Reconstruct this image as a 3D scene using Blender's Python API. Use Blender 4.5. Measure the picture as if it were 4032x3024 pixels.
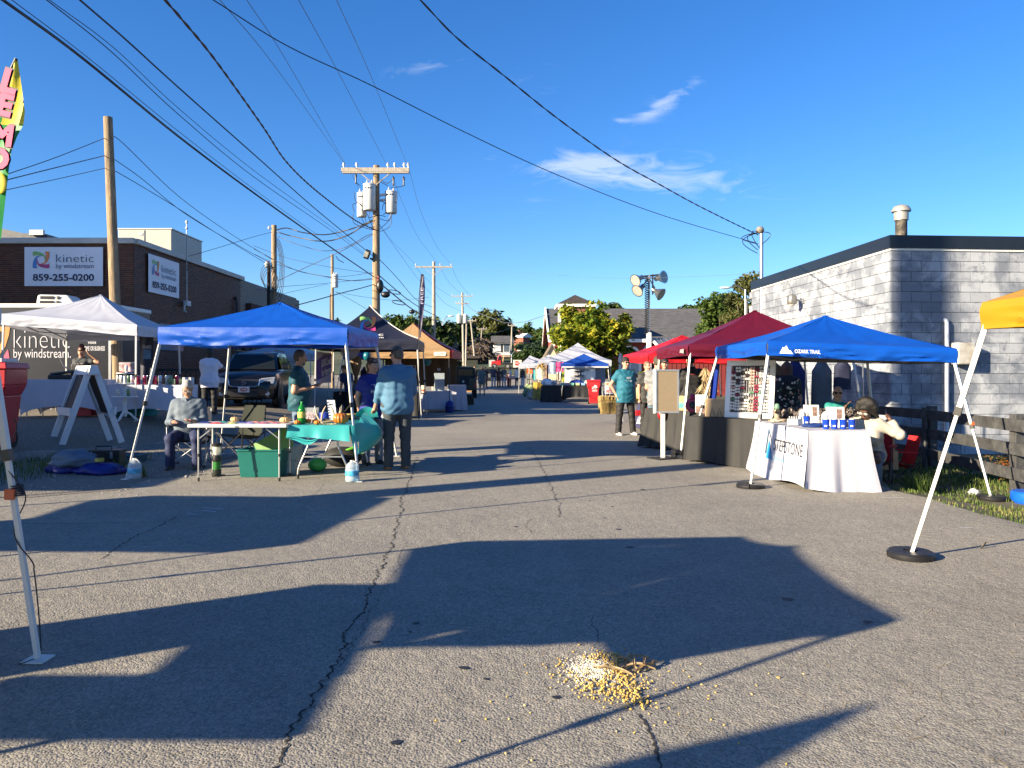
import bpy,bmesh,math,random
import numpy as np
from mathutils import Vector,Matrix,Euler,noise as mnoise
for o in list(bpy.data.objects):
 bpy.data.objects.remove(o)
S=bpy.context.scene
C=S.collection
random.seed(7)
RND=random.Random(11)
R=math.radians
CAM_H,F_PX,CX,HY=1.45,3028.0,2016.0,1468.0
cd=bpy.data.cameras.new("camera")
cam=bpy.data.objects.new("camera",cd)
C.objects.link(cam)
cd.sensor_width=36.0
cd.lens=F_PX/4032*36.0
cd.shift_y=-(1512-HY)/4032
cd.clip_start=0.05
cd.clip_end=4000
cam.location=(0,0,CAM_H)
cam.rotation_euler=(R(90),0,0)
S.camera=cam
SUN_EL,SUN_AZ=R(18.3),R(31.0)
to_sun=Vector((-math.cos(SUN_AZ)*math.cos(SUN_EL),-math.sin(SUN_AZ)*math.cos(SUN_EL),math.sin(SUN_EL)))
sl=bpy.data.lights.new("sun","SUN")
sl.energy=5.0
sl.angle=R(0.53)
sl.color=(1.0,0.84,0.59)
so=bpy.data.objects.new("sun",sl)
C.objects.link(so)
so.rotation_euler=to_sun.to_track_quat("Z","Y").to_euler()
so.location=(-20,-10,20)
world=bpy.data.worlds.new("World")
S.world=world
world.use_nodes=True
wn,wl=world.node_tree.nodes,world.node_tree.links
for n in list(wn):
 wn.remove(n)
w_out=wn.new("ShaderNodeOutputWorld")
w_bg=wn.new("ShaderNodeBackground")
w_sky=wn.new("ShaderNodeTexSky")
w_sky.sky_type="NISHITA"
w_sky.sun_disc=False
w_sky.sun_elevation=SUN_EL
w_sky.sun_rotation=math.atan2(to_sun.x,to_sun.y)
w_sky.altitude=0
w_sky.air_density=1.0
w_sky.dust_density=0.3
w_sky.ozone_density=5.0
w_bg.inputs["Strength"].default_value=0.070
def wnode(t,**kw):
 n=wn.new(t)
 for k,v in kw.items():
  setattr(n,k,v)
 return n
def wmath(op,a,b=None,clamp=False):
 n=wnode("ShaderNodeMath",operation=op,use_clamp=clamp)
 for i,v in enumerate((a,b)):
  if v is None:continue
  if isinstance(v,(int,float)):n.inputs[i].default_value=v
  else:wl.new(v,n.inputs[i])
 return n.outputs[0]
w_tc=wnode("ShaderNodeTexCoord")
w_sep=wnode("ShaderNodeSeparateXYZ")
wl.new(w_tc.outputs["Generated"],w_sep.inputs[0])
az=wmath("DIVIDE",w_sep.outputs[0],wmath("MAXIMUM",w_sep.outputs[1],0.05))
el=wmath("DIVIDE",w_sep.outputs[2],wmath("MAXIMUM",w_sep.outputs[1],0.05))
w_cmb=wnode("ShaderNodeCombineXYZ")
wl.new(az,w_cmb.inputs[0]);wl.new(el,w_cmb.inputs[1])
w_map=wnode("ShaderNodeMapping")
w_map.inputs["Rotation"].default_value=(0,0,R(-8))
w_map.inputs["Scale"].default_value=(14,46,1)
wl.new(w_cmb.outputs[0],w_map.inputs[0])
w_noi=wnode("ShaderNodeTexNoise")
w_noi.inputs["Scale"].default_value=1.0
w_noi.inputs["Detail"].default_value=8
w_noi.inputs["Roughness"].default_value=0.6
w_noi.inputs["Distortion"].default_value=0.9
wl.new(w_map.outputs[0],w_noi.inputs[0])
patch_sum=None
for(px,py,hw,hh,rot,st)in((2280,660,190,52,6,.95),(2640,690,300,75,6,.85),(2620,405,150,34,-33,.75),(1665,270,160,40,-10,.38),(2100,300,120,90,40,.22),(1930,628,70,25,0,.4),(2450,474,40,12,0,.5),(2200,755,260,60,-20,.25)):
 a0,e0=(px-CX)/F_PX,(HY-py)/F_PX
 ca,sa=math.cos(R(rot)),math.sin(R(rot))
 dx=wmath("SUBTRACT",az,a0);dy=wmath("SUBTRACT",e0*1.0,el)
 u=wmath("ADD",wmath("MULTIPLY",dx,ca/(hw/F_PX)),wmath("MULTIPLY",dy,sa/(hw/F_PX)))
 v=wmath("SUBTRACT",wmath("MULTIPLY",dy,ca/(hh/F_PX)),wmath("MULTIPLY",dx,sa/(hh/F_PX)))
 d=wmath("ADD",wmath("MULTIPLY",u,u),wmath("MULTIPLY",v,v))
 g=wmath("MULTIPLY",wmath("POWER",2.718,wmath("MULTIPLY",d,-1.0)),st)
 patch_sum=g if patch_sum is None else wmath("ADD",patch_sum,g)
cov=wmath("MULTIPLY",wmath("SUBTRACT",wmath("ADD",w_noi.outputs["Fac"],wmath("MULTIPLY",patch_sum,0.30)),0.58),3.2,True)
cov=wmath("MULTIPLY",cov,wmath("MULTIPLY",wmath("MULTIPLY",patch_sum,2.0,True),0.55))
w_hsv=wnode("ShaderNodeHueSaturation")
w_hsv.inputs["Hue"].default_value=.507
w_hsv.inputs["Saturation"].default_value=1.17
w_tint=wnode("ShaderNodeMixRGB",blend_type="MULTIPLY")
w_tint.inputs[0].default_value=1
w_tint.inputs[2].default_value=(.95,.965,1.0,1)
wl.new(w_sky.outputs[0],w_tint.inputs[1])
wl.new(w_tint.outputs[0],w_hsv.inputs["Color"])
w_mix=wnode("ShaderNodeMixRGB")
wl.new(cov,w_mix.inputs[0])
wl.new(w_hsv.outputs[0],w_mix.inputs[1])
w_mix.inputs[2].default_value=(4.2,4.6,5.2,1)
wl.new(w_mix.outputs[0],w_bg.inputs["Color"])
wl.new(w_bg.outputs[0],w_out.inputs["Surface"])
S.view_settings.view_transform="Standard"
S.view_settings.look="None"
S.view_settings.gamma=1
S.view_settings.use_curve_mapping=False
S.view_settings.exposure=1.72
S.cycles.max_bounces=6
S.cycles.diffuse_bounces=3
S.cycles.transparent_max_bounces=12
S.cycles.use_denoising=True
def W(px,py,Y):
 """point at depth Y seen at a pixel of the 4032 x 3024 photograph"""
 return Vector(((px-CX)/F_PX*Y,Y,CAM_H-(py-HY)/F_PX*Y))
def G(px,py,z=0.0):
 Y=(CAM_H-z)*F_PX/(py-HY)
 return Vector(((px-CX)/F_PX*Y,Y,z))
def clamp(x,a=0.0,b=1.0):return max(a,min(b,x))
def smooth01(x):
 x=clamp(x);return x*x*(3-2*x)
class MB:
 def __init__(s):s.v=[];s.f=[];s.m=[]
 def add(s,vs,fs,mi=0):
  o=len(s.v)
  s.v.extend([tuple(p)for p in vs])
  s.f.extend([tuple(i+o for i in f)for f in fs])
  s.m.extend([mi]*len(fs))
  return s
 def box(s,c,d,rot=None,mi=0):
  hx,hy,hz=d[0]/2,d[1]/2,d[2]/2
  P=[Vector((x,y,z))for x in(-hx,hx)for y in(-hy,hy)for z in(-hz,hz)]
  if rot is not None:
   P=[rot@p for p in P]
  c=Vector(c)
  return s.add([p+c for p in P],[(0,1,3,2),(4,6,7,5),(0,4,5,1),(2,3,7,6),(0,2,6,4),(1,5,7,3)],mi)
 def hexa(s,b,t,mi=0):
  """b, t: four bottom points (ccw from above) and four top points"""
  return s.add(list(b)+list(t),[(3,2,1,0),(4,5,6,7),(0,1,5,4),(1,2,6,5),(2,3,7,6),(3,0,4,7)],mi)
 def bar(s,a,b,w,h=None,up=(0,0,1),mi=0):
  a,b=Vector(a),Vector(b);h=w if h is None else h
  d=(b-a).normalized();u=Vector(up)
  if abs(d.dot(u))>.98:u=Vector((0,1,0))
  x=d.cross(u).normalized();y=x.cross(d).normalized()
  q=[x*(sx*w/2)+y*(sy*h/2)for sx,sy in((-1,-1),(1,-1),(1,1),(-1,1))]
  return s.add([a+p for p in q]+[b+p for p in q],[(0,1,2,3),(7,6,5,4),(1,0,4,5),(2,1,5,6),(3,2,6,7),(0,3,7,4)],mi)
 def tube(s,pts,r,n=6,caps=True,mi=0):
  pts=[Vector(p)for p in pts]
  rs=r if isinstance(r,(list,tuple))else[r]*len(pts)
  vs=[];fs=[];x=None
  for i,p in enumerate(pts):
   d=(pts[min(i+1,len(pts)-1)]-pts[max(i-1,0)])
   d=d.normalized()if d.length>1e-9 else Vector((0,0,1))
   if x is None:
    u=Vector((0,0,1))if abs(d.z)<.9 else Vector((1,0,0))
    x=d.cross(u).normalized()
   else:
    x=(x-d*x.dot(d));x=x.normalized()if x.length>1e-6 else d.orthogonal().normalized()
   y=d.cross(x)
   for k in range(n):
    a=2*math.pi*k/n
    vs.append(p+x*(math.cos(a)*rs[i])+y*(math.sin(a)*rs[i]))
  for i in range(len(pts)-1):
   for k in range(n):
    a,b=i*n+k,i*n+(k+1)%n
    fs.append((a,b,b+n,a+n))
  if caps:
   fs.append(tuple(range(n-1,-1,-1)));o=(len(pts)-1)*n
   fs.append(tuple(range(o,o+n)))
  return s.add(vs,fs,mi)
 def cyl(s,a,b,r0,r1=None,n=12,caps=True,mi=0):
  return s.tube([a,b],[r0,r0 if r1 is None else r1],n,caps,mi)
 def lathe(s,prof,c=(0,0,0),n=16,axis=None,sx=1,sy=1,mi=0,fn=None):
  """prof: (radius, height) from bottom to top; fn(angle, r, z) -> r"""
  vs=[];fs=[];c=Vector(c)
  M=Vector((0,0,1)).rotation_difference(Vector(axis)).to_matrix()if axis is not None else None
  for r,z in prof:
   for k in range(n):
    a=2*math.pi*k/n
    rr=fn(a,r,z)if fn else r
    p=Vector((rr*math.cos(a)*sx,rr*math.sin(a)*sy,z))
    vs.append(c+(M@p if M else p))
  for i in range(len(prof)-1):
   for k in range(n):
    a,b=i*n+k,i*n+(k+1)%n
    fs.append((a,b,b+n,a+n))
  fs.append(tuple(range(n-1,-1,-1)));o=(len(prof)-1)*n
  fs.append(tuple(range(o,o+n)))
  return s.add(vs,fs,mi)
 def ell(s,c,r,n=12,m=8,rot=None,mi=0):
  if not hasattr(r,"__len__"):r=(r,r,r)
  c=Vector(c);vs=[Vector((0,0,-r[2]))]
  for j in range(1,m):
   t=math.pi*j/m
   for k in range(n):
    a=2*math.pi*k/n
    vs.append(Vector((r[0]*math.sin(t)*math.cos(a),r[1]*math.sin(t)*math.sin(a),-r[2]*math.cos(t))))
  vs.append(Vector((0,0,r[2])))
  fs=[(0,1+(k+1)%n,1+k)for k in range(n)]
  for j in range(m-2):
   for k in range(n):
    a,b=1+j*n+k,1+j*n+(k+1)%n
    fs.append((a,b,b+n,a+n))
  l=len(vs)-1;o=1+(m-2)*n
  fs+=[(l,o+k,o+(k+1)%n)for k in range(n)]
  if rot is not None:vs=[rot@v for v in vs]
  return s.add([v+c for v in vs],fs,mi)
 def grid(s,fn,nu,nv,mi=0,flip=False,wrap=False):
  vs=[fn(i/nu,j/nv)for j in range(nv+1)for i in range(nu+1)]
  fs=[]
  for j in range(nv):
   for i in range(nu):
    a=j*(nu+1)+i
    q=(a,a+1,a+nu+2,a+nu+1)
    fs.append(q[::-1]if flip else q)
  return s.add(vs,fs,mi)
 def prism(s,poly,d,mi=0):
  """poly: list of 3d points (ccw seen from the front); d: extrusion vector to the back"""
  poly=[Vector(p)for p in poly];n=len(poly);d=Vector(d)
  fs=[tuple(range(n)),tuple(range(2*n-1,n-1,-1))]
  fs+=[(i,i+n,(i+1)%n+n,(i+1)%n)for i in range(n)]
  return s.add(poly+[p+d for p in poly],fs,mi)
 def quad(s,a,b,c,d,mi=0):return s.add([a,b,c,d],[(0,1,2,3)],mi)
 def move(s,M,start=0):
  for i in range(start,len(s.v)):
   s.v[i]=tuple(M@Vector(s.v[i]))
  return s
 def mesh(s,name,mats,smooth=None):
  me=bpy.data.meshes.new(name)
  me.from_pydata(s.v,[],s.f)
  for m in(mats if isinstance(mats,(list,tuple))else[mats]):
   me.materials.append(m)
  if any(s.m):me.polygons.foreach_set("material_index",s.m)
  if smooth is not None:
   me.polygons.foreach_set("use_smooth",[True]*len(me.polygons))
   if smooth<180:me.set_sharp_from_angle(angle=R(smooth))
  me.update()
  return me
 def build(s,name,mats,parent=None,smooth=None,world=False,bevel=0,kind=None):
  o=bpy.data.objects.new(name,s.mesh(name,mats,smooth))
  return link(o,parent,world,bevel,kind)
def link(o,parent=None,world=False,bevel=0,kind=None):
 C.objects.link(o)
 if parent is not None:
  o.parent=parent
  if world:
   off=Vector((0,0,0));q=parent
   while q:off+=q.location;q=q.parent
   o.location=-off
 if bevel:
  b=o.modifiers.new("bevel","BEVEL");b.width=bevel;b.segments=2;b.limit_method="ANGLE"
  b.angle_limit=R(40);b.harden_normals=False
 if kind:o["kind"]=kind
 return o
def tag(o,label,cat,group=None):
 o["label"]=label;o["category"]=cat
 if group:o["group"]=group
 return o
def thing(name,label,cat,loc=(0,0,0),rz=0.0,group=None):
 o=bpy.data.objects.new(name,None)
 o.empty_display_size=.2
 C.objects.link(o)
 o.location=loc;o.rotation_euler=(0,0,rz)
 return tag(o,label,cat,group)
def struct(o):
 o["kind"]="structure";return o
def dup(o,parent=None):
 c=o.copy();C.objects.link(c)
 if parent is not None:c.parent=parent
 for ch in list(o.children):dup(ch,c)
 return c
def dup_thing(o,loc,rz=0.0,label=None,group=None,scale=None):
 c=dup(o);c.location=loc;c.rotation_euler=(0,0,rz)
 if label:c["label"]=label
 if group:c["group"]=group
 if scale:c.scale=(scale,)*3 if isinstance(scale,(int,float))else scale
 return c
_mats={}
def mat(name,col,rough=.6,metal=0.0,var=.12,scale=6.0,bump=0.0,bscale=40.0,spec=.5,trans=0.0,dirt=None,coat=0.0,island=0.0,stretch=None):
 """principled material with a little noise in colour; trans mixes in a translucent sheet; island varies it per loose piece"""
 if name in _mats:return _mats[name]
 m=bpy.data.materials.new(name);m.use_nodes=True
 nt=m.node_tree;N,L=nt.nodes,nt.links
 p=N["Principled BSDF"]
 p.inputs["Roughness"].default_value=rough
 p.inputs["Metallic"].default_value=metal
 p.inputs["Specular IOR Level"].default_value=spec
 if coat:p.inputs["Coat Weight"].default_value=coat;p.inputs["Coat Roughness"].default_value=.05
 tc=N.new("ShaderNodeTexCoord")
 src=tc.outputs["Object"]
 if stretch:
  mp=N.new("ShaderNodeMapping");mp.inputs["Scale"].default_value=stretch
  L.new(src,mp.inputs[0]);src=mp.outputs[0]
 nz=N.new("ShaderNodeTexNoise");nz.inputs["Scale"].default_value=scale;nz.inputs["Detail"].default_value=6
 L.new(src,nz.inputs[0])
 rp=N.new("ShaderNodeValToRGB")
 lo=[max(0,c*(1-var))for c in col[:3]];hi=[min(1,c*(1+var))for c in col[:3]]
 rp.color_ramp.elements[0].position=.3;rp.color_ramp.elements[1].position=.7
 rp.color_ramp.elements[0].color=(*lo,1);rp.color_ramp.elements[1].color=(*hi,1)
 L.new(nz.outputs["Fac"],rp.inputs[0])
 colout=rp.outputs[0]
 if dirt:
  d_col,d_amt,d_scale=dirt
  n2=N.new("ShaderNodeTexNoise");n2 .inputs["Scale"].default_value=d_scale;n2 .inputs["Detail"].default_value=8;n2 .inputs["Roughness"].default_value=.65
  L.new(src,n2 .inputs[0])
  r2=N.new("ShaderNodeValToRGB");r2 .color_ramp.elements[0].position=.5;r2 .color_ramp.elements[1].position=.66
  r2 .color_ramp.elements[0].color=(0,0,0,1);r2 .color_ramp.elements[1].color=(d_amt,)*3+(1,)
  L.new(n2 .outputs["Fac"],r2 .inputs[0])
  mx=N.new("ShaderNodeMixRGB");L.new(r2 .outputs[0],mx.inputs[0]);L.new(colout,mx.inputs[1])
  mx.inputs[2].default_value=(*d_col,1);colout=mx.outputs[0]
 if island:
  gi=N.new("ShaderNodeNewGeometry");oi=N.new("ShaderNodeObjectInfo")
  ad=N.new("ShaderNodeMath");ad.operation="ADD";L.new(gi.outputs["Random Per Island"],ad.inputs[0]);L.new(oi.outputs["Random"],ad.inputs[1])
  fr=N.new("ShaderNodeMath");fr.operation="FRACT";L.new(ad.outputs[0],fr.inputs[0])
  mr=N.new("ShaderNodeMapRange");mr.inputs[3].default_value=1-island;mr.inputs[4].default_value=1+island
  L.new(fr.outputs[0],mr.inputs[0])
  hs=N.new("ShaderNodeHueSaturation");L.new(mr.outputs[0],hs.inputs["Value"]);L.new(colout,hs.inputs["Color"]);colout=hs.outputs[0]
 L.new(colout,p.inputs["Base Color"])
 if bump:
  nb=N.new("ShaderNodeTexNoise");nb.inputs["Scale"].default_value=bscale;nb.inputs["Detail"].default_value=5
  L.new(src,nb.inputs[0])
  b=N.new("ShaderNodeBump");b.inputs["Strength"].default_value=min(1,bump);b.inputs["Distance"].default_value=.02
  L.new(nb.outputs["Fac"],b.inputs["Height"]);L.new(b.outputs[0],p.inputs["Normal"])
 if trans:
  t=N.new("ShaderNodeBsdfTranslucent");L.new(colout,t.inputs[0])
  x=N.new("ShaderNodeMixShader");x.inputs[0].default_value=trans
  out=[n for n in N if n.type=="OUTPUT_MATERIAL"][0]
  L.new(p.outputs[0],x.inputs[1]);L.new(t.outputs[0],x.inputs[2]);L.new(x.outputs[0],out.inputs[0])
 _mats[name]=m
 return m
def glass(name,col=(.9,.95,.95),rough=.05,alpha=.25):
 """thin clear sheet: see-through with a glossy skin"""
 if name in _mats:return _mats[name]
 m=bpy.data.materials.new(name);m.use_nodes=True
 N,L=m.node_tree.nodes,m.node_tree.links
 p=N["Principled BSDF"];p.inputs["Base Color"].default_value=(*col,1);p.inputs["Roughness"].default_value=rough
 t=N.new("ShaderNodeBsdfTransparent");t.inputs[0].default_value=(*[min(1,c*1.02)for c in col],1)
 x=N.new("ShaderNodeMixShader");x.inputs[0].default_value=alpha
 L.new(t.outputs[0],x.inputs[1]);L.new(p.outputs[0],x.inputs[2]);L.new(x.outputs[0],N["Material Output"].inputs[0])
 _mats[name]=m
 return m
def leafmat(name,cols,trans=.3):
 if name in _mats:return _mats[name]
 m=bpy.data.materials.new(name);m.use_nodes=True
 N,L=m.node_tree.nodes,m.node_tree.links
 p=N["Principled BSDF"];p.inputs["Roughness"].default_value=.55;p.inputs["Specular IOR Level"].default_value=.3
 gi=N.new("ShaderNodeNewGeometry");tc=N.new("ShaderNodeTexCoord")
 nz=N.new("ShaderNodeTexNoise");nz.inputs["Scale"].default_value=.55;nz.inputs["Detail"].default_value=2
 L.new(tc.outputs["Object"],nz.inputs[0])
 a=N.new("ShaderNodeMath");a.operation="MULTIPLY_ADD";oi=N.new("ShaderNodeObjectInfo");sm=N.new("ShaderNodeMath");sm.operation="ADD"
 L.new(gi.outputs["Random Per Island"],sm.inputs[0]);L.new(oi.outputs["Random"],sm.inputs[1])
 fr=N.new("ShaderNodeMath");fr.operation="FRACT";L.new(sm.outputs[0],fr.inputs[0])
 L.new(fr.outputs[0],a.inputs[0]);a.inputs[1].default_value=.6
 b=N.new("ShaderNodeMath");b.operation="MULTIPLY_ADD";L.new(nz.outputs["Fac"],b.inputs[0]);b.inputs[1].default_value=1.3;b.inputs[2].default_value=-.45
 L.new(b.outputs[0],a.inputs[2])
 rp=N.new("ShaderNodeValToRGB")
 while len(rp.color_ramp.elements)<len(cols):rp.color_ramp.elements.new(.5)
 for i,c in enumerate(cols):
  rp.color_ramp.elements[i].position=.08+.84*i/(len(cols)-1);rp.color_ramp.elements[i].color=(*c,1)
 L.new(a.outputs[0],rp.inputs[0]);L.new(rp.outputs[0],p.inputs["Base Color"])
 t=N.new("ShaderNodeBsdfTranslucent");L.new(rp.outputs[0],t.inputs[0])
 if trans<=0:_mats[name]=m;return m
 x=N.new("ShaderNodeMixShader");x.inputs[0].default_value=trans
 L.new(p.outputs[0],x.inputs[1]);L.new(t.outputs[0],x.inputs[2]);L.new(x.outputs[0],N["Material Output"].inputs[0])
 _mats[name]=m
 return m
WHITE_METAL=mat("white_metal",(.52,.52,.50),.35,.0,.05)
STEEL=mat("steel",(.45,.45,.46),.35,.9,.1)
GREY_METAL=mat("grey_metal",(.30,.31,.33),.45,.5,.12)
DARK_METAL=mat("dark_metal",(.03,.03,.035),.45,.5,.2)
BLACK_PLASTIC=mat("black_plastic",(.012,.012,.014),.4,0,.2)
BLACK_RUBBER=mat("black_rubber",(.015,.015,.015),.8,0,.2,bump=.2)
WIRE_BLACK=mat("wire_black",(.012,.012,.018),.5,0,.1)
WIRE_GREY=mat("wire_grey",(.10,.12,.16),.5,.2,.1)
WHITE_CLOTH=mat("white_cloth",(.40,.405,.47),.8,0,.03,3,bump=.12,bscale=9)
BLACK_CLOTH=mat("black_cloth",(.012,.012,.013),.75,0,.2,5,bump=.2,bscale=12)
WHITE_PAINT=mat("white_paint",(.66,.66,.64),.5,0,.05)
WHITE_PLASTIC=mat("white_plastic",(.52,.52,.52),.4,0,.03)
PAPER=mat("paper",(.5,.5,.5),.7,0,.04)
WOOD_POLE=mat("wood_pole",(.27,.195,.12),.85,0,.4,3,bump=.6,bscale=9,stretch=(9,9,.7),dirt=((.10,.07,.045),.7,2.2))
WOOD_GREY=mat("wood_grey",(.30,.27,.23),.85,0,.3,3,bump=.5,bscale=9,stretch=(8,8,.6))
WOOD_TAN=mat("wood_tan",(.52,.34,.17),.6,0,.2,4,stretch=(1,1,8))
CARDBOARD=mat("cardboard",(.40,.27,.15),.8,0,.1)
def cloth(name,col,rough=.6,trans=.12,bump=.18,bscale=7,spec=.4):
 return mat(name,col,rough,0,.06,4,bump=bump,bscale=bscale,trans=trans,spec=spec)
_font_cache={}
def text_mesh(txt,bold=0.0,extr=0.0):
 key=(txt,bold,extr)
 if key in _font_cache:return _font_cache[key]
 cu=bpy.data.curves.new("lettering","FONT");cu.body=txt;cu.size=1;cu.offset=bold
 cu.extrude=extr;cu.resolution_u=3;cu.align_x="CENTER";cu.align_y="CENTER"
 o=bpy.data.objects.new("lettering",cu);C.objects.link(o)
 dg=bpy.context.evaluated_depsgraph_get()
 me=bpy.data.meshes.new_from_object(o.evaluated_get(dg))
 vs=[v.co.copy()for v in me.vertices];fs=[tuple(p.vertices)for p in me.polygons]
 bpy.data.objects.remove(o);bpy.data.meshes.remove(me);bpy.data.curves.remove(cu)
 _font_cache[key]=(vs,fs)
 return vs,fs
def lettering(txt,c,right,up,height,m,parent=None,width=None,bold=0.0,name="lettering",warp=None,world=True,italic=0.0):
 """flat print centred at c; right, up: directions along the surface; height of a capital is about .7 of `height`"""
 vs,fs=text_mesh(txt,bold)
 if not vs:return None
 r,u=Vector(right).normalized(),Vector(up).normalized();c=Vector(c)
 xs=[v.x for v in vs];w0=max(xs)-min(xs);xm=(max(xs)+min(xs))/2
 sx=height if width is None else width/w0
 P=[]
 for v in vs:
  x,y=(v.x-xm)*sx+italic*v.y*height,v.y*height
  p=c+r*x+u*y
  P.append(warp(p)if warp else p)
 return MB().add(P,fs).build(name,m,parent,world=world)
def swirl(c,right,up,size,parent,world=True,name="emblem",off=0.0):
 """four-coloured swirl: each petal runs from a corner and curls round a round opening"""
 r,u=Vector(right).normalized(),Vector(up).normalized();c=Vector(c)
 cols=[("logo_green",(.20,.42,.12)),("logo_orange",(.62,.20,.06)),("logo_magenta",(.40,.03,.16)),("logo_blue",(.04,.20,.50))]
 def bez(a,b,cc,d,n=8):
  return[((1-t)**3*a[0]+3*(1-t)**2*t*b[0]+3*(1-t)*t*t*cc[0]+t**3*d[0],(1-t)**3*a[1]+3*(1-t)**2*t*b[1]+3*(1-t)*t*t*cc[1]+t**3*d[1])for t in[i/n for i in range(n+1)]]
 outer=bez((-.92,.42),(-1.06,1.02),(-.95,.98),(-.55,.97))+bez((-.5,.96),(.1,.86),(.55,.72),(.52,-.12))[1:]
 inner=bez((.46,-.1),(.36,.35),(.3,.55),(-.25,.52))+bez((-.3,.52),(-.6,.5),(-.8,.62),(-.9,.38))[1:]
 n=len(outer)
 for k in range(4):
  a=-k*math.pi/2;ca,sa=math.cos(a),math.sin(a)
  mb=MB();P=[]
  for(x,y)in outer+inner:
   X,Y=(x*ca-y*sa)*size/2,(x*sa+y*ca)*size/2
   P.append(c+r*X+u*Y)
  m2=len(inner)
  fs=[]
  for i in range(n-1):
   j0=n+m2-1-round(i*(m2-1)/(n-1));j1=n+m2-1-round((i+1)*(m2-1)/(n-1))
   fs.append((i,i+1,j1,j0)if j0!=j1 else(i,i+1,j0))
  mb.add(P,fs)
  mb.build(name,mat(*cols[k],.5),parent,world=world)
def drape(mb,x0,x1,y0,y1,zt,zb,folds=7,amp=.02,flare=.04,seed=0,sides="xXyY",arch=0.0,mi=0,hem=.02,nv=8,xamp=1.0):
 """top sheet and hanging skirts with soft folds; local axes"""
 rr=random.Random(seed)
 ph=[rr.uniform(0,6.28)for _ in range(8)]
 def top(u,v):
  x,y=x0+(x1-x0)*u,y0+(y1-y0)*v
  return(x,y,zt+.0015*math.sin(x*19+ph[0])+.0015*math.sin(y*23+ph[1]))
 mb.grid(top,12,12,mi)
 def skirt(ax,ay,bx,by,nx,ny,k):
  L=math.hypot(bx-ax,by-ay);nf=max(2,round(folds*L))
  def fn(u,v):
   x,y=ax+(bx-ax)*u,ay+(by-ay)*u
   h=zb+hem*math.sin(u*L*3.1+ph[k])+arch*(math.sin(math.pi*u)**.5 if 0<u<1 else 0)
   z=zt+(h-zt)*v
   d=(.004+flare*v**1.4+amp*(xamp if k==3 else 1)*v*(math.sin(u*nf*6.283+ph[k]+1.3*math.sin(u*5+ph[k+2]))+.5*math.sin(u*nf*13.1+ph[k+1])))
   e=1.0
   cx=flare*v**1.4*(2*u-1)
   return(x+nx*d*e+(bx-ax)/L*cx,y+ny*d*e+(by-ay)/L*cx,z)
  mb.grid(fn,max(16,int(L*26)),nv,mi)
 if "y" in sides:skirt(x0,y0,x1,y0,0,-1,0)
 if "X" in sides:skirt(x1,y0,x1,y1,1,0,1)
 if "Y" in sides:skirt(x1,y1,x0,y1,0,1,2)
 if "x" in sides:skirt(x0,y1,x0,y0,-1,0,3)
 return mb
def clothed_table(name,label,loc,rz,lx,ly,h,m,group=None,zb=.02,cat="table",cloth_name="tablecloth",**kw):
 t=thing(name,label,cat,loc,rz,group)
 MB().box((0,0,h-.03),(lx-.02,ly-.02,.03)).build("tabletop",WHITE_PLASTIC,t)
 for sx in(-1,1):
  for sy in(-1,1):
   MB().cyl((sx*(lx/2-.12),sy*(ly/2-.08),0),(sx*(lx/2-.12),sy*(ly/2-.08),h-.045),.013,n=8).build("leg",GREY_METAL,t,40)
 drape(MB(),-lx/2,lx/2,-ly/2,ly/2,h,zb,**kw).build(cloth_name,m,t,60)
 return t
def ground_h(x,y):
 z=-.15*smooth01((x-4.7)/1.1)*(1-smooth01((y-26)/12))
 if y>62:z+=.055*min(y-62,200)
 return z
def kerb_x(y):return-8.05+(y-12.0)*.225
def lot_edge(y):return kerb_x(y)if y<15.9 else kerb_x(15.9)+(y-15.9)*.42 if y<22 else kerb_x(15.9)+6.1*.42
def lot_h(x,y):
 d=lot_edge(y)-x
 base=clamp(.17-.05*(y-12),.012,.17)
 rise=.22*clamp(1-(y-18)/30,.2,1)
 return base+min(.44,max(0,d)*rise)*smooth01((y-10)/4)
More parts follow.
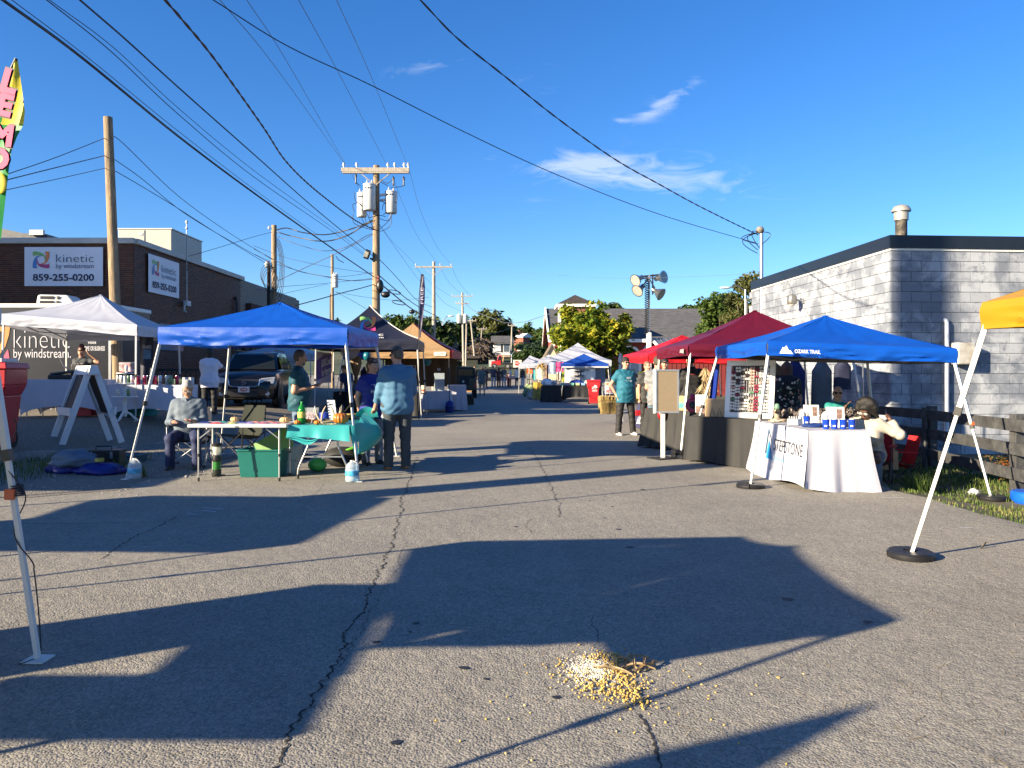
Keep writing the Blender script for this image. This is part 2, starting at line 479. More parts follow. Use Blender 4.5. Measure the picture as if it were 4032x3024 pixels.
def asphalt(name,base,speck,warm,patch=.5):
 m=bpy.data.materials.new(name);m.use_nodes=True
 N,L=m.node_tree.nodes,m.node_tree.links;p=N["Principled BSDF"]
 tc=N.new("ShaderNodeTexCoord");src=tc.outputs["Object"]
 def noise(sc,det=4,ro=.5):
  n=N.new("ShaderNodeTexNoise");n.inputs["Scale"].default_value=sc;n.inputs["Detail"].default_value=det;n.inputs["Roughness"].default_value=ro
  L.new(src,n.inputs[0]);return n.outputs["Fac"]
 def ramp(f,a,b,c0,c1):
  r=N.new("ShaderNodeValToRGB");r.color_ramp.elements[0].position=a;r.color_ramp.elements[1].position=b
  r.color_ramp.elements[0].color=(*c0,1);r.color_ramp.elements[1].color=(*c1,1);L.new(f,r.inputs[0]);return r.outputs[0]
 def mixc(f,a,b,t="MIX"):
  x=N.new("ShaderNodeMixRGB");x.blend_type=t
  if isinstance(f,float):x.inputs[0].default_value=f
  else:L.new(f,x.inputs[0])
  for i,v in((1,a),(2,b)):
   if isinstance(v,tuple):x.inputs[i].default_value=(*v,1)
   else:L.new(v,x.inputs[i])
  return x.outputs[0]
 vo=N.new("ShaderNodeTexVoronoi");vo.inputs["Scale"].default_value=95;L.new(src,vo.inputs[0])
 stone=ramp(vo.outputs["Color"],.1,.95,tuple(c*(1-speck)for c in base),tuple(min(1,c*(1+speck))*w for c,w in zip(base,warm)))
 v2=N.new("ShaderNodeTexVoronoi");v2 .inputs["Scale"].default_value=38;L.new(src,v2 .inputs[0])
 s2=ramp(v2 .outputs["Color"],.1,.9,(.9,.9,.9),(1.09,1.085,1.07))
 col=mixc(1.0,stone,s2,"MULTIPLY")
 col=mixc(1.0,col,ramp(noise(.35,6,.6),.3,.72,(.84,.84,.86),(1.12,1.11,1.08)),"MULTIPLY")
 col=mixc(1.0,col,ramp(noise(2.3,5,.65),.28,.75,(.88,.88,.88),(1.09,1.09,1.09)),"MULTIPLY")
 st=ramp(noise(1.1,7,.7),.66,.74,(0,0,0),(patch,)*3)
 col=mixc(st,col,tuple(c*.5 for c in base))
 L.new(col,p.inputs["Base Color"]);p.inputs["Roughness"].default_value=.88;p.inputs["Specular IOR Level"].default_value=.3
 b=N.new("ShaderNodeBump");b.inputs["Strength"].default_value=.55;b.inputs["Distance"].default_value=.006
 L.new(vo.outputs["Distance"],b.inputs["Height"]);b.invert=True
 b2=N.new("ShaderNodeBump");b2 .inputs["Strength"].default_value=.35;b2 .inputs["Distance"].default_value=.03
 L.new(noise(9,5,.6),b2 .inputs["Height"]);L.new(b.outputs[0],b2 .inputs["Normal"]);L.new(b2 .outputs[0],p.inputs["Normal"])
 _mats[name]=m
 return m
ASPHALT=asphalt("asphalt",(.240,.226,.200),.32,(1.0,.99,.97))
LOT_ASPHALT=asphalt("lot_asphalt",(.19,.17,.14),.55,(1,.98,.94),.3)
EARTH=mat("earth",(.075,.075,.03),.9,0,.5,.6,bump=.5,bscale=3)
HILL_GRASS=mat("hill_grass",(.045,.06,.02),.9,0,.6,.15)
def sheet(name,xs,ys,hf,m,dz=0.0,kind="structure"):
 mb=MB();nx=len(xs)
 mb.add([(x,y,hf(x,y)+dz)for y in ys for x in xs],[(j*nx+i,j*nx+i+1,(j+1)*nx+i+1,(j+1)*nx+i)for j in range(len(ys)-1)for i in range(nx-1)])
 return mb.build(name,m,smooth=180,kind=kind)
xs=[-1500,-600,-300,-150,-80,-50,-30,-20,-12,-6,0,4,4.7,4.9,5.1,5.3,5.5,5.8,6.2,7,9,12,20,30,50,80,150,300,600,1500]
ys=[-300,-100,-40,-10,0,5,10,15,20,26,29,32,35,38,45,55,62,66,80,100,130,170,220,262,400,900,3000]
sheet("ground",xs,ys,lambda x,y:ground_h(x,y)-.012,EARTH)
def road_right(y):return 4.86+.10*math.sin(y*1.9)+.07*math.sin(y*4.3+1)+.05*math.sin(y*9.1)+(0 if y<26 else(y-26)*.06)
mbr=MB();rows=[-12+.5*i for i in range(80)]+[28+2*i for i in range(18)]+[64,70,80,92]
for j,y in enumerate(rows):
 xr=road_right(y)if y<50 else 40
 xl=-9.2 if y<50 else-40
 cols=[xl,-4,0,3,4.3]+[4.3+(xr-4.3)*f for f in(.25,.5,.75,1)]if y<50 else[xl+(xr-xl)*i/8 for i in range(9)]
 for x in cols:
  mbr.v.append((x,y,ground_h(x,y)))
for j in range(len(rows)-1):
 for i in range(8):
  a=j*9+i;mbr.f.append((a,a+1,a+10,a+9));mbr.m.append(0)
road=mbr.build("road",ASPHALT,smooth=180,kind="structure")
lot=MB();ly=[7+.5*i for i in range(18)]+[15.9,16.1]+[16.5+.75*i for i in range(16)]+[30,34,40,48,60]
lu=[0,.2,.5,.9,1.4,2.0,2.8,4,6,10,20,45]
for y in ly:
 for d in lu:
  x=lot_edge(y)-d;lot.v.append((x,y,lot_h(x,y)))
for j in range(len(ly)-1):
 for i in range(len(lu)-1):
  a=j*len(lu)+i;lot.f.append((a,a+len(lu),a+len(lu)+1,a+1));lot.m.append(0)
lot.build("parking_lot",LOT_ASPHALT,smooth=180,kind="structure")
CONCRETE=mat("concrete",(.22,.21,.19),.9,0,.25,5,bump=.5,bscale=18,dirt=((.07,.065,.055),.7,3))
kb=MB()
def kerbfn(u,v):
 y=7+u*8.9;x=kerb_x(y);t=lot_h(x-.01,y)+.012
 prof=[(-.16,t+.004),(-.02,t),(.012,t-.02),(.03,t*.5),(.035,-.03)]
 i=min(3,int(v*4));f=v*4-i
 px_=prof[i][0]+(prof[i+1][0]-prof[i][0])*f;pz=prof[i][1]+(prof[i+1][1]-prof[i][1])*f
 n=mnoise.noise(Vector((y*2.3,v*3,1)))*.018
 return(x+px_+n,y,pz+n*.5)
kb.grid(kerbfn,60,4)
kb.build("kerb",CONCRETE,smooth=50,kind="structure")
sheet("hillside",[-400,-150,-80,-40,-20,-8,0,8,20,40,80,150,400],[84,92,105,130,170,220,262,420],lambda x,y:ground_h(x,y)+.05+(.6*math.sin(x*.13+y*.07)if y>120 else 0),HILL_GRASS)
CRACK=mat("crack",(.022,.02,.018),.95,0,.3,30)
def crack(pts,w=.012,jag=.035,seed=0,step=.016,par=None):
 rr=random.Random(seed);P=[G(*p)if len(p)==2 else Vector(p)for p in pts];line=[]
 for a,b in zip(P[:-1],P[1:]):
  n=max(2,int((b-a).length/step))
  for i in range(n):line.append(a.lerp(b,i/n))
 line.append(P[-1]);off=0;vs=[];fs=[]
 for i,p in enumerate(line):
  d=(line[min(i+1,len(line)-1)]-line[max(0,i-1)]).normalized();nrm=Vector((-d.y,d.x,0))
  off=off*.86+rr.gauss(0,jag*.28)
  ww=w*.62*rr.uniform(.15,1.3)*(1 if 2<i<len(line)-3 else.3)
  q=p+nrm*off
  vs+=[(q.x+nrm.x*ww/2,q.y+nrm.y*ww/2,.003),(q.x-nrm.x*ww/2,q.y-nrm.y*ww/2,.003)]
  if i:fs.append((2*i-2,2*i-1,2*i+1,2*i))
 MB().add(vs,fs).build("crack",CRACK,road)
main_crack=[(1640,1800),(1615,1880),(1590,1960),(1570,2050),(1550,2130),(1500,2250),(1470,2310),(1430,2400),(1350,2540),(1270,2700),(1200,2820),(1120,2950),(1060,3060)]
crack(main_crack,.021,.03,1)
crack([(1606,2130),(1560,2230),(1480,2380),(1400,2520),(1340,2640)],.006,.02,2)
crack([(2085,1760),(2110,1800),(2150,1870),(2180,1940),(2215,2040)],.017,.03,3)
crack([(2090,2040),(2065,2070),(2100,2110)],.008,.03,4)
crack([(2340,2540),(2350,2500),(2335,2400)],.008,.02,5)
crack([(2500,2800),(2545,2850),(2560,2920),(2590,2980),(2600,3060)],.02,.02,6)
crack([(2580,2910),(2605,2950)],.008,.012,66)
crack([(2110,2640),(2150,2680),(2165,2740)],.006,.015,7)
crack([(1900,2310),(2060,2335),(2250,2345),(2440,2350),(2700,2358)],.006,.02,8)
crack([(380,2210),(520,2120),(650,2060),(700,2030)],.02,.02,9)
crack([(60,2062),(300,2064),(600,2056)],.018,.02,10)
crack([(1280,1890),(1250,1940),(1180,2010)],.006,.02,12)
crack([(2860,2330),(3060,2420),(3200,2470)],.005,.02,13)
GUM=mat("gum",(.018,.018,.02),.6,0,.2)
for i,(px,py,r)in enumerate(((1826,2631,.035),(1914,2675,.02),(2190,2747,.028),(1640,2455,.03),(1616,2490,.018),(1484,2530,.03),(1890,1895,.03),(2320,1973,.026),(2380,1955,.02),(2375,1971,.02),(2435,2085,.04),(2480,2155,.05),(2380,2040,.025),(2410,1995,.025),(2530,1928,.05),(3100,2360,.05),(2150,1878,.045),(1560,2925,.03),(3418,2450,.045),(1950,1970,.02),(2030,2075,.03))):
 r*=.72;p=G(px,py);rr=random.Random(i);vs=[(p.x,p.y,.0045)]+[(p.x+r*math.cos(a)*rr.uniform(.75,1.2),p.y+r*math.sin(a)*rr.uniform(.7,1.1),.0035)for a in[k*.6283 for k in range(10)]]
 MB().add(vs,[(0,1+k,1+(k+1)%10)for k in range(10)]).build("gum_spot",GUM,road)
CHALK=mat("chalk",(.5,.52,.54),.9,0,.2,60)
for pts in([(765,2012),(800,2000),(880,2006)],[(735,2025),(775,2027),(800,2012),(850,2016)],[(3470,1960),(3560,1962)],[(3780,2078),(3830,2080),(3880,2092)],[(745,1890),(770,1880)]):
 P=[G(*p)for p in pts];vs=[]
 for i,p in enumerate(P):
  vs+=[(p.x,p.y-.008,.004),(p.x,p.y+.012,.004)]
 MB().add(vs,[(2*i,2*i+2,2*i+3,2*i+1)for i in range(len(P)-1)]).build("chalk_mark",CHALK,road)
GRASS=leafmat("grass_blades",[(.03,.055,.012),(.06,.105,.02),(.11,.15,.035),(.26,.23,.09)],.25)
GRAVEL=mat("gravel_stone",(.26,.24,.21),.9,0,.2,20,island=.5)
VERGE=mat("verge_soil",(.10,.085,.05),.95,0,.45,5,bump=.6,bscale=25,dirt=((.055,.08,.02),.8,1.5))
sheet("verge",[5.0,5.3,5.6,6.0,6.6,7.4,10,16],[2,4,6,7,8,9,10,11,12,13,14,15.5],lambda x,y:ground_h(x,y)+.004-.02*(x<5.1),VERGE)
def blades(name,n,fx,hmin,hmax,m,seed,w=.006,lean=.6):
 rr=random.Random(seed);vs=[];fs=[]
 for i in range(n):
  q=fx(rr)
  if q is None:continue
  x,y,z,s=q
  a=rr.uniform(0,6.283);h=rr.uniform(hmin,hmax)*s;l=rr.uniform(.1,lean)*h
  dx,dy=math.cos(a),math.sin(a);b=a+1.57;wx,wy=math.cos(b)*w,math.sin(b)*w
  o=len(vs)
  vs+=[(x-wx,y-wy,z-.01),(x+wx,y+wy,z-.01),(x+dx*l*.4+wx*.7,y+dy*l*.4+wy*.7,z+h*.6),(x+dx*l*.4-wx*.7,y+dy*l*.4-wy*.7,z+h*.6),(x+dx*l,y+dy*l,z+h)]
  fs+=[(o,o+1,o+2,o+3),(o+3,o+2,o+4)]
 return MB().add(vs,fs).build(name,m,kind="stuff")
def verge_pos(rr):
 y=rr.uniform(4.5,16);x=rr.uniform(4.75,8.2)
 if mnoise.noise(Vector((x*1.6,y*1.6,3)))<-.25+.9*(x<5.3)*rr.random():return None
 return x,y,ground_h(x,y),.5+.8*smooth01((x-5)/1.2)
blades("grass",26000,verge_pos,.03,.085,GRASS,5)
def tuft_at(cx,cy,r):
 def f(rr):
  a=rr.uniform(0,6.283);d=r*math.sqrt(rr.random())
  x,y=cx+d*math.cos(a),cy+d*math.sin(a)
  return x,y,ground_h(x,y),1.0
 return f
def tall_tuft(px,py,r,n,h0,h1,label,seed,z=0):
 p=G(px,py,z)
 o=blades("grass_tuft",n,tuft_at(p.x,p.y,r),h0,h1,GRASS,seed,.005,.9)
 del o["kind"];tag(o,label,"grass tuft")
tall_tuft(3615,1925,.16,130,.12,.30,"tall tuft of weeds at the edge of the asphalt beside the white table",1,-.05)
tall_tuft(545,1880,.1,60,.1,.25,"pale weed stems sprouting in front of the blue tarp",2)
tall_tuft(480,1855,.14,40,.12,.3,"thin green weed stalks leaning over the blue tarp bundle",3)
def left_grass(rr):
 y=rr.uniform(9.0,13.5);x=rr.uniform(-9.5,-5.4)
 if x<kerb_x(y)+.02:return None
 edge=-6.4+.5*mnoise.noise(Vector((y,2,0)))+(y-11)*.15
 if x>edge+rr.uniform(-.5,.15):return None
 return x,y,0,1
blades("grass",5200,left_grass,.04,.14,GRASS,9)
gp=MB();grr=random.Random(3)
def gravel_in(x,y):return x>kerb_x(y)+.03 and y>9.0+.35*math.sin(x*2)and x<-4.6-.25*(y-10)*(y>12)+.3*math.sin(y*3)
for i in range(4200):
 y=grr.uniform(9.0,15.8);x=grr.uniform(-9,-4.2)
 if not gravel_in(x,y):continue
 r=grr.uniform(.006,.02)*(1.0 if grr.random()>.05 else 1.7)
 vs=[(x+r*grr.uniform(.6,1.2)*math.cos(k*1.257),y+r*grr.uniform(.6,1.2)*math.sin(k*1.257),.001)for k in range(5)]+[(x+grr.uniform(-.3,.3)*r,y+grr.uniform(-.3,.3)*r,r*grr.uniform(.5,.9))]
 gp.add(vs,[(k,(k+1)%5,5)for k in range(5)])
gp.build("gravel",GRAVEL,kind="stuff")
GRAVEL_BED=mat("gravel_bed",(.17,.155,.13),.95,0,.3,30,bump=.9,bscale=45)
bed=MB();by=[9+.4*i for i in range(18)]
for y in by:
 x0,x1=kerb_x(y)+.02,-4.75-.22*max(0,y-12)+.25*math.sin(y*3)
 if y<9.3:x0,x1=-9.5,-5.6
 for i in range(5):bed.v.append((x0+(x1-x0)*i/4,y+.2*math.sin((x0+(x1-x0)*i/4)*2.3),.0045))
for j in range(len(by)-1):
 for i in range(4):
  a=j*5+i;bed.f.append((a,a+1,a+6,a+5));bed.m.append(0)
bed.build("gravel_bed",GRAVEL_BED,kind="structure")
BRICK=leafmat("brick",[(.035,.014,.010),(.085,.028,.016),(.06,.024,.018),(.12,.042,.022),(.035,.02,.018)],0)
MORTAR=mat("mortar",(.24,.21,.175),.95,0,.2,8)
COPING=mat("coping",(.42,.42,.40),.6,0,.12,2)
BX,BY,BZ=-12.6,25.6,5.93
bb=thing("brick_building","dark brown brick building with pale coping behind the white tent","building",(BX,BY,0))
MB().box((BX-10,BY+10,2.85),(20-.03,20-.03,5.75)).build("wall",MORTAR,bb,world=True)
cp=MB();cp.box((BX-10,BY-.01,BZ-.09),(20.1,.2,.19));cp.box((BX+.03,BY+5.2,BZ-.09),(.2,10.2,.19))
cp.build("coping",COPING,bb,world=True,bevel=.02)
MB().box((BX-10,BY+10,BZ-.13),(19.7,19.7,.1)).build("roof",DARK_METAL,bb,world=True)
bw,bh,bj=.203,.058,.0097
brick_me=MB().box((0,0,0),(bw,.03,bh)).mesh("brick",BRICK)
singles=0;rest=MB();brr=random.Random(4)
nrow=int((5.78-.4)/(bh+bj))
for row in range(nrow):
 z=5.74-row*(bh+bj)
 for i in range(24):
  x=BX-.11-i*(bw+bj)-(bw+bj)/2*(row%2)
  if singles<300 and 3.3<z and brr.random()<.55:
   o=bpy.data.objects.new("brick",brick_me);C.objects.link(o);o.parent=bb
   o.location=(x-BX,.003-brr.uniform(0,.004),z);singles+=1
  else:
   rest.box((x,BY+.003-brr.uniform(0,.004),z),(bw,.03,bh))
 if row%2:rest.box((BX-.049,BY+.002,z),(.095,.03,bh))
 rest.box((BX-.002,BY+(.06 if row%2 else.012),z),(.03,.11 if row%2 else.02,bh))
 for i in range(47):
  y=BY+.12+i*(bw+bj)+(bw+bj)/2*(row%2)
  rest.box((BX-.003+brr.uniform(0,.004),y,z),(.03,bw,bh))
rest.build("brickwork",BRICK,bb,world=True,kind="stuff")
wg=MB();wg.box((-13.2,38.0,2.1),(1.6,4.4,4.2));wg.box((-12.7,37.4,2.4),(.7,2,4.7))
wg.build("rear_wing",mat("wing_brick",(.07,.03,.02),.9,0,.4,14),bb,world=True)
MB().tube([(BX+.12,34.9,0),(BX+.12,34.9,4.6),(BX+.05,34.9,4.9)],.06,8).build("downpipe",DARK_METAL,bb,world=True,smooth=40)
rl=thing("ramp_railing","dark green metal railing along the foot of the brick side wall","railing",(-11.6,27,0))
rgreen=mat("rail_green",(.03,.05,.05),.5,.3,.2)
for z in(1.55,.55):
 MB().bar((-11.9,25.8,z),(-8.6,26.4,z),.06).build("rail",rgreen,rl,world=True)
for i in range(23):
 x=-11.9+i*.15;y=25.8+i*.0273
 MB().bar((x,y,.45),(x,y,1.52),.03).build("baluster",rgreen,rl,world=True)
wd=MB();wd.box((-10.9,25.3,2.75),(.9,.08,.8))
MB().box((BX+.03,28.4,2.75),(.06,1.9,.95)).build("window",glass("dusk_glass",(.16,.25,.32),.08,.85),bb,world=True)
hv=thing("rooftop_unit","big beige box air handler on the brick building's roof","air handler",(-12.9,30,BZ-.1))
HVB=mat("hvac_beige",(.36,.35,.31),.5,.1,.06)
p0,p1=W(465,950,28.5),W(675,950,28.5);zt=W(500,903,28.5).z
MB().box(((p0 .x+p1 .x)/2,29.9,(zt+BZ-.1)/2),(p1 .x-p0 .x,2.8,zt-BZ+.1)).build("casing",HVB,hv,world=True,bevel=.02)
MB().box(((p0 .x+p1 .x)/2,29.9,zt+.02),(p1 .x-p0 .x+.06,2.86,.04)).build("lid",mat("hvac_lid",(.45,.44,.40),.5,.2,.05),hv,world=True)
MB().box((p0 .x+.97,28.49,(zt+BZ)/2-.02),(.025,.03,zt-BZ-.02)).build("seam",GREY_METAL,hv,world=True)
MB().box((p0 .x+.85,28.49,zt-.18),(.13,.02,.09)).build("plate",PAPER,hv,world=True)
hd=thing("roof_hood","dark sloping roof hood behind the coping at the far left","roof hood",(-17.5,29,BZ-.08))
a,b=W(-60,885,28),W(185,935,28)
MB().prism([(a.x,28,BZ-.08),(b.x,28,BZ-.08),(b.x,28,b.z+.12),(b.x-.9,28,b.z+.16),(a.x,28,a.z)],(0,2,0)).build("hood",mat("hood",(.05,.055,.07),.5,.2,.2),hv if False else hd,world=True)
MB().box((b.x-.3,27.9,b.z+.16),(.5,.12,.18)).build("end_cap",GREY_METAL,hd,world=True)
an=thing("antenna_mast","thin roof antenna with conduit and meter box on the brick side wall","antenna",(BX+.2,28.6,2.8))
mx=BX+.16;my=F_PX*mx/(735-CX)
def wz(py,y):return CAM_H+(HY-py)/F_PX*y
MB().cyl((mx,my,wz(1060,my)),(mx,my,wz(905,my)),.018,n=8).build("mast",GREY_METAL,an,world=True)
MB().lathe([(.01,0),(.05,.02),(.05,.08),(.02,.1),(.02,.22),(.05,.24),(.055,.3),(.005,.36)],(mx,my,wz(903,my)),10).build("antenna_head",WHITE_PLASTIC,an,40,True)
MB().tube([(mx,my,wz(1065,my)),(mx,my,wz(1195,my))],.03,8).build("conduit",GREY_METAL,an,world=True)
MB().box((mx+.02,my,wz(1195,my)),(.16,.34,.2)).build("meter_box",mat("meter_grey",(.5,.5,.5),.5,0,.1),an,world=True,bevel=.01)
MB().tube([(mx+.02,my-.16,wz(1195,my)),(mx+.02,my-.26,wz(1210,my)),(mx+.02,my-.26,wz(1225,my)),(mx+.02,my-.1,wz(1230,my))],.035,8).build("hose",mat("hose",(.5,.5,.5),.5),an,40,True)
def kinetic_banner(c,right,w,h,label):
 r=Vector(right).normalized();u=Vector((0,0,1));n=r.cross(u);c=Vector(c)
 t=thing("banner",label,"banner",c)
 mb=MB()
 def fn(i,j):
  p=c+r*((i-.5)*w)+u*((j-.5)*h)
  s=.008*math.sin(i*9+j*4)*math.sin(j*7)*(1 if.02<i<.98 else 0)
  return p+n*(.05+s)
 mb.grid(fn,24,12);mb.build("sheet",mat("banner_vinyl",(.66,.68,.74),.55,0,.03,2,bump=.1,bscale=3),t,180,True)
 nv=mat("navy_print",(.012,.015,.06),.6,0,.1)
 e=n*.068
 swirl(c+r*(-.285*w)+u*(.17*h)+e,r,u,.22*w,t)
 lettering("kinetic",c+r*(.145*w)+u*(.2*h)+e,r,u,.30*h,mat("slate_print",(.06,.09,.14),.6),t,width=.48*w,bold=-.012)
 lettering("by windstream",c+r*(.145*w)+u*(.01*h)+e,r,u,.17*h,mat("slate_print2",(.10,.13,.2),.6),t,width=.48*w,bold=.004)
 lettering("859-255-0200",c+r*(-.0*w)+u*(-.29*h)+e,r,u,.24*h,nv,t,width=.78*w,bold=.025)
 return t
cB=W(257,1051,BY);kinetic_banner((cB.x,BY-.04,cB.z),(1,0,0),308/F_PX*BY,153/F_PX*BY,"white banner with colour swirl and phone number on the brick front wall")
yA,yB=F_PX*BX/(575-CX),F_PX*BX/(697-CX)
zt,zb=wz(997,yA),wz(1148,yA)
kinetic_banner((BX+.03,(yA+yB)/2,(zt+zb)/2),(0,1,0),yB-yA,zt-zb,"smaller white phone number banner on the receding brick side wall")
KX,KY=7.4,15.0
fd=Vector((math.cos(R(4)),math.sin(R(4)),0));sd=Vector((-math.sin(R(2.5)),math.cos(R(2.5)),0))
K0=Vector((KX,KY,0));KTOP=3.86
kbld=thing("block_building","grey painted concrete block building with dark fascia on the right","building",(KX,KY,0))
def peel(name,a,b,c):
 m=bpy.data.materials.new(name);m.use_nodes=True
 N,L=m.node_tree.nodes,m.node_tree.links;p=N["Principled BSDF"];p.inputs["Roughness"].default_value=.75
 gp_=N.new("ShaderNodeNewGeometry");src=gp_.outputs["Position"]
 def nz(sc,det,ro,dist=0):
  n=N.new("ShaderNodeTexNoise");n.inputs["Scale"].default_value=sc;n.inputs["Detail"].default_value=det;n.inputs["Roughness"].default_value=ro;n.inputs["Distortion"].default_value=dist
  L.new(src,n.inputs[0]);return n.outputs["Fac"]
 def rp(f,x0,x1,c0,c1):
  r=N.new("ShaderNodeValToRGB");r.color_ramp.elements[0].position=x0;r.color_ramp.elements[1].position=x1
  r.color_ramp.elements[0].color=(*c0,1);r.color_ramp.elements[1].color=(*c1,1);L.new(f,r.inputs[0]);return r.outputs[0]
 def mx(f,x,y,t="MIX"):
  q=N.new("ShaderNodeMixRGB");q.blend_type=t
  if isinstance(f,float):q.inputs[0].default_value=f
  else:L.new(f,q.inputs[0])
  L.new(x,q.inputs[1])
  if isinstance(y,tuple):q.inputs[2].default_value=(*y,1)
  else:L.new(y,q.inputs[2])
  return q.outputs[0]
 col=rp(nz(1.5,8,.62,.4),.44,.57,a,b)
 oi=N.new("ShaderNodeObjectInfo");gi=N.new("ShaderNodeNewGeometry")
 sm=N.new("ShaderNodeMath");sm.operation="ADD";L.new(oi.outputs["Random"],sm.inputs[0]);L.new(gi.outputs["Random Per Island"],sm.inputs[1])
 fr=N.new("ShaderNodeMath");fr.operation="FRACT";L.new(sm.outputs[0],fr.inputs[0])
 col=mx(1.0,col,rp(fr.outputs[0],0,1,(.86,.86,.88),(1.1,1.1,1.1)),"MULTIPLY")
 col=mx(rp(nz(5,9,.7,.6),.56,.64,(0,0,0),(.75,.75,.75)),col,c)
 L.new(col,p.inputs["Base Color"])
 bm_=N.new("ShaderNodeBump");bm_.inputs["Strength"].default_value=.4;bm_.inputs["Distance"].default_value=.01
 L.new(nz(30,6,.6),bm_.inputs["Height"]);L.new(bm_.outputs[0],p.inputs["Normal"])
 return m
BLOCK=peel("block_paint",(.165,.185,.225),(.335,.355,.395),(.115,.13,.165))
JOINT=mat("block_joint",(.12,.13,.15),.9,0,.2,10)
FASCIA=mat("fascia",(.012,.016,.026),.35,.2,.1)
def kp(s,t,z,out=0.0):
 """s along the front, t along the side"""
 n=Vector((fd.y,-fd.x,0))if t==0 else Vector((-sd.y,sd.x,0))*1
 return K0+fd*s+sd*t+n*out+Vector((0,0,z))
SIDE_N=Vector((-sd.y,sd.x,0));SIDE_N=SIDE_N if SIDE_N.x<0 else-SIDE_N
FRONT_N=Vector((fd.y,-fd.x,0))
L_S,L_F=7.6,9.0
c0,c1,c2,c3=K0,K0+fd*L_F,K0+fd*L_F+sd*L_S,K0+sd*L_S
ins=(SIDE_N+FRONT_N)*-.012
MB().hexa([p+ins+Vector((0,0,-.3))for p in(c0,c1,c2,c3)],[p+ins+Vector((0,0,KTOP))for p in(c0,c1,c2,c3)]).build("wall",JOINT,kbld,world=True)
fz=(KTOP+.02,KTOP+.27)
f_off=.06
q=[c0+(SIDE_N+FRONT_N)*f_off,c1+FRONT_N*f_off,c2,c3+SIDE_N*f_off]
MB().hexa([p+Vector((0,0,fz[0]))for p in q],[p+Vector((0,0,fz[1]))for p in q]).build("fascia",FASCIA,kbld,world=True)
q2=[c0+(SIDE_N+FRONT_N)*.035,c1+FRONT_N*.035,c2,c3+SIDE_N*.035]
MB().hexa([p+Vector((0,0,KTOP-.025))for p in q2],[p+Vector((0,0,KTOP+.018))for p in q2]).build("trim",WHITE_PAINT,kbld,world=True)
blw,blh,gap=.393,.190,.010
blk=MB().box((0,0,0),(blw,.05,blh)).mesh("block",BLOCK)
half=MB().box((0,0,0),(blw/2-.004,.05,blh)).mesh("block",BLOCK)
cand=[]
for row in range(21):
 z=KTOP-.03-blh/2-row*(blh+gap)
 if z<-.25:break
 for face in(0,1):
  L_=4.6 if face==0 else L_S
  pos=0.0;first=True
  while pos<L_:
   w_=blw/2-.004 if(first and(row+face)%2)else blw
   first=False
   cand.append((face,row,pos+w_/2,z,w_));pos+=w_+gap
def blk_mat(face,s,z):
 d=fd if face==0 else sd;n=FRONT_N if face==0 else SIDE_N
 p=K0+d*s+n*(-.014+brr.uniform(-.0015,.0015))+Vector((0,0,z))
 ang=math.atan2(d.y,d.x)
 return Matrix.Translation(p)@Matrix.Rotation(ang,4,"Z")
vis=[]
for cnd in cand:
 face,row,s,z,w_=cnd
 d=K0+(fd if face==0 else sd)*s
 vis.append((math.hypot(d.x,d.y)+(0 if z>.4 else 8),cnd))
vis.sort(key=lambda t:t[0])
rest=MB()
for k,(_,(face,row,s,z,w_))in enumerate(vis):
 M=blk_mat(face,s,z)
 if k<300:
  o=bpy.data.objects.new("block",blk if w_==blw else half);C.objects.link(o);o.parent=kbld
  M.translation-=kbld.location;o.matrix_local=M
 else:
  st=len(rest.v);rest.box((0,0,0),(w_,.05,blh));rest.move(M,st)
rest.build("blockwork",BLOCK,kbld,world=True,kind="stuff")
t_l=3.4;lp=K0+sd*t_l
def side_at(px):
 """distance along the side wall seen at a pixel column"""
 k=(px-CX)/F_PX
 return(k*K0 .y-K0 .x)/(sd.x-k*sd.y)
t_l=side_at(3165);lp=K0+sd*t_l;lz=CAM_H+(HY-1182)/F_PX*lp.y
wlmp=thing("wall_lamp","round galvanised wall lamp on the street face of the block building","lamp",lp)
MB().lathe([(.10,0),(.115,.03),(.115,.17),(.09,.22),(.03,.24),(.02,.27)],lp+SIDE_N*.3+Vector((0,0,lz-.1)),14).build("lamp_shade",mat("galv",(.26,.25,.23),.35,.6,.1),wlmp,40,True)
MB().lathe([(.03,-.03),(.07,0),(.09,.04)],lp+SIDE_N*.3+Vector((0,0,lz-.13)),12).build("lens",glass("lamp_glass",(.8,.8,.78),.15,.5),wlmp,40,True)
MB().tube([lp+Vector((0,0,lz-.02)),lp+SIDE_N*.18+Vector((0,0,lz-.0))],.022,8).build("arm",GREY_METAL,wlmp,world=True)
MB().box(lp+SIDE_N*.02+Vector((0,0,lz-.02)),(.05,.12,.12)).build("plate",GREY_METAL,wlmp,world=True)
def front_at(px):
 k=(px-CX)/F_PX
 return(k*K0 .y-K0 .x)/(fd.x-k*fd.y)
sp=front_at(3720);pp=K0+fd*sp;zt=CAM_H+(HY-1262)/F_PX*pp.y
MB_=MB().tube([pp+FRONT_N*.06+Vector((0,0,-.1)),pp+FRONT_N*.06+Vector((0,0,zt-.06)),pp+FRONT_N*.045+Vector((0,0,zt-.01)),pp+FRONT_N*-.02+Vector((0,0,zt+.02))],.042,10)
tag(MB_.build("wall_conduit",mat("conduit_pale",(.55,.57,.62),.45,.2,.06),smooth=40),"pale vertical conduit pipe on the block wall by the grey cabinet","pipe")
s1,s2=front_at(3738),front_at(3810);cm=K0+fd*((s1+s2)/2)
mc=thing("meter_cabinet","beige metal meter cabinet on the block wall behind the tent corner","cabinet",cm)
zc0,zc1=CAM_H+(HY-1436)/F_PX*cm.y,CAM_H+(HY-1350)/F_PX*cm.y
M=Matrix.Translation(cm+FRONT_N*.14+Vector((0,0,(zc0+zc1)/2)))@Matrix.Rotation(R(4),4,"Z")
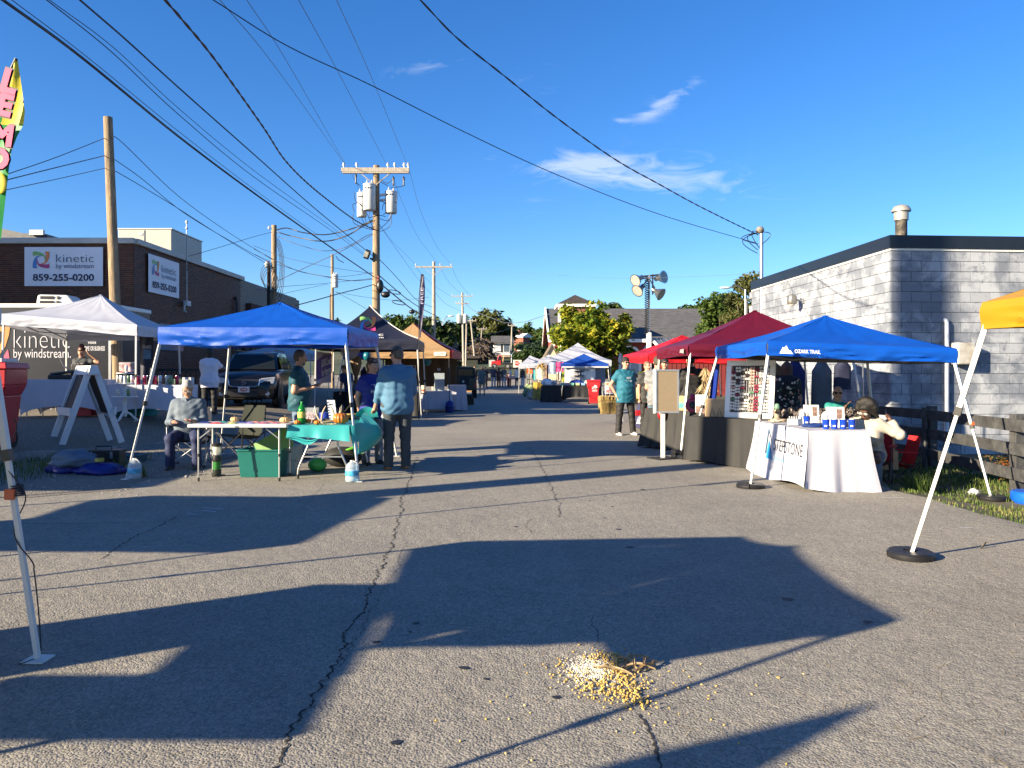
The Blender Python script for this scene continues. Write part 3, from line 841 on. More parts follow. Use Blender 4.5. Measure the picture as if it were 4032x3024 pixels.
mbm=MB().box((0,0,0),(s2-s1,.24,zc1-zc0));mbm.move(M);mbm.build("casing",mat("cab_beige",(.42,.41,.38),.6,.1,.1,dirt=((.25,.18,.12),.5,4)),mc,world=True,bevel=.03)
vs_=front_at(3648);vp=K0+fd*vs_+sd*.9
vz0=KTOP+.1;vz1=CAM_H+(HY-832)/F_PX*vp.y
sk=thing("vent_stack","stubby roof chimney with a pale round cap on the block building","chimney",vp+Vector((0,0,vz0)))
rr_=22/F_PX*vp.y
sk_m=mat("sooty_flue",(.045,.04,.035),.7,.2,.5,8,dirt=((.24,.2,.15),.8,5))
MB().cyl(vp+Vector((0,0,vz0)),vp+Vector((0,0,vz1-.18)),rr_,n=20,caps=False).build("flue",sk_m,sk,40,True)
MB().lathe([(rr_*1.2,-.19),(rr_*1.25,-.02),(rr_*1.62,-.01),(rr_*1.6,.03),(rr_*1.2,.1),(rr_*.4,.135),(.01,.14)],vp+Vector((0,0,vz1)),22).build("cap",mat("cap_alu",(.36,.34,.30),.4,.4,.15),sk,35,True)
tm=side_at(2998);tm=min(tm,7.4);mp=K0+sd*tm+SIDE_N*.12
mp=Vector(((2998-CX)/F_PX*mp.y,mp.y,0));mz=CAM_H+(HY-915)/F_PX*mp.y
sm_=thing("service_mast","steel service mast with cable loops at the block building's far corner","mast",mp)
MB().cyl(mp+Vector((0,0,0)),mp+Vector((0,0,mz)),.055,n=10).build("pole",STEEL,sm_,40,True)
MB().lathe([(.06,0),(.1,.03),(.12,.1),(.08,.18),(.01,.2)],mp+Vector((-.04,0,mz-.03)),12).build("weatherhead",mat("whead",(.25,.22,.18),.5,.3),sm_,40,True)
lo=MB()
for k,(dx,dz,up)in enumerate(((-.35,-.5,.1),(-.5,-.6,.05),(-.25,-.45,.2),(.28,-.35,.1),(-.55,-.35,.0))):
 P=[mp+Vector((-.05,-.02,mz))]
 for i in range(1,9):
  t=i/8;P.append(mp+Vector((-.05+dx*math.sin(t*3.0)*(1 if k!=3 else 1),-.03*k,mz+up*math.sin(t*3.14)+dz*t)))
 lo.tube(P,.012,5)
lo.build("cable_loop",WIRE_BLACK,sm_,60,True)
BARN_RED=mat("barn_red",(.22,.03,.025),.75,0,.2,5)
SHINGLE=mat("shingle",(.075,.075,.08),.9,0,.3,1.5,bump=.4,bscale=6,dirt=((.07,.07,.075),.6,.5))
DARK_SHINGLE=mat("dark_shingle",(.035,.028,.025),.9,0,.3,3)
CHURCH_BRICK=mat("church_brick",(.20,.075,.05),.85,0,.3,9,bump=.3,bscale=30)
WINDOW=glass("window_pane",(.10,.13,.17),.08,.9)
TRIM=mat("white_trim",(.74,.74,.72),.6,0,.05)
def P3(x,y,z):return Vector((x,y,z))
ch=thing("church","red church with grey shingle roof, white trim and a square brick tower","church",(8,80,0))
ex0,ex1,ey,ez,ry,rz_=3.9,21.8,80.0,4.9,88.0,8.75
MB().prism([P3(ex0+.6,80.4,0),P3(ex0+.6,80.4,ez-.1),P3(ex0+.6,88,rz_-.25),P3(ex0+.6,95.6,ez-.1),P3(ex0+.6,95.6,0)],(ex1-ex0-1.2,0,0)).build("wall",BARN_RED,ch,world=True)
rf=MB()
rf.prism([P3(ex0,79.6,ez-.15),P3(ex0,79.6,ez+.1),P3(ex0,88,rz_+.05),P3(ex0,96.4,ez+.1),P3(ex0,96.4,ez-.15),P3(ex0,88,rz_-.2)],(ex1-ex0,0,0))
roof=rf.build("roof",SHINGLE,ch,world=True)
MB().box(((ex0+ex1)/2,79.55,ez-.12),(ex1-ex0+.1,.12,.34)).build("eave_trim",TRIM,ch,world=True)
gt=MB()
for a,b in((P3(ex0-.08,79.5,ez-.05),P3(ex0-.08,88,rz_-.02)),(P3(ex0-.08,88,rz_-.02),P3(ex0-.08,96.5,ez-.05))):gt.bar(a,b,.12,.5)
gt.bar(P3(ex0+.4,79.9,0),P3(ex0+.4,79.9,ez-.2),.3)
gt.build("gable_trim",TRIM,ch,world=True)
def arched(mb,cx,y,z0,w,h,depth,n=10):
 poly=[(cx-w/2,z0),(cx+w/2,z0),(cx+w/2,z0+h-w/2)]+[(cx+w/2*math.cos(a),z0+h-w/2+w/2*math.sin(a))for a in[math.pi*k/n for k in range(1,n)]]+[(cx-w/2,z0+h-w/2)]
 return mb.prism([P3(x,y,z)for x,z in poly],(0,depth,0))
wc=W(2482,1420,80)
wfr=arched(MB(),wc.x,80.3,1.3,2.4,3.0,.3).build("window_frame",TRIM,ch,world=True)
arched(MB(),wc.x,80.25,1.4,1.85,2.65,.1).build("pane",mat("pane_pale",(.35,.38,.42),.2,0,.1),wfr,world=True)
MB().box((wc.x,80.2,2.6),(.12,.1,2.6)).build("mullion",TRIM,wfr,world=True)
MB().box((19.2,79.5,5.6),(.05,.05,2.2)).build("roof_pipe",GREY_METAL,ch,world=True)
tx0,tx1,ty0,ty1=4.75,8.0,76.2,79.4
tz=8.0
MB().box(((tx0+tx1)/2,(ty0+ty1)/2,tz/2),(tx1-tx0,ty1-ty0,tz)).build("tower",CHURCH_BRICK,ch,world=True)
MB().box(((tx0+tx1)/2,(ty0+ty1)/2,tz+.12),(tx1-tx0+.7,ty1-ty0+.7,.26)).build("cornice",TRIM,ch,world=True)
o_=.32;ap=P3((tx0+tx1)/2,(ty0+ty1)/2,9.35)
b4=[P3(tx0-o_,ty0-o_,tz+.25),P3(tx1+o_,ty0-o_,tz+.25),P3(tx1+o_,ty1+o_,tz+.25),P3(tx0-o_,ty1+o_,tz+.25)]
MB().add(b4+[ap],[(0,1,4),(1,2,4),(2,3,4),(3,0,4),(3,2,1,0)]).build("tower_roof",DARK_SHINGLE,ch,world=True)
MB().box((tx0-.05,ty0-.1,4),(.28,.2,8)).build("downspout",TRIM,ch,world=True)
tw=arched(MB(),6.55,ty0-.05,4.6,1.25,2.6,.1).build("window_frame",mat("arch_stone",(.30,.2,.14),.8),ch,world=True)
arched(MB(),6.55,ty0-.09,4.75,.95,2.3,.05).build("pane",WINDOW,tw,world=True)
eg=thing("entry_porch","small beige gabled porch at the left foot of the church","porch",(3.6,78,0))
e0=W(2138,1440,77)
MB().prism([P3(2.9,76,0),P3(4.7,76,0),P3(4.7,76,2.6),P3(3.95,76,4.1),P3(2.9,76,2.2)],(0,4,0)).build("wall",mat("porch_beige",(.48,.40,.28),.8),eg,world=True)
MB().prism([P3(2.75,75.8,2.05),P3(3.95,75.8,4.15),P3(4.9,75.8,2.5),P3(4.9,75.8,2.75),P3(3.95,75.8,4.4),P3(2.6,75.8,2.1)],(0,4.4,0)).build("roof",mat("porch_roof",(.16,.13,.10),.9),eg,world=True)
bn=thing("barn","low barn-red shed with ribbed grey metal roof and white rake boards","barn",(9.5,48,0))
A=P3(9.52,48,0);axu=P3(.985,.17,0).normalized();dpt=P3(-.10,1,0).normalized()
wB,Lb=4.4,9.0;ze,zr=2.93,3.66
def bp(l,d,z):return A+axu*l+dpt*d+P3(0,0,z)
MB().prism([bp(.15,.15,0),bp(.15,.15,ze),bp(.15,wB/2,zr-.12),bp(.15,wB-.15,ze),bp(.15,wB-.15,0)],axu*(Lb-.3)).build("wall",BARN_RED,bn,world=True)
MROOF=mat("metal_roof",(.155,.17,.185),.4,.3,.12,2)
for k in range(20):
 l0,l1=-.15+k*.465,-.15+(k+1)*.465-.02
 MB().hexa([bp(l0,-.3,ze-.1),bp(l1,-.3,ze-.1),bp(l1,wB/2,zr),bp(l0,wB/2,zr)],[bp(l0,-.3,ze-.06),bp(l1,-.3,ze-.06),bp(l1,wB/2,zr+.05),bp(l0,wB/2,zr+.05)]).build("roof_panel",MROOF,bn,world=True)
ribs=MB()
for k in range(21):ribs.bar(bp(-.16+k*.465,-.3,ze-.04),bp(-.16+k*.465,wB/2,zr+.07),.05,.05)
ribs.build("roof_rib",MROOF,bn,world=True,kind="stuff")
MB().hexa([bp(-.15,wB/2,zr),bp(Lb,wB/2,zr),bp(Lb,wB+.3,ze-.1),bp(-.15,wB+.3,ze-.1)],[bp(-.15,wB/2,zr+.06),bp(Lb,wB/2,zr+.06),bp(Lb,wB+.3,ze-.04),bp(-.15,wB+.3,ze-.04)]).build("rear_roof",MROOF,bn,world=True)
rk=MB();rk.bar(bp(-.18,-.32,ze-.16),bp(-.18,wB/2,zr-.03),.06,.2);rk.bar(bp(-.18,wB/2,zr-.03),bp(-.18,wB+.32,ze-.16),.06,.2);rk.bar(bp(-.2,-.32,ze-.13),bp(Lb,-.32,ze-.13),.06,.1)
rk.build("rake_board",TRIM,bn,world=True)
brd=MB()
for k in range(1,16):brd.box(bp(.13,.15+k*.27,1.55),(.02,.03,3.0))
for k in range(30):brd.box(bp(.2+k*.3,.14,1.4),(.03,.02,2.8))
brd.build("batten",mat("barn_batten",(.16,.02,.018),.75),bn,world=True,kind="stuff")
def house(loc,w,d,h,rh,rz,wallm,roofm,label,wins=(),axis="x",chimney=None):
 t=thing("house",label,"house",loc,rz)
 MB().box((0,0,h/2-1),(w,d,h+2)).build("wall",wallm,t)
 ov=.4
 if axis=="x":
  pr=[P3(-w/2-ov,-d/2-ov,h-.1),P3(-w/2-ov,-d/2-ov,h+.12),P3(-w/2-ov,0,h+rh),P3(-w/2-ov,d/2+ov,h+.12),P3(-w/2-ov,d/2+ov,h-.1)]
  r_=MB().prism(pr,(w+2*ov,0,0)).build("roof",roofm,t)
 else:
  pr=[P3(w/2+ov,-d/2-ov,h-.1),P3(w/2+ov,-d/2-ov,h+.12),P3(0,-d/2-ov,h+rh),P3(-w/2-ov,-d/2-ov,h+.12),P3(-w/2-ov,-d/2-ov,h-.1)]
  r_=MB().prism(pr,(0,d+2*ov,0)).build("roof",roofm,t)
 if chimney:MB().box((chimney,.3,h+rh+.1),(.5,.5,1.3)).build("chimney",CHURCH_BRICK,r_)
 for(x,z,ww,wh)in wins:
  f=MB().box((x,-d/2-.02,z),(ww+.2,.1,wh+.2)).build("window",TRIM,t)
  MB().box((x,-d/2-.06,z),(ww,.06,wh)).build("pane",WINDOW,f)
  for s in(-1,1):MB().box((x+s*(ww/2+.32),-d/2-.04,z),(.35,.08,wh+.1)).build("shutter",DARK_METAL,f)
 return t
def hz(y):return ground_h(0,y)
SIDING=mat("siding",(.55,.57,.60),.7,0,.06,4)
BROWN_WALL=mat("brown_wall",(.12,.075,.05),.85,0,.25,2)
TAN_WALL=mat("tan_wall",(.30,.24,.17),.85,0,.15,2)
p=W(1975,1400,140)
house((p.x,140,p.z-.6),3.2,5,2.7,1.5,.12,SIDING,SHINGLE,"white sided house with black shutters among the hillside trees",[(.6,2.0,1.0,1.6)],"x")
p=W(1748,1400,135);house((p.x,135,p.z),3.4,6,1.4,1.3,-.1,BROWN_WALL,SHINGLE,"brown house with low grey roof behind the streetlight",[(-.8,.8,.6,.7),(.9,.8,.6,.7)])
p=W(1972,1440,128);house((p.x,128,p.z),4.2,4,1.5,.3,.1,TAN_WALL,TAN_WALL,"flat tan shed below the white house",[])
p=W(2055,1345,165);house((p.x,165,p.z-.5),1.9,3,1.4,.8,.7,CHURCH_BRICK,TRIM,"brick house with a white gable edge and a chimney high among the trees",[],"y",-.5)
p=W(1850,1395,150);house((p.x,150,p.z-1),3.4,4,2.2,1.2,.0,BROWN_WALL,DARK_SHINGLE,"dark roofed low house half hidden by bare branches",[(0,1.2,1.2,1)])
p=W(2130,1400,145);house((p.x,145,p.z-1),2.6,4,2.2,1.2,-.2,SIDING,SHINGLE,"grey roofed house behind the conifer beside the church",[])
p=W(1825,1445,110);house((p.x,110,p.z-.6),4.2,4,1.9,.3,0,mat("dark_wall",(.02,.025,.02),.9),DARK_SHINGLE,"low dark green shed at the back of the cross street",[])
LEAF_Y=leafmat("leaf_yellow",[(.045,.085,.010),(.10,.16,.016),(.20,.25,.025),(.36,.34,.03),(.48,.38,.035)],.35)
LEAF_G=leafmat("leaf_green",[(.014,.03,.008),(.035,.065,.012),(.065,.105,.02),(.10,.14,.03)],.25)
LEAF_D=leafmat("leaf_dark",[(.014,.026,.010),(.03,.052,.016),(.055,.085,.024),(.085,.115,.03)],.2)
LEAF_O=leafmat("leaf_olive",[(.03,.042,.014),(.065,.08,.022),(.11,.12,.036),(.16,.155,.055)],.25)
LEAF_C=leafmat("leaf_conifer",[(.010,.024,.010),(.022,.046,.014),(.042,.078,.02),(.075,.11,.03)],.1)
BARK=mat("bark",(.09,.07,.05),.9,0,.3,6,bump=.6,bscale=14)
def crown(mb,c,rad,n,leaf,seed,clumps=26,flat=.9,droop=.3,hollow=.45,aspect=.62):
 """leaf-sized faces gathered in clumps through an uneven volume"""
 rr=random.Random(seed);c=Vector(c);cl=[]
 for i in range(clumps):
  d=Vector((rr.gauss(0,1),rr.gauss(0,1),rr.gauss(0,1))).normalized()*(hollow+(1-hollow)*rr.random()**.6)
  d=d*(1+.16*mnoise.noise(d*2.1+Vector((seed,0,0))))
  cl.append((Vector((c.x+d.x*rad[0],c.y+d.y*rad[1],c.z+d.z*rad[2])),rr.uniform(.16,.34)*min(rad)))
 vs=[];fs=[]
 for i in range(n):
  cc,r=cl[rr.randrange(clumps)]
  d=Vector((rr.gauss(0,1),rr.gauss(0,1),rr.gauss(0,.8))).normalized()*r*rr.random()**.4
  p=cc+d
  L_=leaf*rr.uniform(.6,1.25);a=rr.uniform(0,6.283);t=rr.uniform(-.9,.25)-droop
  x=Vector((math.cos(a)*math.cos(t),math.sin(a)*math.cos(t),math.sin(t)));y=x.cross(Vector((0,0,1))).normalized()
  y=(y+Vector((0,0,rr.uniform(-.6,.6)))).normalized();nrm=x.cross(y)
  o=len(vs);w=L_*aspect/2
  vs+=[p,p+x*L_*.45+y*w+nrm*L_*.1,p+x*L_,p+x*L_*.45-y*w+nrm*L_*.1]
  fs+=[(o,o+1,o+2),(o,o+2,o+3)]
 return mb.add(vs,fs)
def tree(label,base,h,rad,m,n,leaf,seed,trunk_r=.15,zc=None,name="tree",group=None,clumps=26,limbs=5,hollow=.45,aspect=.62,cat="tree"):
 t=thing(name,label,cat,base,0,group);rr=random.Random(seed)
 zc=h-rad[2]if zc is None else zc
 tb=MB();tp=[Vector((rr.uniform(-.05,.05)*i*.4,rr.uniform(-.05,.05)*i*.4,zc*i/4-.3))for i in range(5)]
 tb.tube(tp,[trunk_r*(1.25-.15*i)for i in range(5)],8);tb.build("trunk",BARK,t,60)
 for k in range(limbs):
  a=k*6.283/limbs+rr.uniform(-.4,.4);st=Vector((0,0,zc*rr.uniform(.4,.85)))
  e=Vector((math.cos(a)*rad[0]*.6,math.sin(a)*rad[1]*.6,zc+rad[2]*rr.uniform(-.1,.6)))
  MB().tube([st,st.lerp(e,.5)+Vector((0,0,-.08*h*rr.random())),e],[trunk_r*.55,trunk_r*.35,trunk_r*.12],6).build("limb",BARK,t,60)
 crown(MB(),(0,0,zc),rad,n,leaf,seed,clumps,hollow=hollow,aspect=aspect).build("crown",m,t)
 return t
p=W(2328,1440,50);tree("big leaved yellow green tree turning for autumn behind the white tent",(p.x,50,0),6.2,(2.75,2.4,2.4),LEAF_Y,6500,.36,21,.14,3.6,"catalpa_tree",clumps=60,hollow=.35,aspect=.8)
p=W(2395,1200,50);tree("yellow green side crown of leaves beside the big yellowing tree",(p.x+.15,50.6,0),5.6,(1.15,1.1,1.5),LEAF_Y,1500,.34,25,.09,4.2,"catalpa_tree",clumps=22,hollow=.3,aspect=.8)
p=W(2500,1500,40);tree("low yellow leaved bush under the red canopy",(p.x+.2,40,0),1.9,(1.3,1.0,.8),LEAF_Y,900,.22,22,.05,.9,"yellow_bush",clumps=20,cat="bush")
def at_px(px,top,bot,Y,wpx):
 """crown centre, radii from a pixel box at depth Y"""
 z1,z0=CAM_H+(HY-top)/F_PX*Y,CAM_H+(HY-bot)/F_PX*Y
 return(px-CX)/F_PX*Y,z1,z0,wpx/2/F_PX*Y
def tree_px(label,px,top,bot,Y,wpx,m,n,leaf,seed,**kw):
 x,z1,z0,r=at_px(px,top,bot,Y,wpx);g=ground_h(x,Y)
 rz_=max(.6,(z1-z0)/2)
 if Y>70:leaf*=1.55;n=int(n*1.35);kw["clumps"]=int(kw.get("clumps",30)*1.7);kw["hollow"]=.25
 return tree(label,(x,Y,g),z1-g,(r,r,rz_),m,n,leaf,seed,zc=(z1+z0)/2-g,**kw)
far="trees on the hillside at the end of the street"
tree_px("dense green tree just behind the black canopy's right slope",1590,1226,1420,60,220,LEAF_G,5200,.36,31,clumps=80)
tree_px("dark tree with drooping crown behind the far utility pole",1705,1236,1460,75,150,LEAF_D,2600,.4,32,clumps=40)
tree_px("tall broad olive green tree, biggest on the hill",1925,1222,1400,150,210,LEAF_O,4200,.75,33,clumps=60,group=far,trunk_r=.4)
tree_px("dark round tree left of the biggest hillside tree",1820,1255,1420,140,150,LEAF_D,3000,.7,34,clumps=44,group=far,trunk_r=.35)
tree_px("feathery olive tree above the brown house with the streetlight",1770,1265,1400,160,130,LEAF_O,2600,.7,35,clumps=36,group=far,trunk_r=.3)
tree_px("pale olive tree between the two hillside gaps",2040,1290,1440,175,120,LEAF_O,2600,.75,36,clumps=36,group=far,trunk_r=.3)
tree_px("green tree high on the hill above the brick house",2085,1275,1400,185,120,LEAF_G,2600,.75,37,clumps=36,group=far,trunk_r=.3)
tree_px("green tree at the right end of the hill beside the church",2130,1290,1420,170,110,LEAF_G,2600,.75,38,clumps=36,group=far,trunk_r=.3)
tree_px("dark conifer clump to the left of the church gable",2118,1330,1470,120,110,LEAF_C,4200,.5,39,clumps=60,trunk_r=.2,aspect=.35)
tree_px("dark conifer mass right of the white house",2062,1345,1470,125,90,LEAF_C,3600,.5,40,clumps=50,trunk_r=.2,aspect=.35)
tree_px("bare brown leafless tree in front of the hillside houses",1890,1330,1450,115,110,mat("twigs",(.10,.075,.055),.9),1900,.9,41,clumps=40,trunk_r=.15,aspect=.05)
tree_px("dark tree whose top shows over the church roof",2425,1187,1330,130,190,LEAF_D,3200,.6,42,clumps=46,trunk_r=.3)
tree_px("rounded green tree left of the street lamp arm",2745,1172,1400,95,240,LEAF_G,4200,.5,43,clumps=50,trunk_r=.3)
tree_px("green tree between the church roof and the grey block building",2850,1140,1420,75,210,LEAF_G,4600,.42,44,clumps=50,trunk_r=.25)
tree_px("tall sunlit tree rising beside the block building's far corner",2945,1072,1400,62,190,LEAF_O,5200,.36,45,clumps=80,trunk_r=.25)
tree_px("dark shrubs below the hillside houses",2020,1425,1475,118,130,LEAF_C,1800,.45,46,clumps=30,trunk_r=.1)
tree_px("scrubby dark bushes left of the leaning pole",1760,1400,1480,100,130,LEAF_D,2000,.45,47,clumps=30,trunk_r=.1)
tree_px("dark hedge filling the gap behind the far white tents",2170,1420,1500,78,130,LEAF_D,1800,.35,48,clumps=30,trunk_r=.1)
tree_px("broad dark tree between the hillside houses",1960,1330,1470,175,160,LEAF_D,2600,.8,49,clumps=40,group=far,trunk_r=.3)
tree_px("low dark tree behind the wooden fence panel",1690,1340,1500,90,150,LEAF_D,2200,.5,50,clumps=40,trunk_r=.2)
mbw=MB()
for k in range(26):
 rr=random.Random(100+k);x=-105+k*7.5;y=192+rr.uniform(0,22)
 if-40<x<60 or True:
  crown(mbw,(x,y,ground_h(0,y)+rr.uniform(1.5,3)),(7,5,rr.uniform(3.0,4.6)),700,1.7,k,30,hollow=.2)
mbw.build("woodland",LEAF_D,kind="stuff")
tree("low round shrub covered in rusty red flowers behind the fence",(7.15,10.55,-.15),.62,(.5,.45,.32),leafmat("flower_shrub",[(.03,.05,.01),(.09,.08,.02),(.25,.06,.02),(.30,.05,.02)],.2),1500,.05,60,.02,.36,"flower_shrub",clumps=40,cat="shrub")
INSUL=mat("insulator",(.45,.45,.48),.3,0,.1)
CAN=mat("transformer_grey",(.56,.57,.57),.45,.1,.05)
def pole(label,base,top,r0,r1,m=WOOD_POLE,name="utility_pole"):
 t=thing(name,label,"utility pole",base)
 b,e=Vector((0,0,0)),Vector(top)-Vector(base)
 n=8;P=[b.lerp(e,i/n)for i in range(n+1)]
 MB().tube(P,[r0+(r1-r0)*i/n for i in range(n+1)],14).build("pole",m,t,60)
 return t
def crossarm(t,z,half,dirx=(1,0,0),w=.12,braces=True,pins=(-.95,-.35,.3,.95),xoff=0.0,m=WOOD_GREY):
 d=Vector(dirx).normalized();c=Vector((xoff,-.14,z))
 MB().bar(c-d*half,c+d*half,w,w*1.1).build("crossarm",m,t)
 if braces:
  for s in(-1,1):MB().bar(c+d*(s*half*.52)+Vector((0,0,-.05)),Vector((xoff,-.1,z-half*.45)),.06,.03).build("brace",WOOD_GREY,t)
 for q in pins:
  MB().lathe([(.02,0),(.02,.08),(.06,.1),(.06,.14),(.035,.15),(.05,.17),(.05,.21),(.01,.24)],c+d*(q*half)+Vector((0,0,w*.5)),8).build("insulator",INSUL,t,40)
def can(t,x,y,z,r,h,n=18):
 c=MB().lathe([(r*.92,0),(r,.03),(r,h*.93),(r*1.06,h*.935),(r*1.06,h*.96),(r*.9,h*.985),(.02,h)],(x,y,z),n).build("transformer",CAN,t,40)
 for a in(-.4,.4):
  MB().lathe([(.035,0),(.05,.03),(.03,.06),(.05,.09),(.03,.12),(.012,.2)],(x+a*r,y,z+h*.97),7).build("bushing",INSUL,c,40)
 for k in range(3):MB().ell((x-r*.5+k*r*.45,y-r*.95,z+h*.8),(.035,.05,.035),6,4).build("terminal",DARK_METAL,c,60)
 return c
MY=33.0
mtop=W(1482,652,MY);mb_=(W(1480,1468,MY).x,MY,0)
mpole=pole("main utility pole with three grey transformers behind the black canopy",mb_,(mtop.x,MY,mtop.z),.20,.13)
s=MY/F_PX
crossarm(mpole,mtop.z-.22,1.45,w=.15,pins=(-.93,-.55,.37,.57,.85,.97))
crossarm(mpole,mtop.z-.30,1.42,w=.13,pins=(),braces=False,xoff=.02)
for px,py in((1405,690),(1552,700),(1592,700)):
 x=(px-1480)*s;z=CAM_H+(HY-py)*s
 MB().lathe([(.03,0),(.045,.05),(.03,.1),(.045,.15),(.03,.2),(.05,.28),(.05,.36),(.02,.4)],(x,-.2,z-.4),8).build("cutout",DARK_METAL,mpole,40)
for px,y0,y1,w,dy in((1420,752,850,38,.25),(1460,730,835,48,-.32),(1540,752,840,47,.0)):
 r=w/2*s;z0=CAM_H+(HY-y1)*s;z1=CAM_H+(HY-y0)*s
 can(mpole,(px-1480)*s,dy,z0,r,z1-z0)
br=MB()
for py in(770,790):br.bar((0,0,CAM_H+(HY-py)*s),(.5,0,CAM_H+(HY-py+4)*s),.12,.09)
br.build("bracket",CAN,mpole)
ml=MB();rr=random.Random(5)
def mp_(px,py,y=-.15):return Vector(((px-1480)*s,y,CAM_H+(HY-py)*s))
def loopy(mb,pts,r=.014,y=-.2):
 P=[mp_(a,b,y+.03*i)for i,(a,b)in enumerate(pts)];Q=[]
 for i in range(len(P)-1):
  p0,p1,p2,p3=P[max(0,i-1)],P[i],P[i+1],P[min(len(P)-1,i+2)]
  for k in range(5):
   t=k/5;Q.append(.5*((2*p1)+(p2-p0)*t+(2*p0-5*p1+4*p2-p3)*t*t+(3*p1-p0-3*p2+p3)*t**3))
 Q.append(P[-1]);mb.tube(Q,r,5)
for pts in([(1398,760),(1402,790),(1430,815),(1440,800)],[(1400,838),(1392,810),(1420,805),(1450,850),(1470,900)],[(1394,845),(1396,880),(1440,900),(1480,908)],[(1450,745),(1452,790),(1475,820)],[(1566,765),(1562,800),(1520,802),(1500,790)],[(1508,830),(1515,805),(1545,808),(1540,860),(1495,905)],[(1512,850),(1540,830),(1530,870),(1490,860)],[(1545,842),(1540,890),(1505,912),(1485,905)],[(1407,705),(1406,722),(1422,735)],[(1552,706),(1530,725),(1500,712)],[(1592,708),(1590,735),(1540,742)],[(1460,840),(1455,860),(1490,850),(1520,855)],[(1440,850),(1450,895),(1476,895)],[(1425,850),(1440,885),(1478,870)],[(1500,720),(1520,730),(1530,735)]):
 loopy(ml,pts)
ml.build("jumper_wire",WIRE_BLACK,mpole,60)
fl=thing("pole_floodlight","square floodlight clamped on the left of the main pole","floodlight",Vector(mb_)+mp_(1470,1020))
MB().box(mp_(1450,1005,-.25),(.22,.3,.33),Euler((.5,.3,.3)).to_matrix()).build("housing",DARK_METAL,fl,bevel=.01).location=-mp_(1470,1020)
MB().box(mp_(1449,1006,-.41),(.17,.02,.26),Euler((.5,.3,.3)).to_matrix()).build("lens",mat("flood_lens",(.7,.66,.55),.2),fl).location=-mp_(1470,1020)
MB().bar(mp_(1462,1020,-.2),mp_(1474,1026,0),.06).build("bracket",DARK_METAL,fl).location=-mp_(1470,1020)
MB().ell(mp_(1500,1130,-.25),(.16,.2,.3),10,8).build("cable_splice",BLACK_PLASTIC,mpole,60)
MB().box(mp_(1491,1105,-.2),(.06,.06,.35)).build("guard",mat("guard_red",(.35,.1,.06),.6),mpole)
tp=W(425,462,20.6);bp_=W(470,1468,20.6)
fpole=pole("bare brown timber pole standing between the white tent and the trailer",(bp_.x,20.6,.3),(tp.x,20.6,tp.z),.15,.115)
DY=36.0
tp=W(1079,887,DY);bp_=W(1079,1468,DY)
dpole=pole("short timber pole with coiled cables left of the main pole",(bp_.x,DY,0),(tp.x,DY,tp.z),.14,.12)
sD=DY/F_PX
def dp_(px,py,y=0):return Vector(((px-1079)*sD,y,CAM_H+(HY-py)*sD))
MB().tube([dp_(1060,1600,-.05),dp_(1060,1050,-.05),dp_(1058,1040,-.1)],.085,10).build("riser_pipe",DARK_METAL,dpole,60)
MB().lathe([(.1,0),(.14,.05),(.14,.2),(.08,.3),(.01,.33)],dp_(1056,1055,-.1),10).build("weatherhead",GREY_METAL,dpole,40)
cl=MB()
for k in range(4):
 cx_,cy_,ra,rb=1104+k*4,1055+k*5,(24+k*2),(100+k*9)
 P=[]
 for i in range(17):
  a=-1.5+2.9*i/16;P.append(dp_(cx_-20+ra*math.cos(a),cy_+rb*math.sin(a),-.2-.03*k))
 cl.tube(P,.015,5)
for k in range(4):
 P=[]
 for i in range(15):
  a=6.283*i/14;P.append(dp_(1062+28*math.cos(a)+k*5,1085+42*math.sin(a)+k*9,-.3-.03*k))
 cl.tube(P,.014,5)
cl.build("cable_coil",WIRE_BLACK,dpole,60)
MB().lathe([(.02,0),(.05,.03),(.05,.12),(.02,.15)],dp_(1062,905,-.1),8).build("insulator",INSUL,dpole,40)
EY=55.0;tp=W(1308,1002,EY);bp_=W(1310,1468,EY);sE=EY/F_PX
epole=pole("thin distant pole with one white transformer left of the main pole",(bp_.x,EY,0),(tp.x,EY,tp.z),.13,.1)
can(epole,12*sE,-.2,CAM_H+(HY-1133)*sE,.22,.95)
MB().tube([(-10*sE,0,CAM_H+(HY-1440)*sE),(-10*sE,0,CAM_H+(HY-1160)*sE),(0,0,CAM_H+(HY-1150)*sE)],.05,8).build("riser_pipe",DARK_METAL,epole,60)
MB().tube([(14*sE,-.1,CAM_H+(HY-1010)*sE),(25*sE,-.1,CAM_H+(HY-1025)*sE),(45*sE,-.1,CAM_H+(HY-1035)*sE)],.03,6).build("switch_arm",DARK_METAL,epole,60)
def far_pole(label,px,top,base_px,Y,arm=None,arm_z=None,r=.12,cans=0,second=None):
 g=ground_h(0,Y);tp=W(px,top,Y);bx=(base_px-CX)/F_PX*Y
 t=pole(label,(bx,Y,g-.2),(tp.x,Y,tp.z),r*1.2,r*.85,WOOD_GREY)
 dx=tp.x-bx;zz=tp.z-g+.2
 if arm:crossarm(t,zz+arm_z,arm,w=.11,pins=(-.95,.35,.95),xoff=dx)
 if second:crossarm(t,zz+second,arm*.62,w=.11,pins=(-.9,-.5,.5,.9),xoff=dx,braces=True)
 for k in range(cans):can(t,dx+(-1)**k*.42,-.15,zz-4.2,.3,1.2,12)
 return t
far_pole("second street pole with one crossarm past the blue feather flag",1708,1030,1708,62,1.5,-.45,.15)
far_pole("far street pole with double crossarms and twin transformers",1820,1152,1826,105,1.45,-.5,.16,2,-1.5)
far_pole("leaning distant pole with a small crossarm beside the twin transformer pole",1853,1258,1872,112,.8,-.2,.13)
far_pole("small distant pole with crossarm in front of the bare tree",1897,1292,1890,125,.8,-.15,.1)
far_pole("distant twin-armed pole right of the hillside trees",2016,1278,2012,118,.6,-.15,.13)
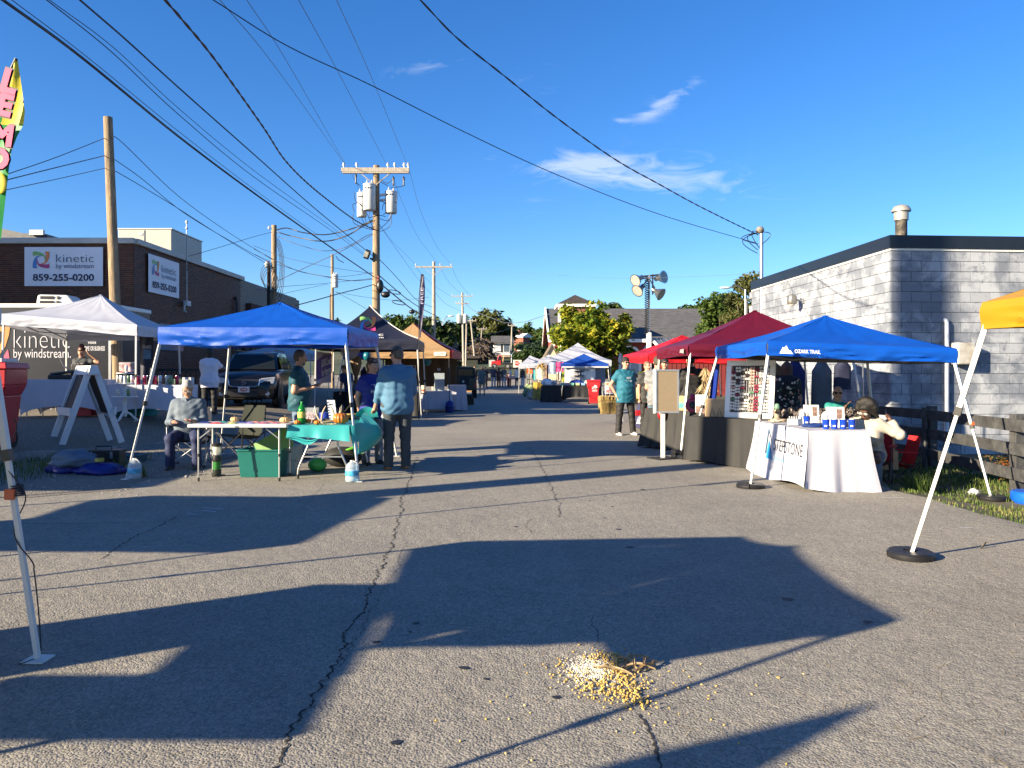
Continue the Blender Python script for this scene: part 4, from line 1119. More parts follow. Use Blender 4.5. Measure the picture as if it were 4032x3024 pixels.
far_pole("short pale stub pole touching the twin transformer pole",1837,1275,1834,104,None,0,.12)
def street_lamp(label,px,base_py_Y,top,arm_px,arm_py,mid_py):
 Y=base_py_Y;t=thing("street_lamp",label,"street lamp",(W(px,1468,Y).x,Y,ground_h(0,Y)))
 k=Y/F_PX;z=lambda py:CAM_H+(HY-py)*k-ground_h(0,Y)
 MB().tube([(0,0,0),(0,0,z(mid_py))],[.09,.06],8).build("post",STEEL,t,60)
 MB().tube([(0,0,z(mid_py)-.1),((arm_px-px)*k*.5,0,z((mid_py+arm_py)/2)+.25),((arm_px-px)*k,0,z(arm_py))],.045,6).build("arm",STEEL,t,60)
 MB().ell(((arm_px-px)*k*1.12,0,z(arm_py)+.02),(abs(arm_px-px)*k*.22+.15,.14,.09),10,6).build("lamp_head",CAN,t,60)
 return t
street_lamp("cobra head street lamp in front of the far left trees",1742,78,1240,1772,1245,1268)
street_lamp("small street lamp with curved arm near the stop sign",2014,112,1380,2042,1381,1395)
street_lamp("horizontal lamp arm poking out by the block building's far corner",2935,56,1130,2865,1134,1140)
far_pole("short pole with insulator rings among the trees behind the maroon canopy",2938,1177,2938,58,None,0,.13)
LY=36.0;kx=LY/F_PX;lx=(2555-CX)*kx
lt=thing("light_tower","portable floodlight tower with four round lamps behind the red canopy","light tower",(lx,LY,0))
zl=lambda py:CAM_H+(HY-py)*kx
MB().box((0,0,zl(1310)/2),(.2,.2,zl(1310))).build("mast",WHITE_PAINT,lt,bevel=.01)
MB().box((0,0,(zl(1310)+zl(1085))/2),(.09,.09,zl(1085)-zl(1310))).build("upper_mast",GREY_METAL,lt)
coil=[(.10*math.cos(a*.9)-.09,.10*math.sin(a*.9),zl(1318)+(zl(1092)-zl(1318))*a/180)for a in range(181)]
MB().tube(coil,.02,4).build("spiral_cable",BLACK_PLASTIC,lt,60)
MB().bar(((2520-2555)*kx,0,zl(1090)),((2600-2555)*kx,0,zl(1082)),.08).build("yoke",DARK_METAL,lt)
MB().bar((.18,0,zl(1160)),(.18,0,zl(1080)),.06).build("yoke",DARK_METAL,lt)
REFL=mat("reflector",(.4,.4,.39),.25,.9,.05)
for px,py,dx,dz in((2512,1100,-1,-.55),(2518,1138,-.9,-.75),(2598,1095,.7,.1),(2588,1152,1,-.75)):
 ax=Vector((dx,-.75,dz)).normalized()
 head=MB().lathe([(.06,-.3),(.11,-.28),(.11,-.1),(.2,.02),(.29,.2),(.31,.22)],((px-2555)*kx,-.1,zl(py)),16,axis=ax).build("lamp",REFL,lt,40)
 MB().lathe([(.28,0),(.27,.02),(.01,.03)],Vector(((px-2555)*kx,-.1,zl(py)))+ax*.2,16,axis=ax).build("lens",mat("lamp_lens",(.33,.32,.28),.15),head,40)
 MB().bar(((px-2555)*kx,-.05,zl(py)),(0,0,zl(1095)),.05).build("arm",DARK_METAL,lt)
def spline(P,n=7):
 Q=[]
 for i in range(len(P)-1):
  p0,p1,p2,p3=P[max(0,i-1)],P[i],P[i+1],P[min(len(P)-1,i+2)]
  for k in range(n):
   t=k/n;Q.append(.5*((2*p1)+(p2-p0)*t+(2*p0-5*p1+4*p2-p3)*t*t+(3*p1-p0-3*p2+p3)*t**3))
 Q.append(P[-1]);return Q
def wire(label,pts,Y0,Y1,r,m=WIRE_BLACK,twist=False,group="overhead wires",name="overhead_wire",extend=0):
 P=[Vector((a,b))for a,b in pts]
 if extend:P.insert(0,P[0]+(P[0]-P[1]).normalized()*extend)
 L=[0]
 for a,b in zip(P[:-1],P[1:]):L.append(L[-1]+(b-a).length)
 Q=[]
 for q,l in zip(P,L):
  t=l/L[-1];Y=1/((1-t)/Y0+t/Y1);Q.append(W(q.x,q.y,Y))
 Q=spline(Q)
 mb=MB()
 if twist:
  D=[0]
  for a,b in zip(Q[:-1],Q[1:]):D.append(D[-1]+(b-a).length)
  for s_ in(0,1):
   T=[];n=int(D[-1]/.06)
   j=0
   for i in range(n):
    d=D[-1]*i/(n-1)
    while j<len(D)-2 and D[j+1]<d:j+=1
    f=(d-D[j])/max(1e-6,D[j+1]-D[j]);p=Q[j].lerp(Q[j+1],f);a=d*8+s_*math.pi
    T.append(p+Vector((0,math.cos(a),math.sin(a)))*r*.8)
   mb.tube(T,r*.75,4)
 else:mb.tube(Q,r,6)
 return tag(mb.build(name,m,smooth=60),label,"wire",group)
wire("thickest black cable from the upper left corner down to the main pole",[(12,0),(320,225),(700,535),(1000,760),(1271,952),(1472,1090)],8.5,32.8,.021,extend=400)
wire("thin cable hugging the thickest cable, just above it",[(40,-5),(340,222),(700,515),(1000,745),(1250,925)],8.5,28,.006,extend=400)
wire("lower of two thin parallel lines running from the upper left",[(184,0),(440,205),(700,448),(1000,697),(1300,905),(1440,1010)],9,32.9,.008,extend=400)
wire("upper of two thin parallel lines running from the upper left",[(195,0),(450,190),(700,424),(1000,672),(1300,890),(1442,1005)],9,32.9,.006,extend=400)
wire("smooth black cable, third from the upper left corner",[(315,0),(500,160),(700,342),(1000,608),(1260,838),(1474,1012)],9,32.9,.014,extend=400)
wire("twisted black cable dropping steeply from the top to the main pole",[(650,0),(715,75),(850,240),(1036,500),(1130,640),(1250,755),(1400,868),(1478,905)],9,32.9,.02,twist=True,extend=350)
wire("leftmost thin phase line to the crossarm",[(866,0),(1100,285),(1356,645)],10,32.9,.007,WIRE_GREY,extend=400)
wire("second thin phase line to the crossarm",[(972,0),(1140,260),(1358,643)],10,32.9,.007,WIRE_GREY,extend=400)
wire("third thin phase line to the crossarm",[(1176,0),(1340,300),(1518,640)],10,32.9,.007,WIRE_GREY,extend=400)
wire("rightmost thin phase line to the crossarm",[(1325,0),(1465,310),(1600,640)],10,32.9,.007,WIRE_GREY,extend=400)
wire("long thin line crossing the sky to the service mast",[(840,0),(1130,180),(1458,334),(1850,530),(2205,693),(2600,845),(2978,957)],9,20.6,.0075,extend=400)
wire("twisted service drop sagging across the sky to the mast",[(1655,0),(1800,150),(1987,300),(2200,470),(2424,629),(2600,728),(2734,802),(2880,875),(2985,925)],8,20.6,.011,twist=True,extend=400)
wire("wire leaving the front timber pole towards upper left",[(412,544),(220,620),(40,682),(-120,735)],20.5,14,.009)
wire("second wire leaving the front timber pole to the left",[(412,613),(220,660),(36,706),(-120,745)],20.5,14,.011)
wire("lowest wire leaving the front timber pole to the left",[(415,662),(220,706),(28,747),(-120,780)],20.5,14,.008)
wire("upper wire from the front timber pole to the coiled-cable pole",[(444,547),(480,560),(700,770),(900,915),(1072,1022)],20.5,35.8,.011)
wire("middle wire from the front timber pole to the coiled-cable pole",[(450,627),(560,705),(720,835),(900,945),(1072,1040)],20.5,35.8,.010)
wire("lower wire from the front timber pole to the coiled-cable pole",[(452,672),(560,735),(700,820),(880,935),(1072,1052)],20.5,35.8,.010)
wire("upper thick drooping cable between coiled-cable pole and main pole",[(1090,905),(1130,898),(1190,915),(1280,924),(1370,905),(1440,880),(1474,862)],35.8,32.9,.026)
wire("lower thick drooping cable between coiled-cable pole and main pole",[(1090,912),(1150,930),(1270,950),(1360,930),(1430,890),(1474,868)],35.8,32.9,.026)
wire("thin sagging line between coiled-cable pole and main pole",[(1092,930),(1180,965),(1280,988),(1370,970),(1440,930),(1474,920)],35.8,32.9,.013)
wire("line from the coiled cables rising to the main pole's middle",[(1095,1105),(1200,1055),(1310,1005),(1400,960),(1474,920)],35.8,32.9,.014)
wire("faint line from the roof mast to the coiled-cable pole",[(740,1010),(860,975),(1000,932),(1072,914)],28.6,35.8,.010)
wire("cable crossing below the coils to the main pole",[(1000,980),(1150,1058),(1260,1085),(1380,1105),(1472,1098)],34,32.9,.016)
wire("slim line from the coils to the main pole at flag height",[(1000,968),(1130,1015),(1300,1052),(1472,1078)],34,32.9,.009)
wire("slim line just under the crossing cable to the main pole",[(1000,1000),(1120,1050),(1300,1090),(1472,1072)],34,32.9,.008)
wire("black drop cable rising from the blue canopy to the main pole",[(1155,1205),(1250,1180),(1340,1155),(1420,1135),(1472,1120)],26,32.9,.018)
wire("faint line along the left skyline under the distant transformer",[(935,1155),(1100,1130),(1290,1115),(1472,1095)],36,54,.012,WIRE_GREY)
wire("faint line from the brick corner towards the distant pole",[(935,1195),(1120,1155),(1290,1118)],36,54,.012,WIRE_GREY)
wire("low thin line running right from the distant transformer pole",[(1322,1150),(1440,1170),(1560,1182),(1690,1170)],55,61.8,.012,WIRE_GREY)
wire("line from the distant transformer pole down behind the black canopy",[(1322,1150),(1380,1180),(1440,1215)],55,50,.014)
wire("right phase line from main crossarm to the second pole",[(1612,672),(1660,840),(1720,970),(1778,1042)],32.9,61.8,.008,WIRE_GREY)
wire("middle phase line from main crossarm to the second pole",[(1545,690),(1590,810),(1650,940),(1730,1042)],32.9,61.8,.008,WIRE_GREY)
wire("left phase line from main crossarm down the street",[(1370,655),(1440,790),(1520,920),(1580,985),(1638,1042)],32.9,61.8,.008,WIRE_GREY)
wire("neutral line from the main pole to the second pole",[(1490,880),(1560,980),(1640,1090),(1700,1160)],32.9,61.8,.009,WIRE_GREY)
wire("upper communication cable from the main pole along the street",[(1488,1015),(1560,1090),(1640,1180),(1705,1210)],32.9,61.8,.016)
wire("communication cable with hanging splice loops along the street",[(1488,1080),(1540,1125),(1600,1175),(1660,1215),(1720,1245)],32.9,60,.022)
wire("lowest bundled cable with round splice cases along the street",[(1490,1110),(1550,1160),(1620,1215),(1690,1255),(1720,1262)],32.9,60,.03)
for a,b,lab in(((1634,1048),(1778,1168),"left line from the second pole to the far double crossarm"),((1732,1048),(1825,1165),"middle line from the second pole to the far double crossarm"),((1778,1048),(1857,1168),"right line from the second pole to the far double crossarm"),((1712,1150),(1816,1225),"low line from the second pole to the far twin transformers")):
 wire(lab,[a,((a[0]+b[0])/2-6,(a[1]+b[1])/2+10),b],61.8,104.8,.012,WIRE_GREY)
wire("cable sagging from the far double crossarm across to the church",[(1826,1190),(1870,1225),(1930,1250),(1990,1270),(2060,1268),(2120,1250),(2165,1235)],104.8,84,.03,WIRE_GREY)
wire("thin faint line high above the far street",[(1720,1060),(2000,1070),(2400,1095),(2985,1078)],61.8,24,.004,WIRE_GREY)
for i,(px0,py0,px1,py1)in enumerate(((1730,1335,1840,1360),(1826,1330,2160,1345),(1826,1350,2010,1360),(1890,1310,2010,1290),(1840,1355,1890,1310),(1875,1365,2150,1350))):
 wire(("sagging service line across the hillside houses, number %s from the top"%("one two three four five six".split()[i]))if False else["faint service line right of the cobra head lamp","faint long service line across the hillside houses","faint short service line below the white house roof","faint service line linking the two small crossarm poles","faint stub line rising to the small crossarm pole","faint low service line towards the church porch"][i],[(px0,py0),((px0+px1)/2,(py0+py1)/2+12),(px1,py1)],105,116,.02,WIRE_GREY)
for px,py,r in((1518,1160,.17),(1622,1228,.14)):
 p=W(px,py,36 if px<1600 else 45)
 t=tag(MB().ell(p,(r*1.3,r,r*.9),12,8).build("splice_case",BLACK_PLASTIC,smooth=60),"round black splice case hanging on the street cable, %s"%("nearer and larger" if px<1600 else "farther and smaller"),"splice case","splice cases on the street cable")
for px,py in((1552,1150),(1570,1192)):
 P=[W(px+26*math.cos(a),py+7*math.sin(a)+5*math.cos(a),38)for a in[k*.5236 for k in range(13)]]
 tag(MB().tube(P,.022,6).build("snowshoe_loop",WIRE_BLACK,smooth=60),"flat black cable loop hung on the street cable, %s one"%("upper" if py<1170 else "lower"),"cable loop","cable loops on the street cable")
def V3(*a):return Vector(a)
def canopy(label,cor,peak,val,feet,cm,seed,concave=.06,under=None,legm=WHITE_METAL,leg_w=.034,group=None,truss=True,weights=(),split=.55,hidden_legs=(),plates=True,wr=1.0,pole=True):
 """cor: four valance-bottom corners, feet: four ground points, same order round; peak: top point"""
 cor=[Vector(c)for c in cor];peak=Vector(peak);feet=[Vector(f)for f in feet]
 ctr=sum(feet,V3(0,0,0))/4
 t=thing("canopy",label,"canopy",(ctr.x,ctr.y,min(f.z for f in feet)),0,group)
 up=V3(0,0,val);rr=random.Random(seed)
 def surface(off):
  mb=MB()
  for i in range(4):
   a,b=cor[i]+up,cor[(i+1)%4]+up
   nrm=(b-a).cross(V3(0,0,1)).normalized()
   def fn(u,v,a=a,b=b,i=i):
    v2=v*.992;e=a.lerp(b,u);p=e.lerp(peak,v2)
    hgt=peak.z-(a.z+b.z)/2
    z=p.z-concave*hgt*4*v2*(1-v2)-.035*math.sin(math.pi*u)*(1-v2)*4*min(v2,.25)
    n=mnoise.noise(V3(p.x*1.7+seed,p.y*1.7,i))*.016*wr*(1-v2)+mnoise.noise(V3(u*14,v2*3,seed+i))*.011*wr
    return V3(p.x,p.y,z+n*min(1,6*v2)+off)
   mb.grid(fn,24,14)
  mb.ell(peak+V3(0,0,-.015+off),(.05,.05,.02),8,4)
  return mb
 surface(0).build("canopy_top",cm,t,40,True)
 if under:surface(-.012).build("lining",under,t,40,True)
 for i in range(4):
  a,b=cor[i],cor[(i+1)%4];L_=(b-a).length
  n=(b-a).cross(V3(0,0,1)).normalized()
  n=n if n.dot((a+b)/2-ctr)>0 else-n
  n.z=0
  def fn(u,v,a=a,b=b):
   e=a.lerp(b,u)
   w=wr*(.026*mnoise.noise(V3(u*L_*2.2,v*5,seed+i))+.020*mnoise.noise(V3(u*L_*5+v*2,v*4.0+u*3,seed+9+i)))
   ends=min(1,8*u,8*(1-u))if 0<u<1 else 0
   hem=.012*math.sin(u*L_*2.1+seed)*v*ends
   return e+V3(0,0,val*(1-v)+hem)+n*min(1,5*v)*(.006+w*ends*(.3+v)+.012*math.sin(math.pi*min(1,v*1.3)))
  mb=MB().grid(fn,54,9)
  mb.build("valance",cm,t,50,True)
  if under:MB().grid(lambda u,v,f=fn:f(u,v)-n*.012,54,9).build("lining",under,t,50,True)
 for i in range(4):
  f,c=feet[i],cor[i]+V3(0,0,val*.55)
  inn=(ctr-c);inn.z=0;c=c+inn.normalized()*.05
  if i in hidden_legs:continue
  m=f.lerp(c,split)
  lg=MB().bar(m.lerp(f,.02),c,leg_w,leg_w).bar(f,m,leg_w*.72,leg_w*.72).build("leg",legm,t,world=True)
  MB().bar(m.lerp(f,.035),m.lerp(c,.03),leg_w*1.35,leg_w*1.35).build("clamp",BLACK_PLASTIC,lg,world=True)
  if plates:MB().box(f+V3(0,0,.006),(.11,.11,.008)).build("foot_plate",legm,lg,world=True)
 if truss:
  tb=MB();q=[c+V3(0,0,val*.45)+(ctr-c).normalized()*.09 for c in cor]
  for p in q:p.z=cor[q.index(p)].z+val*.45
  for i in range(4):
   a,b=q[i],q[(i+1)%4];dz=V3(0,0,.2)
   for j in range(2):
    p0,p1=a.lerp(b,j*.5),a.lerp(b,j*.5+.5)
    tb.bar(p0+dz*.35,p1-dz*.35,.016,.026);tb.bar(p0-dz*.35,p1+dz*.35,.016,.026)
  if pole:
   hub=V3(peak.x,peak.y,cor[0].z+val*.6)
   for i in range(4):
    mid=q[i].lerp(q[(i+1)%4],.5);tb.bar(mid,hub,.016,.024)
   tb.bar(hub-V3(0,0,.1),peak-V3(0,0,.04),.03)
  tb.build("truss",mat("truss_grey",(.35,.36,.38),.4,.4,.1),t,world=True)
 return t
def add_weight(f,label,r=.17,h=.055,two=False):
 t=thing("canopy_weight",label,"weight",f,RND.uniform(0,3),"canopy weights")
 for k in range(2 if two else 1):
  z=k*(h+.006)
  for s in(0,math.pi):
   n=9;P=[(0.012*(1 if s==0 else-1),0)]
   mb=MB();vs=[];
   ring=[(math.cos(s-math.pi/2+math.pi*i/n),math.sin(s-math.pi/2+math.pi*i/n))for i in range(n+1)]
   off=.006*(1 if s==0 else-1)
   prof=[(r*.97,0),(r,.012),(r,h-.014),(r*.92,h),(.05,h),(.05,h*.8)]
   mb.grid(lambda u,v:V3(off+ring[round(u*n)][0]*prof[round(v*5)][0],ring[round(u*n)][1]*prof[round(v*5)][0],z+prof[round(v*5)][1]),n,5)
   mb.add([V3(off,-r*.97,z),V3(off,r*.97,z),V3(off,r*.92,z+h),V3(off,-r*.92,z+h)],[(0,1,2,3)])
   mb.build("half_disc",BLACK_PLASTIC,t,40)
 return t
BLUE=cloth("canopy_blue",(.003,.072,.42),.45,.14,spec=.35)
BLUE2=cloth("canopy_blue_deep",(.004,.04,.24),.5,.12)
BLUE_SKY=cloth("canopy_sky_blue",(.02,.22,.6),.5,.2)
MAROON=cloth("canopy_maroon",(.10,.005,.018),.45,.14)
RED=cloth("canopy_red",(.50,.012,.02),.5,.25)
YELLOW=cloth("canopy_yellow",(.38,.20,.008),.5,.12)
WHITE_CANOPY=cloth("canopy_white",(.43,.45,.52),.6,.14,.1,4)
NAVY=cloth("canopy_navy",(.010,.012,.028),.5,.03)
TAN=cloth("canopy_tan",(.38,.24,.12),.6,.2)
LINING=mat("silver_lining",(.16,.165,.175),.6,.1,.05)
f1=[G(497,1888),G(1412,1897),V3(-2.0,13.35,0),V3(-5.12,13.5,0.02)]
def eave(px,pt,pb,Y):a,b=W(px,pt,Y),W(px,pb,Y);return b,a.z-b.z
c_fl,v1=eave(623,1288,1356,10.75);c_fr,_=eave(1368,1302,1360,10.53)
c_br=W(1487,1368,13.05);c_bl=V3(-4.86,13.2,c_fl.z+.02)
blue_left=canopy("bright blue slant-leg canopy over the pumpkin table",[c_fl,c_fr,c_br,c_bl],W(1105,1196,11.9)+V3(0,0,.02),v1,f1,BLUE,3,group="canopies along the street",split=.52)
lz_=.40
wt=canopy("white canopy over the drinks tables beside the timber pole",[W(4,1278,17),W(540,1322,17),V3(-8.62,20,2.28),V3(-11.6,20,2.28)],W(398,1161,18.5),.24,[V3(-11.3,17,.38),V3(-8.32,17,.37),V3(-8.6,20,.36),V3(-11.6,20,.42)],WHITE_CANOPY,5,concave=.09,group="canopies along the street",split=.5)
nv=canopy("tall pointed black canopy with a colour swirl printed on it",[V3(-6.05,23.55,2.17),V3(-2.9,23.7,2.17),V3(-3.05,26.7,2.17),V3(-6.2,26.6,2.17)],W(1456,1206,25.1),.32,[V3(-6.05,23.55,0.12),V3(-2.79,23.7,0),V3(-3.0,26.9,0),V3(-6.2,26.6,0.12)],NAVY,7,concave=.13,group="canopies along the street",split=.5,wr=.6)
pk=W(1456,1206,25.1);e0,e1=V3(-6.05,23.55,2.49),V3(-2.9,23.7,2.49);em=(e0+e1)/2
upv=(pk-em).normalized();rtv=(e1-e0).normalized();nn=rtv.cross(upv)
def on_slope(v,x=0):
 hgt=pk.z-em.z;v2=v
 return em.lerp(pk,v)+rtv*x+V3(0,0,-.13*hgt*4*v2*(1-v2))+nn*.05
def slope_warp(p):
 """carry flat print onto the sagging front slope"""
 v=clamp((p-em).dot(upv)/(pk-em).length,0,.96);hgt=pk.z-em.z
 return p+V3(0,0,-.13*hgt*4*v*(1-v))+nn*.06
def slope_at(px,py):
 """point of the front slope seen at a pixel"""
 b=None
 for i in range(60):
  q=slope_warp(em.lerp(pk,i/60));d=abs(CAM_H+(HY-py)/F_PX*q.y-q.z)
  if b is None or d<b[0]:b=(d,em.lerp(pk,i/60))
 return b[1]+V3((px-CX)/F_PX*b[1].y-b[1].x,0,0)
swirl(slope_warp(slope_at(1449,1281))+nn*.05,rtv,upv.lerp(V3(0,0,1),.6),.52,nv)
WPRINT=mat("white_print",(.72,.72,.74),.6)
lettering("kinetic",slope_at(1442,1317),rtv,upv,.36,WPRINT,nv,width=1.06,warp=slope_warp,bold=.0)
lettering("by windstream",slope_at(1442,1336),rtv,upv,.14,WPRINT,nv,width=1.06,warp=slope_warp)
pip=MB()
for a,b in((V3(-2.9,23.7,2.49),pk),):
 pip.tube([a.lerp(b,i/10)+V3(0,-.02,-.13*1.15*4*(i/10)*(1-i/10)+.03)for i in range(11)],.014,5)
pip.build("piping",mat("piping_pale",(.5,.5,.5),.5),nv,60,True)
tn=canopy("tan canopy with a red far slope behind the black one",[V3(-5.25,28.0,1.98),V3(-2.27,28.0,1.98),V3(-2.13,31,1.98),V3(-5.2,31,1.98)],V3(-3.8,29.5,3.35),.29,[V3(-5.25,28,0.05),V3(-2.27,28,0),V3(-2.12,31,0),V3(-5.2,31,0.05)],TAN,8,concave=.08,legm=DARK_METAL,group="canopies along the street",wr=.7)
rs=MB();a,b,p_=V3(-2.22,27.98,2.28),V3(-2.08,31.02,2.28),V3(-3.8,29.5,3.37)
def red_fn(u,v):
 e=a.lerp(b,u).lerp(p_,v*.99);return e+V3(.02,0,-.08*1.1*4*v*(1-v)+.02)
rs.grid(red_fn,10,10);rs.grid(lambda u,v:a.lerp(b,u)+V3(.03,0,-.29*v),8,2)
rs.build("red_slope",RED,tn,40,True)
LOGO=mat("logo_plate",(.75,.73,.68),.5)
mbp=MB();P=[]
for k in range(20):
 an=k*.314;P.append(V3(-2.62+.17*(1 if math.cos(an)>0 else-1)+.055*math.cos(an),27.96,2.14+.07*math.sin(an)))
MB().prism(P,(0,.01,0)).build("logo_patch",LOGO,tn,world=True)
lettering("COLEMAN",V3(-2.62,27.945,2.14),(1,0,0),(0,0,1),.12,mat("logo_grey",(.2,.2,.2),.5),tn,width=.34)
sb=thing("sand_bag","blue sandbag strapped round the tan canopy's dark front leg","sandbag",V3(-2.27,28.0,0))
MB().lathe([(.10,0),(.15,.04),(.16,.2),(.14,.36),(.06,.43),(.03,.44)],(0,0,0),12).build("bag",cloth("bag_blue",(.01,.03,.22)),sb,60)
MB().lathe([(.165,.16),(.17,.18),(.165,.2)],(0,0,0),12).build("strap",BLACK_CLOTH,sb)
canopy("dark blue canopy glimpsed under the black canopy",[V3(-6.7,30.5,2.0),V3(-5.1,30.5,2.0),V3(-5.2,33,2.0),V3(-7.2,33,2.0)],V3(-6.2,31.7,2.7),.3,[V3(-7.1,30.5,.1),V3(-5.1,30.5,.1),V3(-5.2,33,.1),V3(-7.2,33,.1)],BLUE2,12,truss=False,group="canopies along the street")
canopy("low white canopy behind the dark car",[V3(-11.0,31,1.95),V3(-8.1,31,1.95),V3(-8.1,34,1.95),V3(-11.0,34,1.95)],V3(-9.6,32.5,2.75),.3,[V3(-11.0,31,.3),V3(-8.1,31,.3),V3(-8.1,34,.3),V3(-11,34,.3)],WHITE_CANOPY,13,truss=False,group="canopies along the street")
FL,BL_=G(2955,1920),G(2705,1806)
FR=W(3905,1968,9.65);FR.z=ground_h(FR.x,FR.y)+.01
f2=[FL,FR,V3(6.0,12.6,-.15),BL_]
c2=[W(3022,1400,10.0),W(3768,1430,9.95),V3(5.72,12.35,1.60),W(2820,1412,12.6)]
blue_right=canopy("bright blue canopy with white mountain logo over the white cloth table",c2,W(3250,1243,11.2),.19,f2,BLUE,15,under=LINING,group="canopies along the street",split=.5)
o_=W(3090,1378,9.93);rt=(c2[1]-c2[0]).normalized()
lg=MB();P=[(-.085,-.045),(.085,-.045),(.05,.0),(.035,-.01),(.0,.05),(-.03,.02),(-.045,.03)]
lgp=[o_+rt*x+V3(0,-.06,z*1.1+.0)for x,z in P]
MB().prism(lgp[::1],(0,.006,0)).build("logo",WPRINT,blue_right,world=True)
lettering("OZARK TRAIL",o_+rt*.27+V3(0,-.06,-.015),rt,(0,0,1),.065,WPRINT,blue_right,width=.33,bold=.02)
m_f=[G(2680,1798),V3(6.3,13.5,-.1),V3(6.3,16.2,-.1),G(2563,1745)]
m_c=[W(2712,1402,13.7),V3(6.1,13.7,1.72),V3(6.1,16,1.72),W(2588,1413,15.6)]
maroon=canopy("dark maroon canopy next to the bright blue one",m_c,W(2972,1222,14.8),.21,m_f,MAROON,17,group="canopies along the street",split=.45)
mm=W(2694,1383,13.66);ax=(m_c[0]-m_c[3]).normalized()
MB().prism([W(2686,1388,14.0)+V3(-.05,0,0),W(2702,1392,13.8)+V3(-.05,0,0),W(2702,1374,13.8)+V3(-.05,0,0),W(2690,1376,14.0)+V3(-.05,0,0)],(.005,0,0)).build("logo",mat("logo_dim",(.3,.25,.25),.5),maroon,world=True)
r_c=[W(2553,1430,20.0),V3(6.2,20,1.7),V3(6.2,23,1.7),W(2456,1428,23)]
canopy("bright red canopy behind the man in the teal shirt",r_c,W(2686,1320,21.2),.23,[V3(3.5,20,0),V3(6.3,20,-.1),V3(6.3,23,-.1),V3(3.3,23,0)],RED,19,group="canopies along the street",split=.45)
canopy("white steep-peaked canopy behind the hockey banner stand",[W(2120,1440,41),W(2408,1440,41),V3(4.9,44,1.85),V3(1.5,44,1.85)],W(2276,1350,42.5),.3,[V3(1.42,41,0),V3(5.2,41,0),V3(5.2,44,0),V3(1.5,44,0)],WHITE_CANOPY,21,concave=.12,group="canopies along the street")
hk=canopy("blue canopy with white edge over the hockey banner",[W(2212,1446,38.6),W(2396,1448,38.6),V3(4.7,41,1.7),V3(2.4,41,1.7)],W(2299,1393,39.7),.2,[G(2192,1580),V3(5.05,39.2,0),V3(4.9,41.2,0),V3(2.3,41.2,0)],cloth("canopy_royal",(.008,.06,.33)),23,group="canopies along the street")
a,b=W(2212,1446,38.6),W(2396,1448,38.6)
MB().box(((a.x+b.x)/2,38.56,a.z+.01),(b.x-a.x,.03,.07)).build("edge_strip",WHITE_PLASTIC,hk,world=True)
canopy("blue and white canopy with an orange cloth below, up the street",[V3(1.05,49,1.75),V3(4.0,49,1.75),V3(4.0,52,1.75),V3(1.0,52,1.75)],V3(2.4,50.5,2.65),.25,[V3(1.05,49,0),V3(4.0,49,0),V3(4.0,52,0),V3(1.0,52,0)],WHITE_CANOPY,25,group="canopies along the street")
canopy("sky blue canopy tucked against the far white ones",[V3(1.75,46,1.6),V3(3.7,46,1.6),V3(3.7,48,1.6),V3(1.75,48,1.6)],V3(2.9,47,2.35),.3,[V3(1.75,46,0),V3(3.7,46,0),V3(3.7,48,0),V3(1.75,48,0)],BLUE_SKY,27,group="canopies along the street")
canopy("farthest white peaked canopy on the right of the street",[V3(.48,55,1.75),V3(3.4,55,1.75),V3(3.4,58,1.75),V3(.5,58,1.75)],W(2086,1400,56.5),.3,[V3(.48,55,0),V3(3.4,55,0),V3(3.4,58,0),V3(.5,58,0)],WHITE_CANOPY,29,concave=.1,group="canopies along the street")
canopy("black half canopy leaning beside the farthest white one",[V3(1.3,53,1.8),V3(3.6,53,1.8),V3(3.6,54.7,1.8),V3(1.3,54.7,1.8)],V3(2.7,53.9,2.55),.12,[V3(1.3,53,0),V3(3.6,53,0),V3(3.6,54.7,0),V3(1.3,54.7,0)],NAVY,31,group="canopies along the street")
YF=G(3585,2195);ya=W(3866,1297,5.75)
canopy("yellow canopy reaching in from the right edge",[ya,V3(5.95,5.8,ya.z),V3(5.95,3.4,ya.z),V3(3.55,3.35,ya.z)],V3(4.75,4.6,2.62),.20,[YF,V3(6.3,6.1,-.1),V3(6.3,3.05,0),V3(3.2,3.05,0)],YELLOW,33,leg_w=.036,split=.62,group="canopies along the street")
for p,l,two in((YF,"black plate weight round the yellow canopy's near leg",False),(FR,"black plate weight on the grass under the blue canopy's right leg",False),(FL,"black plate weight under the blue canopy's front leg by the white table",False),(BL_,"black plate weight where the blue canopy's rear leg meets the black cloth",False),(m_f[0],"black plate weight half behind the black tablecloth's corner",True),(m_f[3],"double black plate weight beside the corkboard stand's left",True)):
 add_weight(p,l,two=two)
g_f=[V3(-5.15,1.45,0),V3(-2.2,1.42,0),G(150,2600),V3(-5.3,4.05,0)]
g_c=[V3(-4.95,1.52,1.62),V3(-2.47,1.66,1.64),V3(-2.66,3.98,1.62),V3(-5.05,3.8,1.62)]
near=canopy("white-legged canopy mostly beyond the left edge, its leg by the trash cart",g_c,V3(-3.75,2.75,2.36),.2,g_f,cloth("canopy_offwhite",(.5,.5,.52),.6,0),35,group="canopies along the street",split=.6,leg_w=.032)
drp=MB().add([V3(-2.49,1.64,1.80),V3(-3.02,1.63,1.36),V3(-3.75,1.6,1.62),V3(-3.6,1.6,1.8),V3(-2.49,1.655,1.80),V3(-3.02,1.645,1.36),V3(-3.75,1.615,1.62),V3(-3.6,1.615,1.8)],[(0,1,2,3),(7,6,5,4),(0,4,5,1),(1,5,6,2),(2,6,7,3),(3,7,4,0)])
drp.build("shade_flap",WHITE_CANOPY,near,world=True)  # unseen flap, cut to throw the wedge of shadow off the front corner
lgb=G(150,2600);lgt=g_c[2]
cd_=thing("cord","black guy cord wound down the near white leg at the left edge","cord",lgb)
P=[]
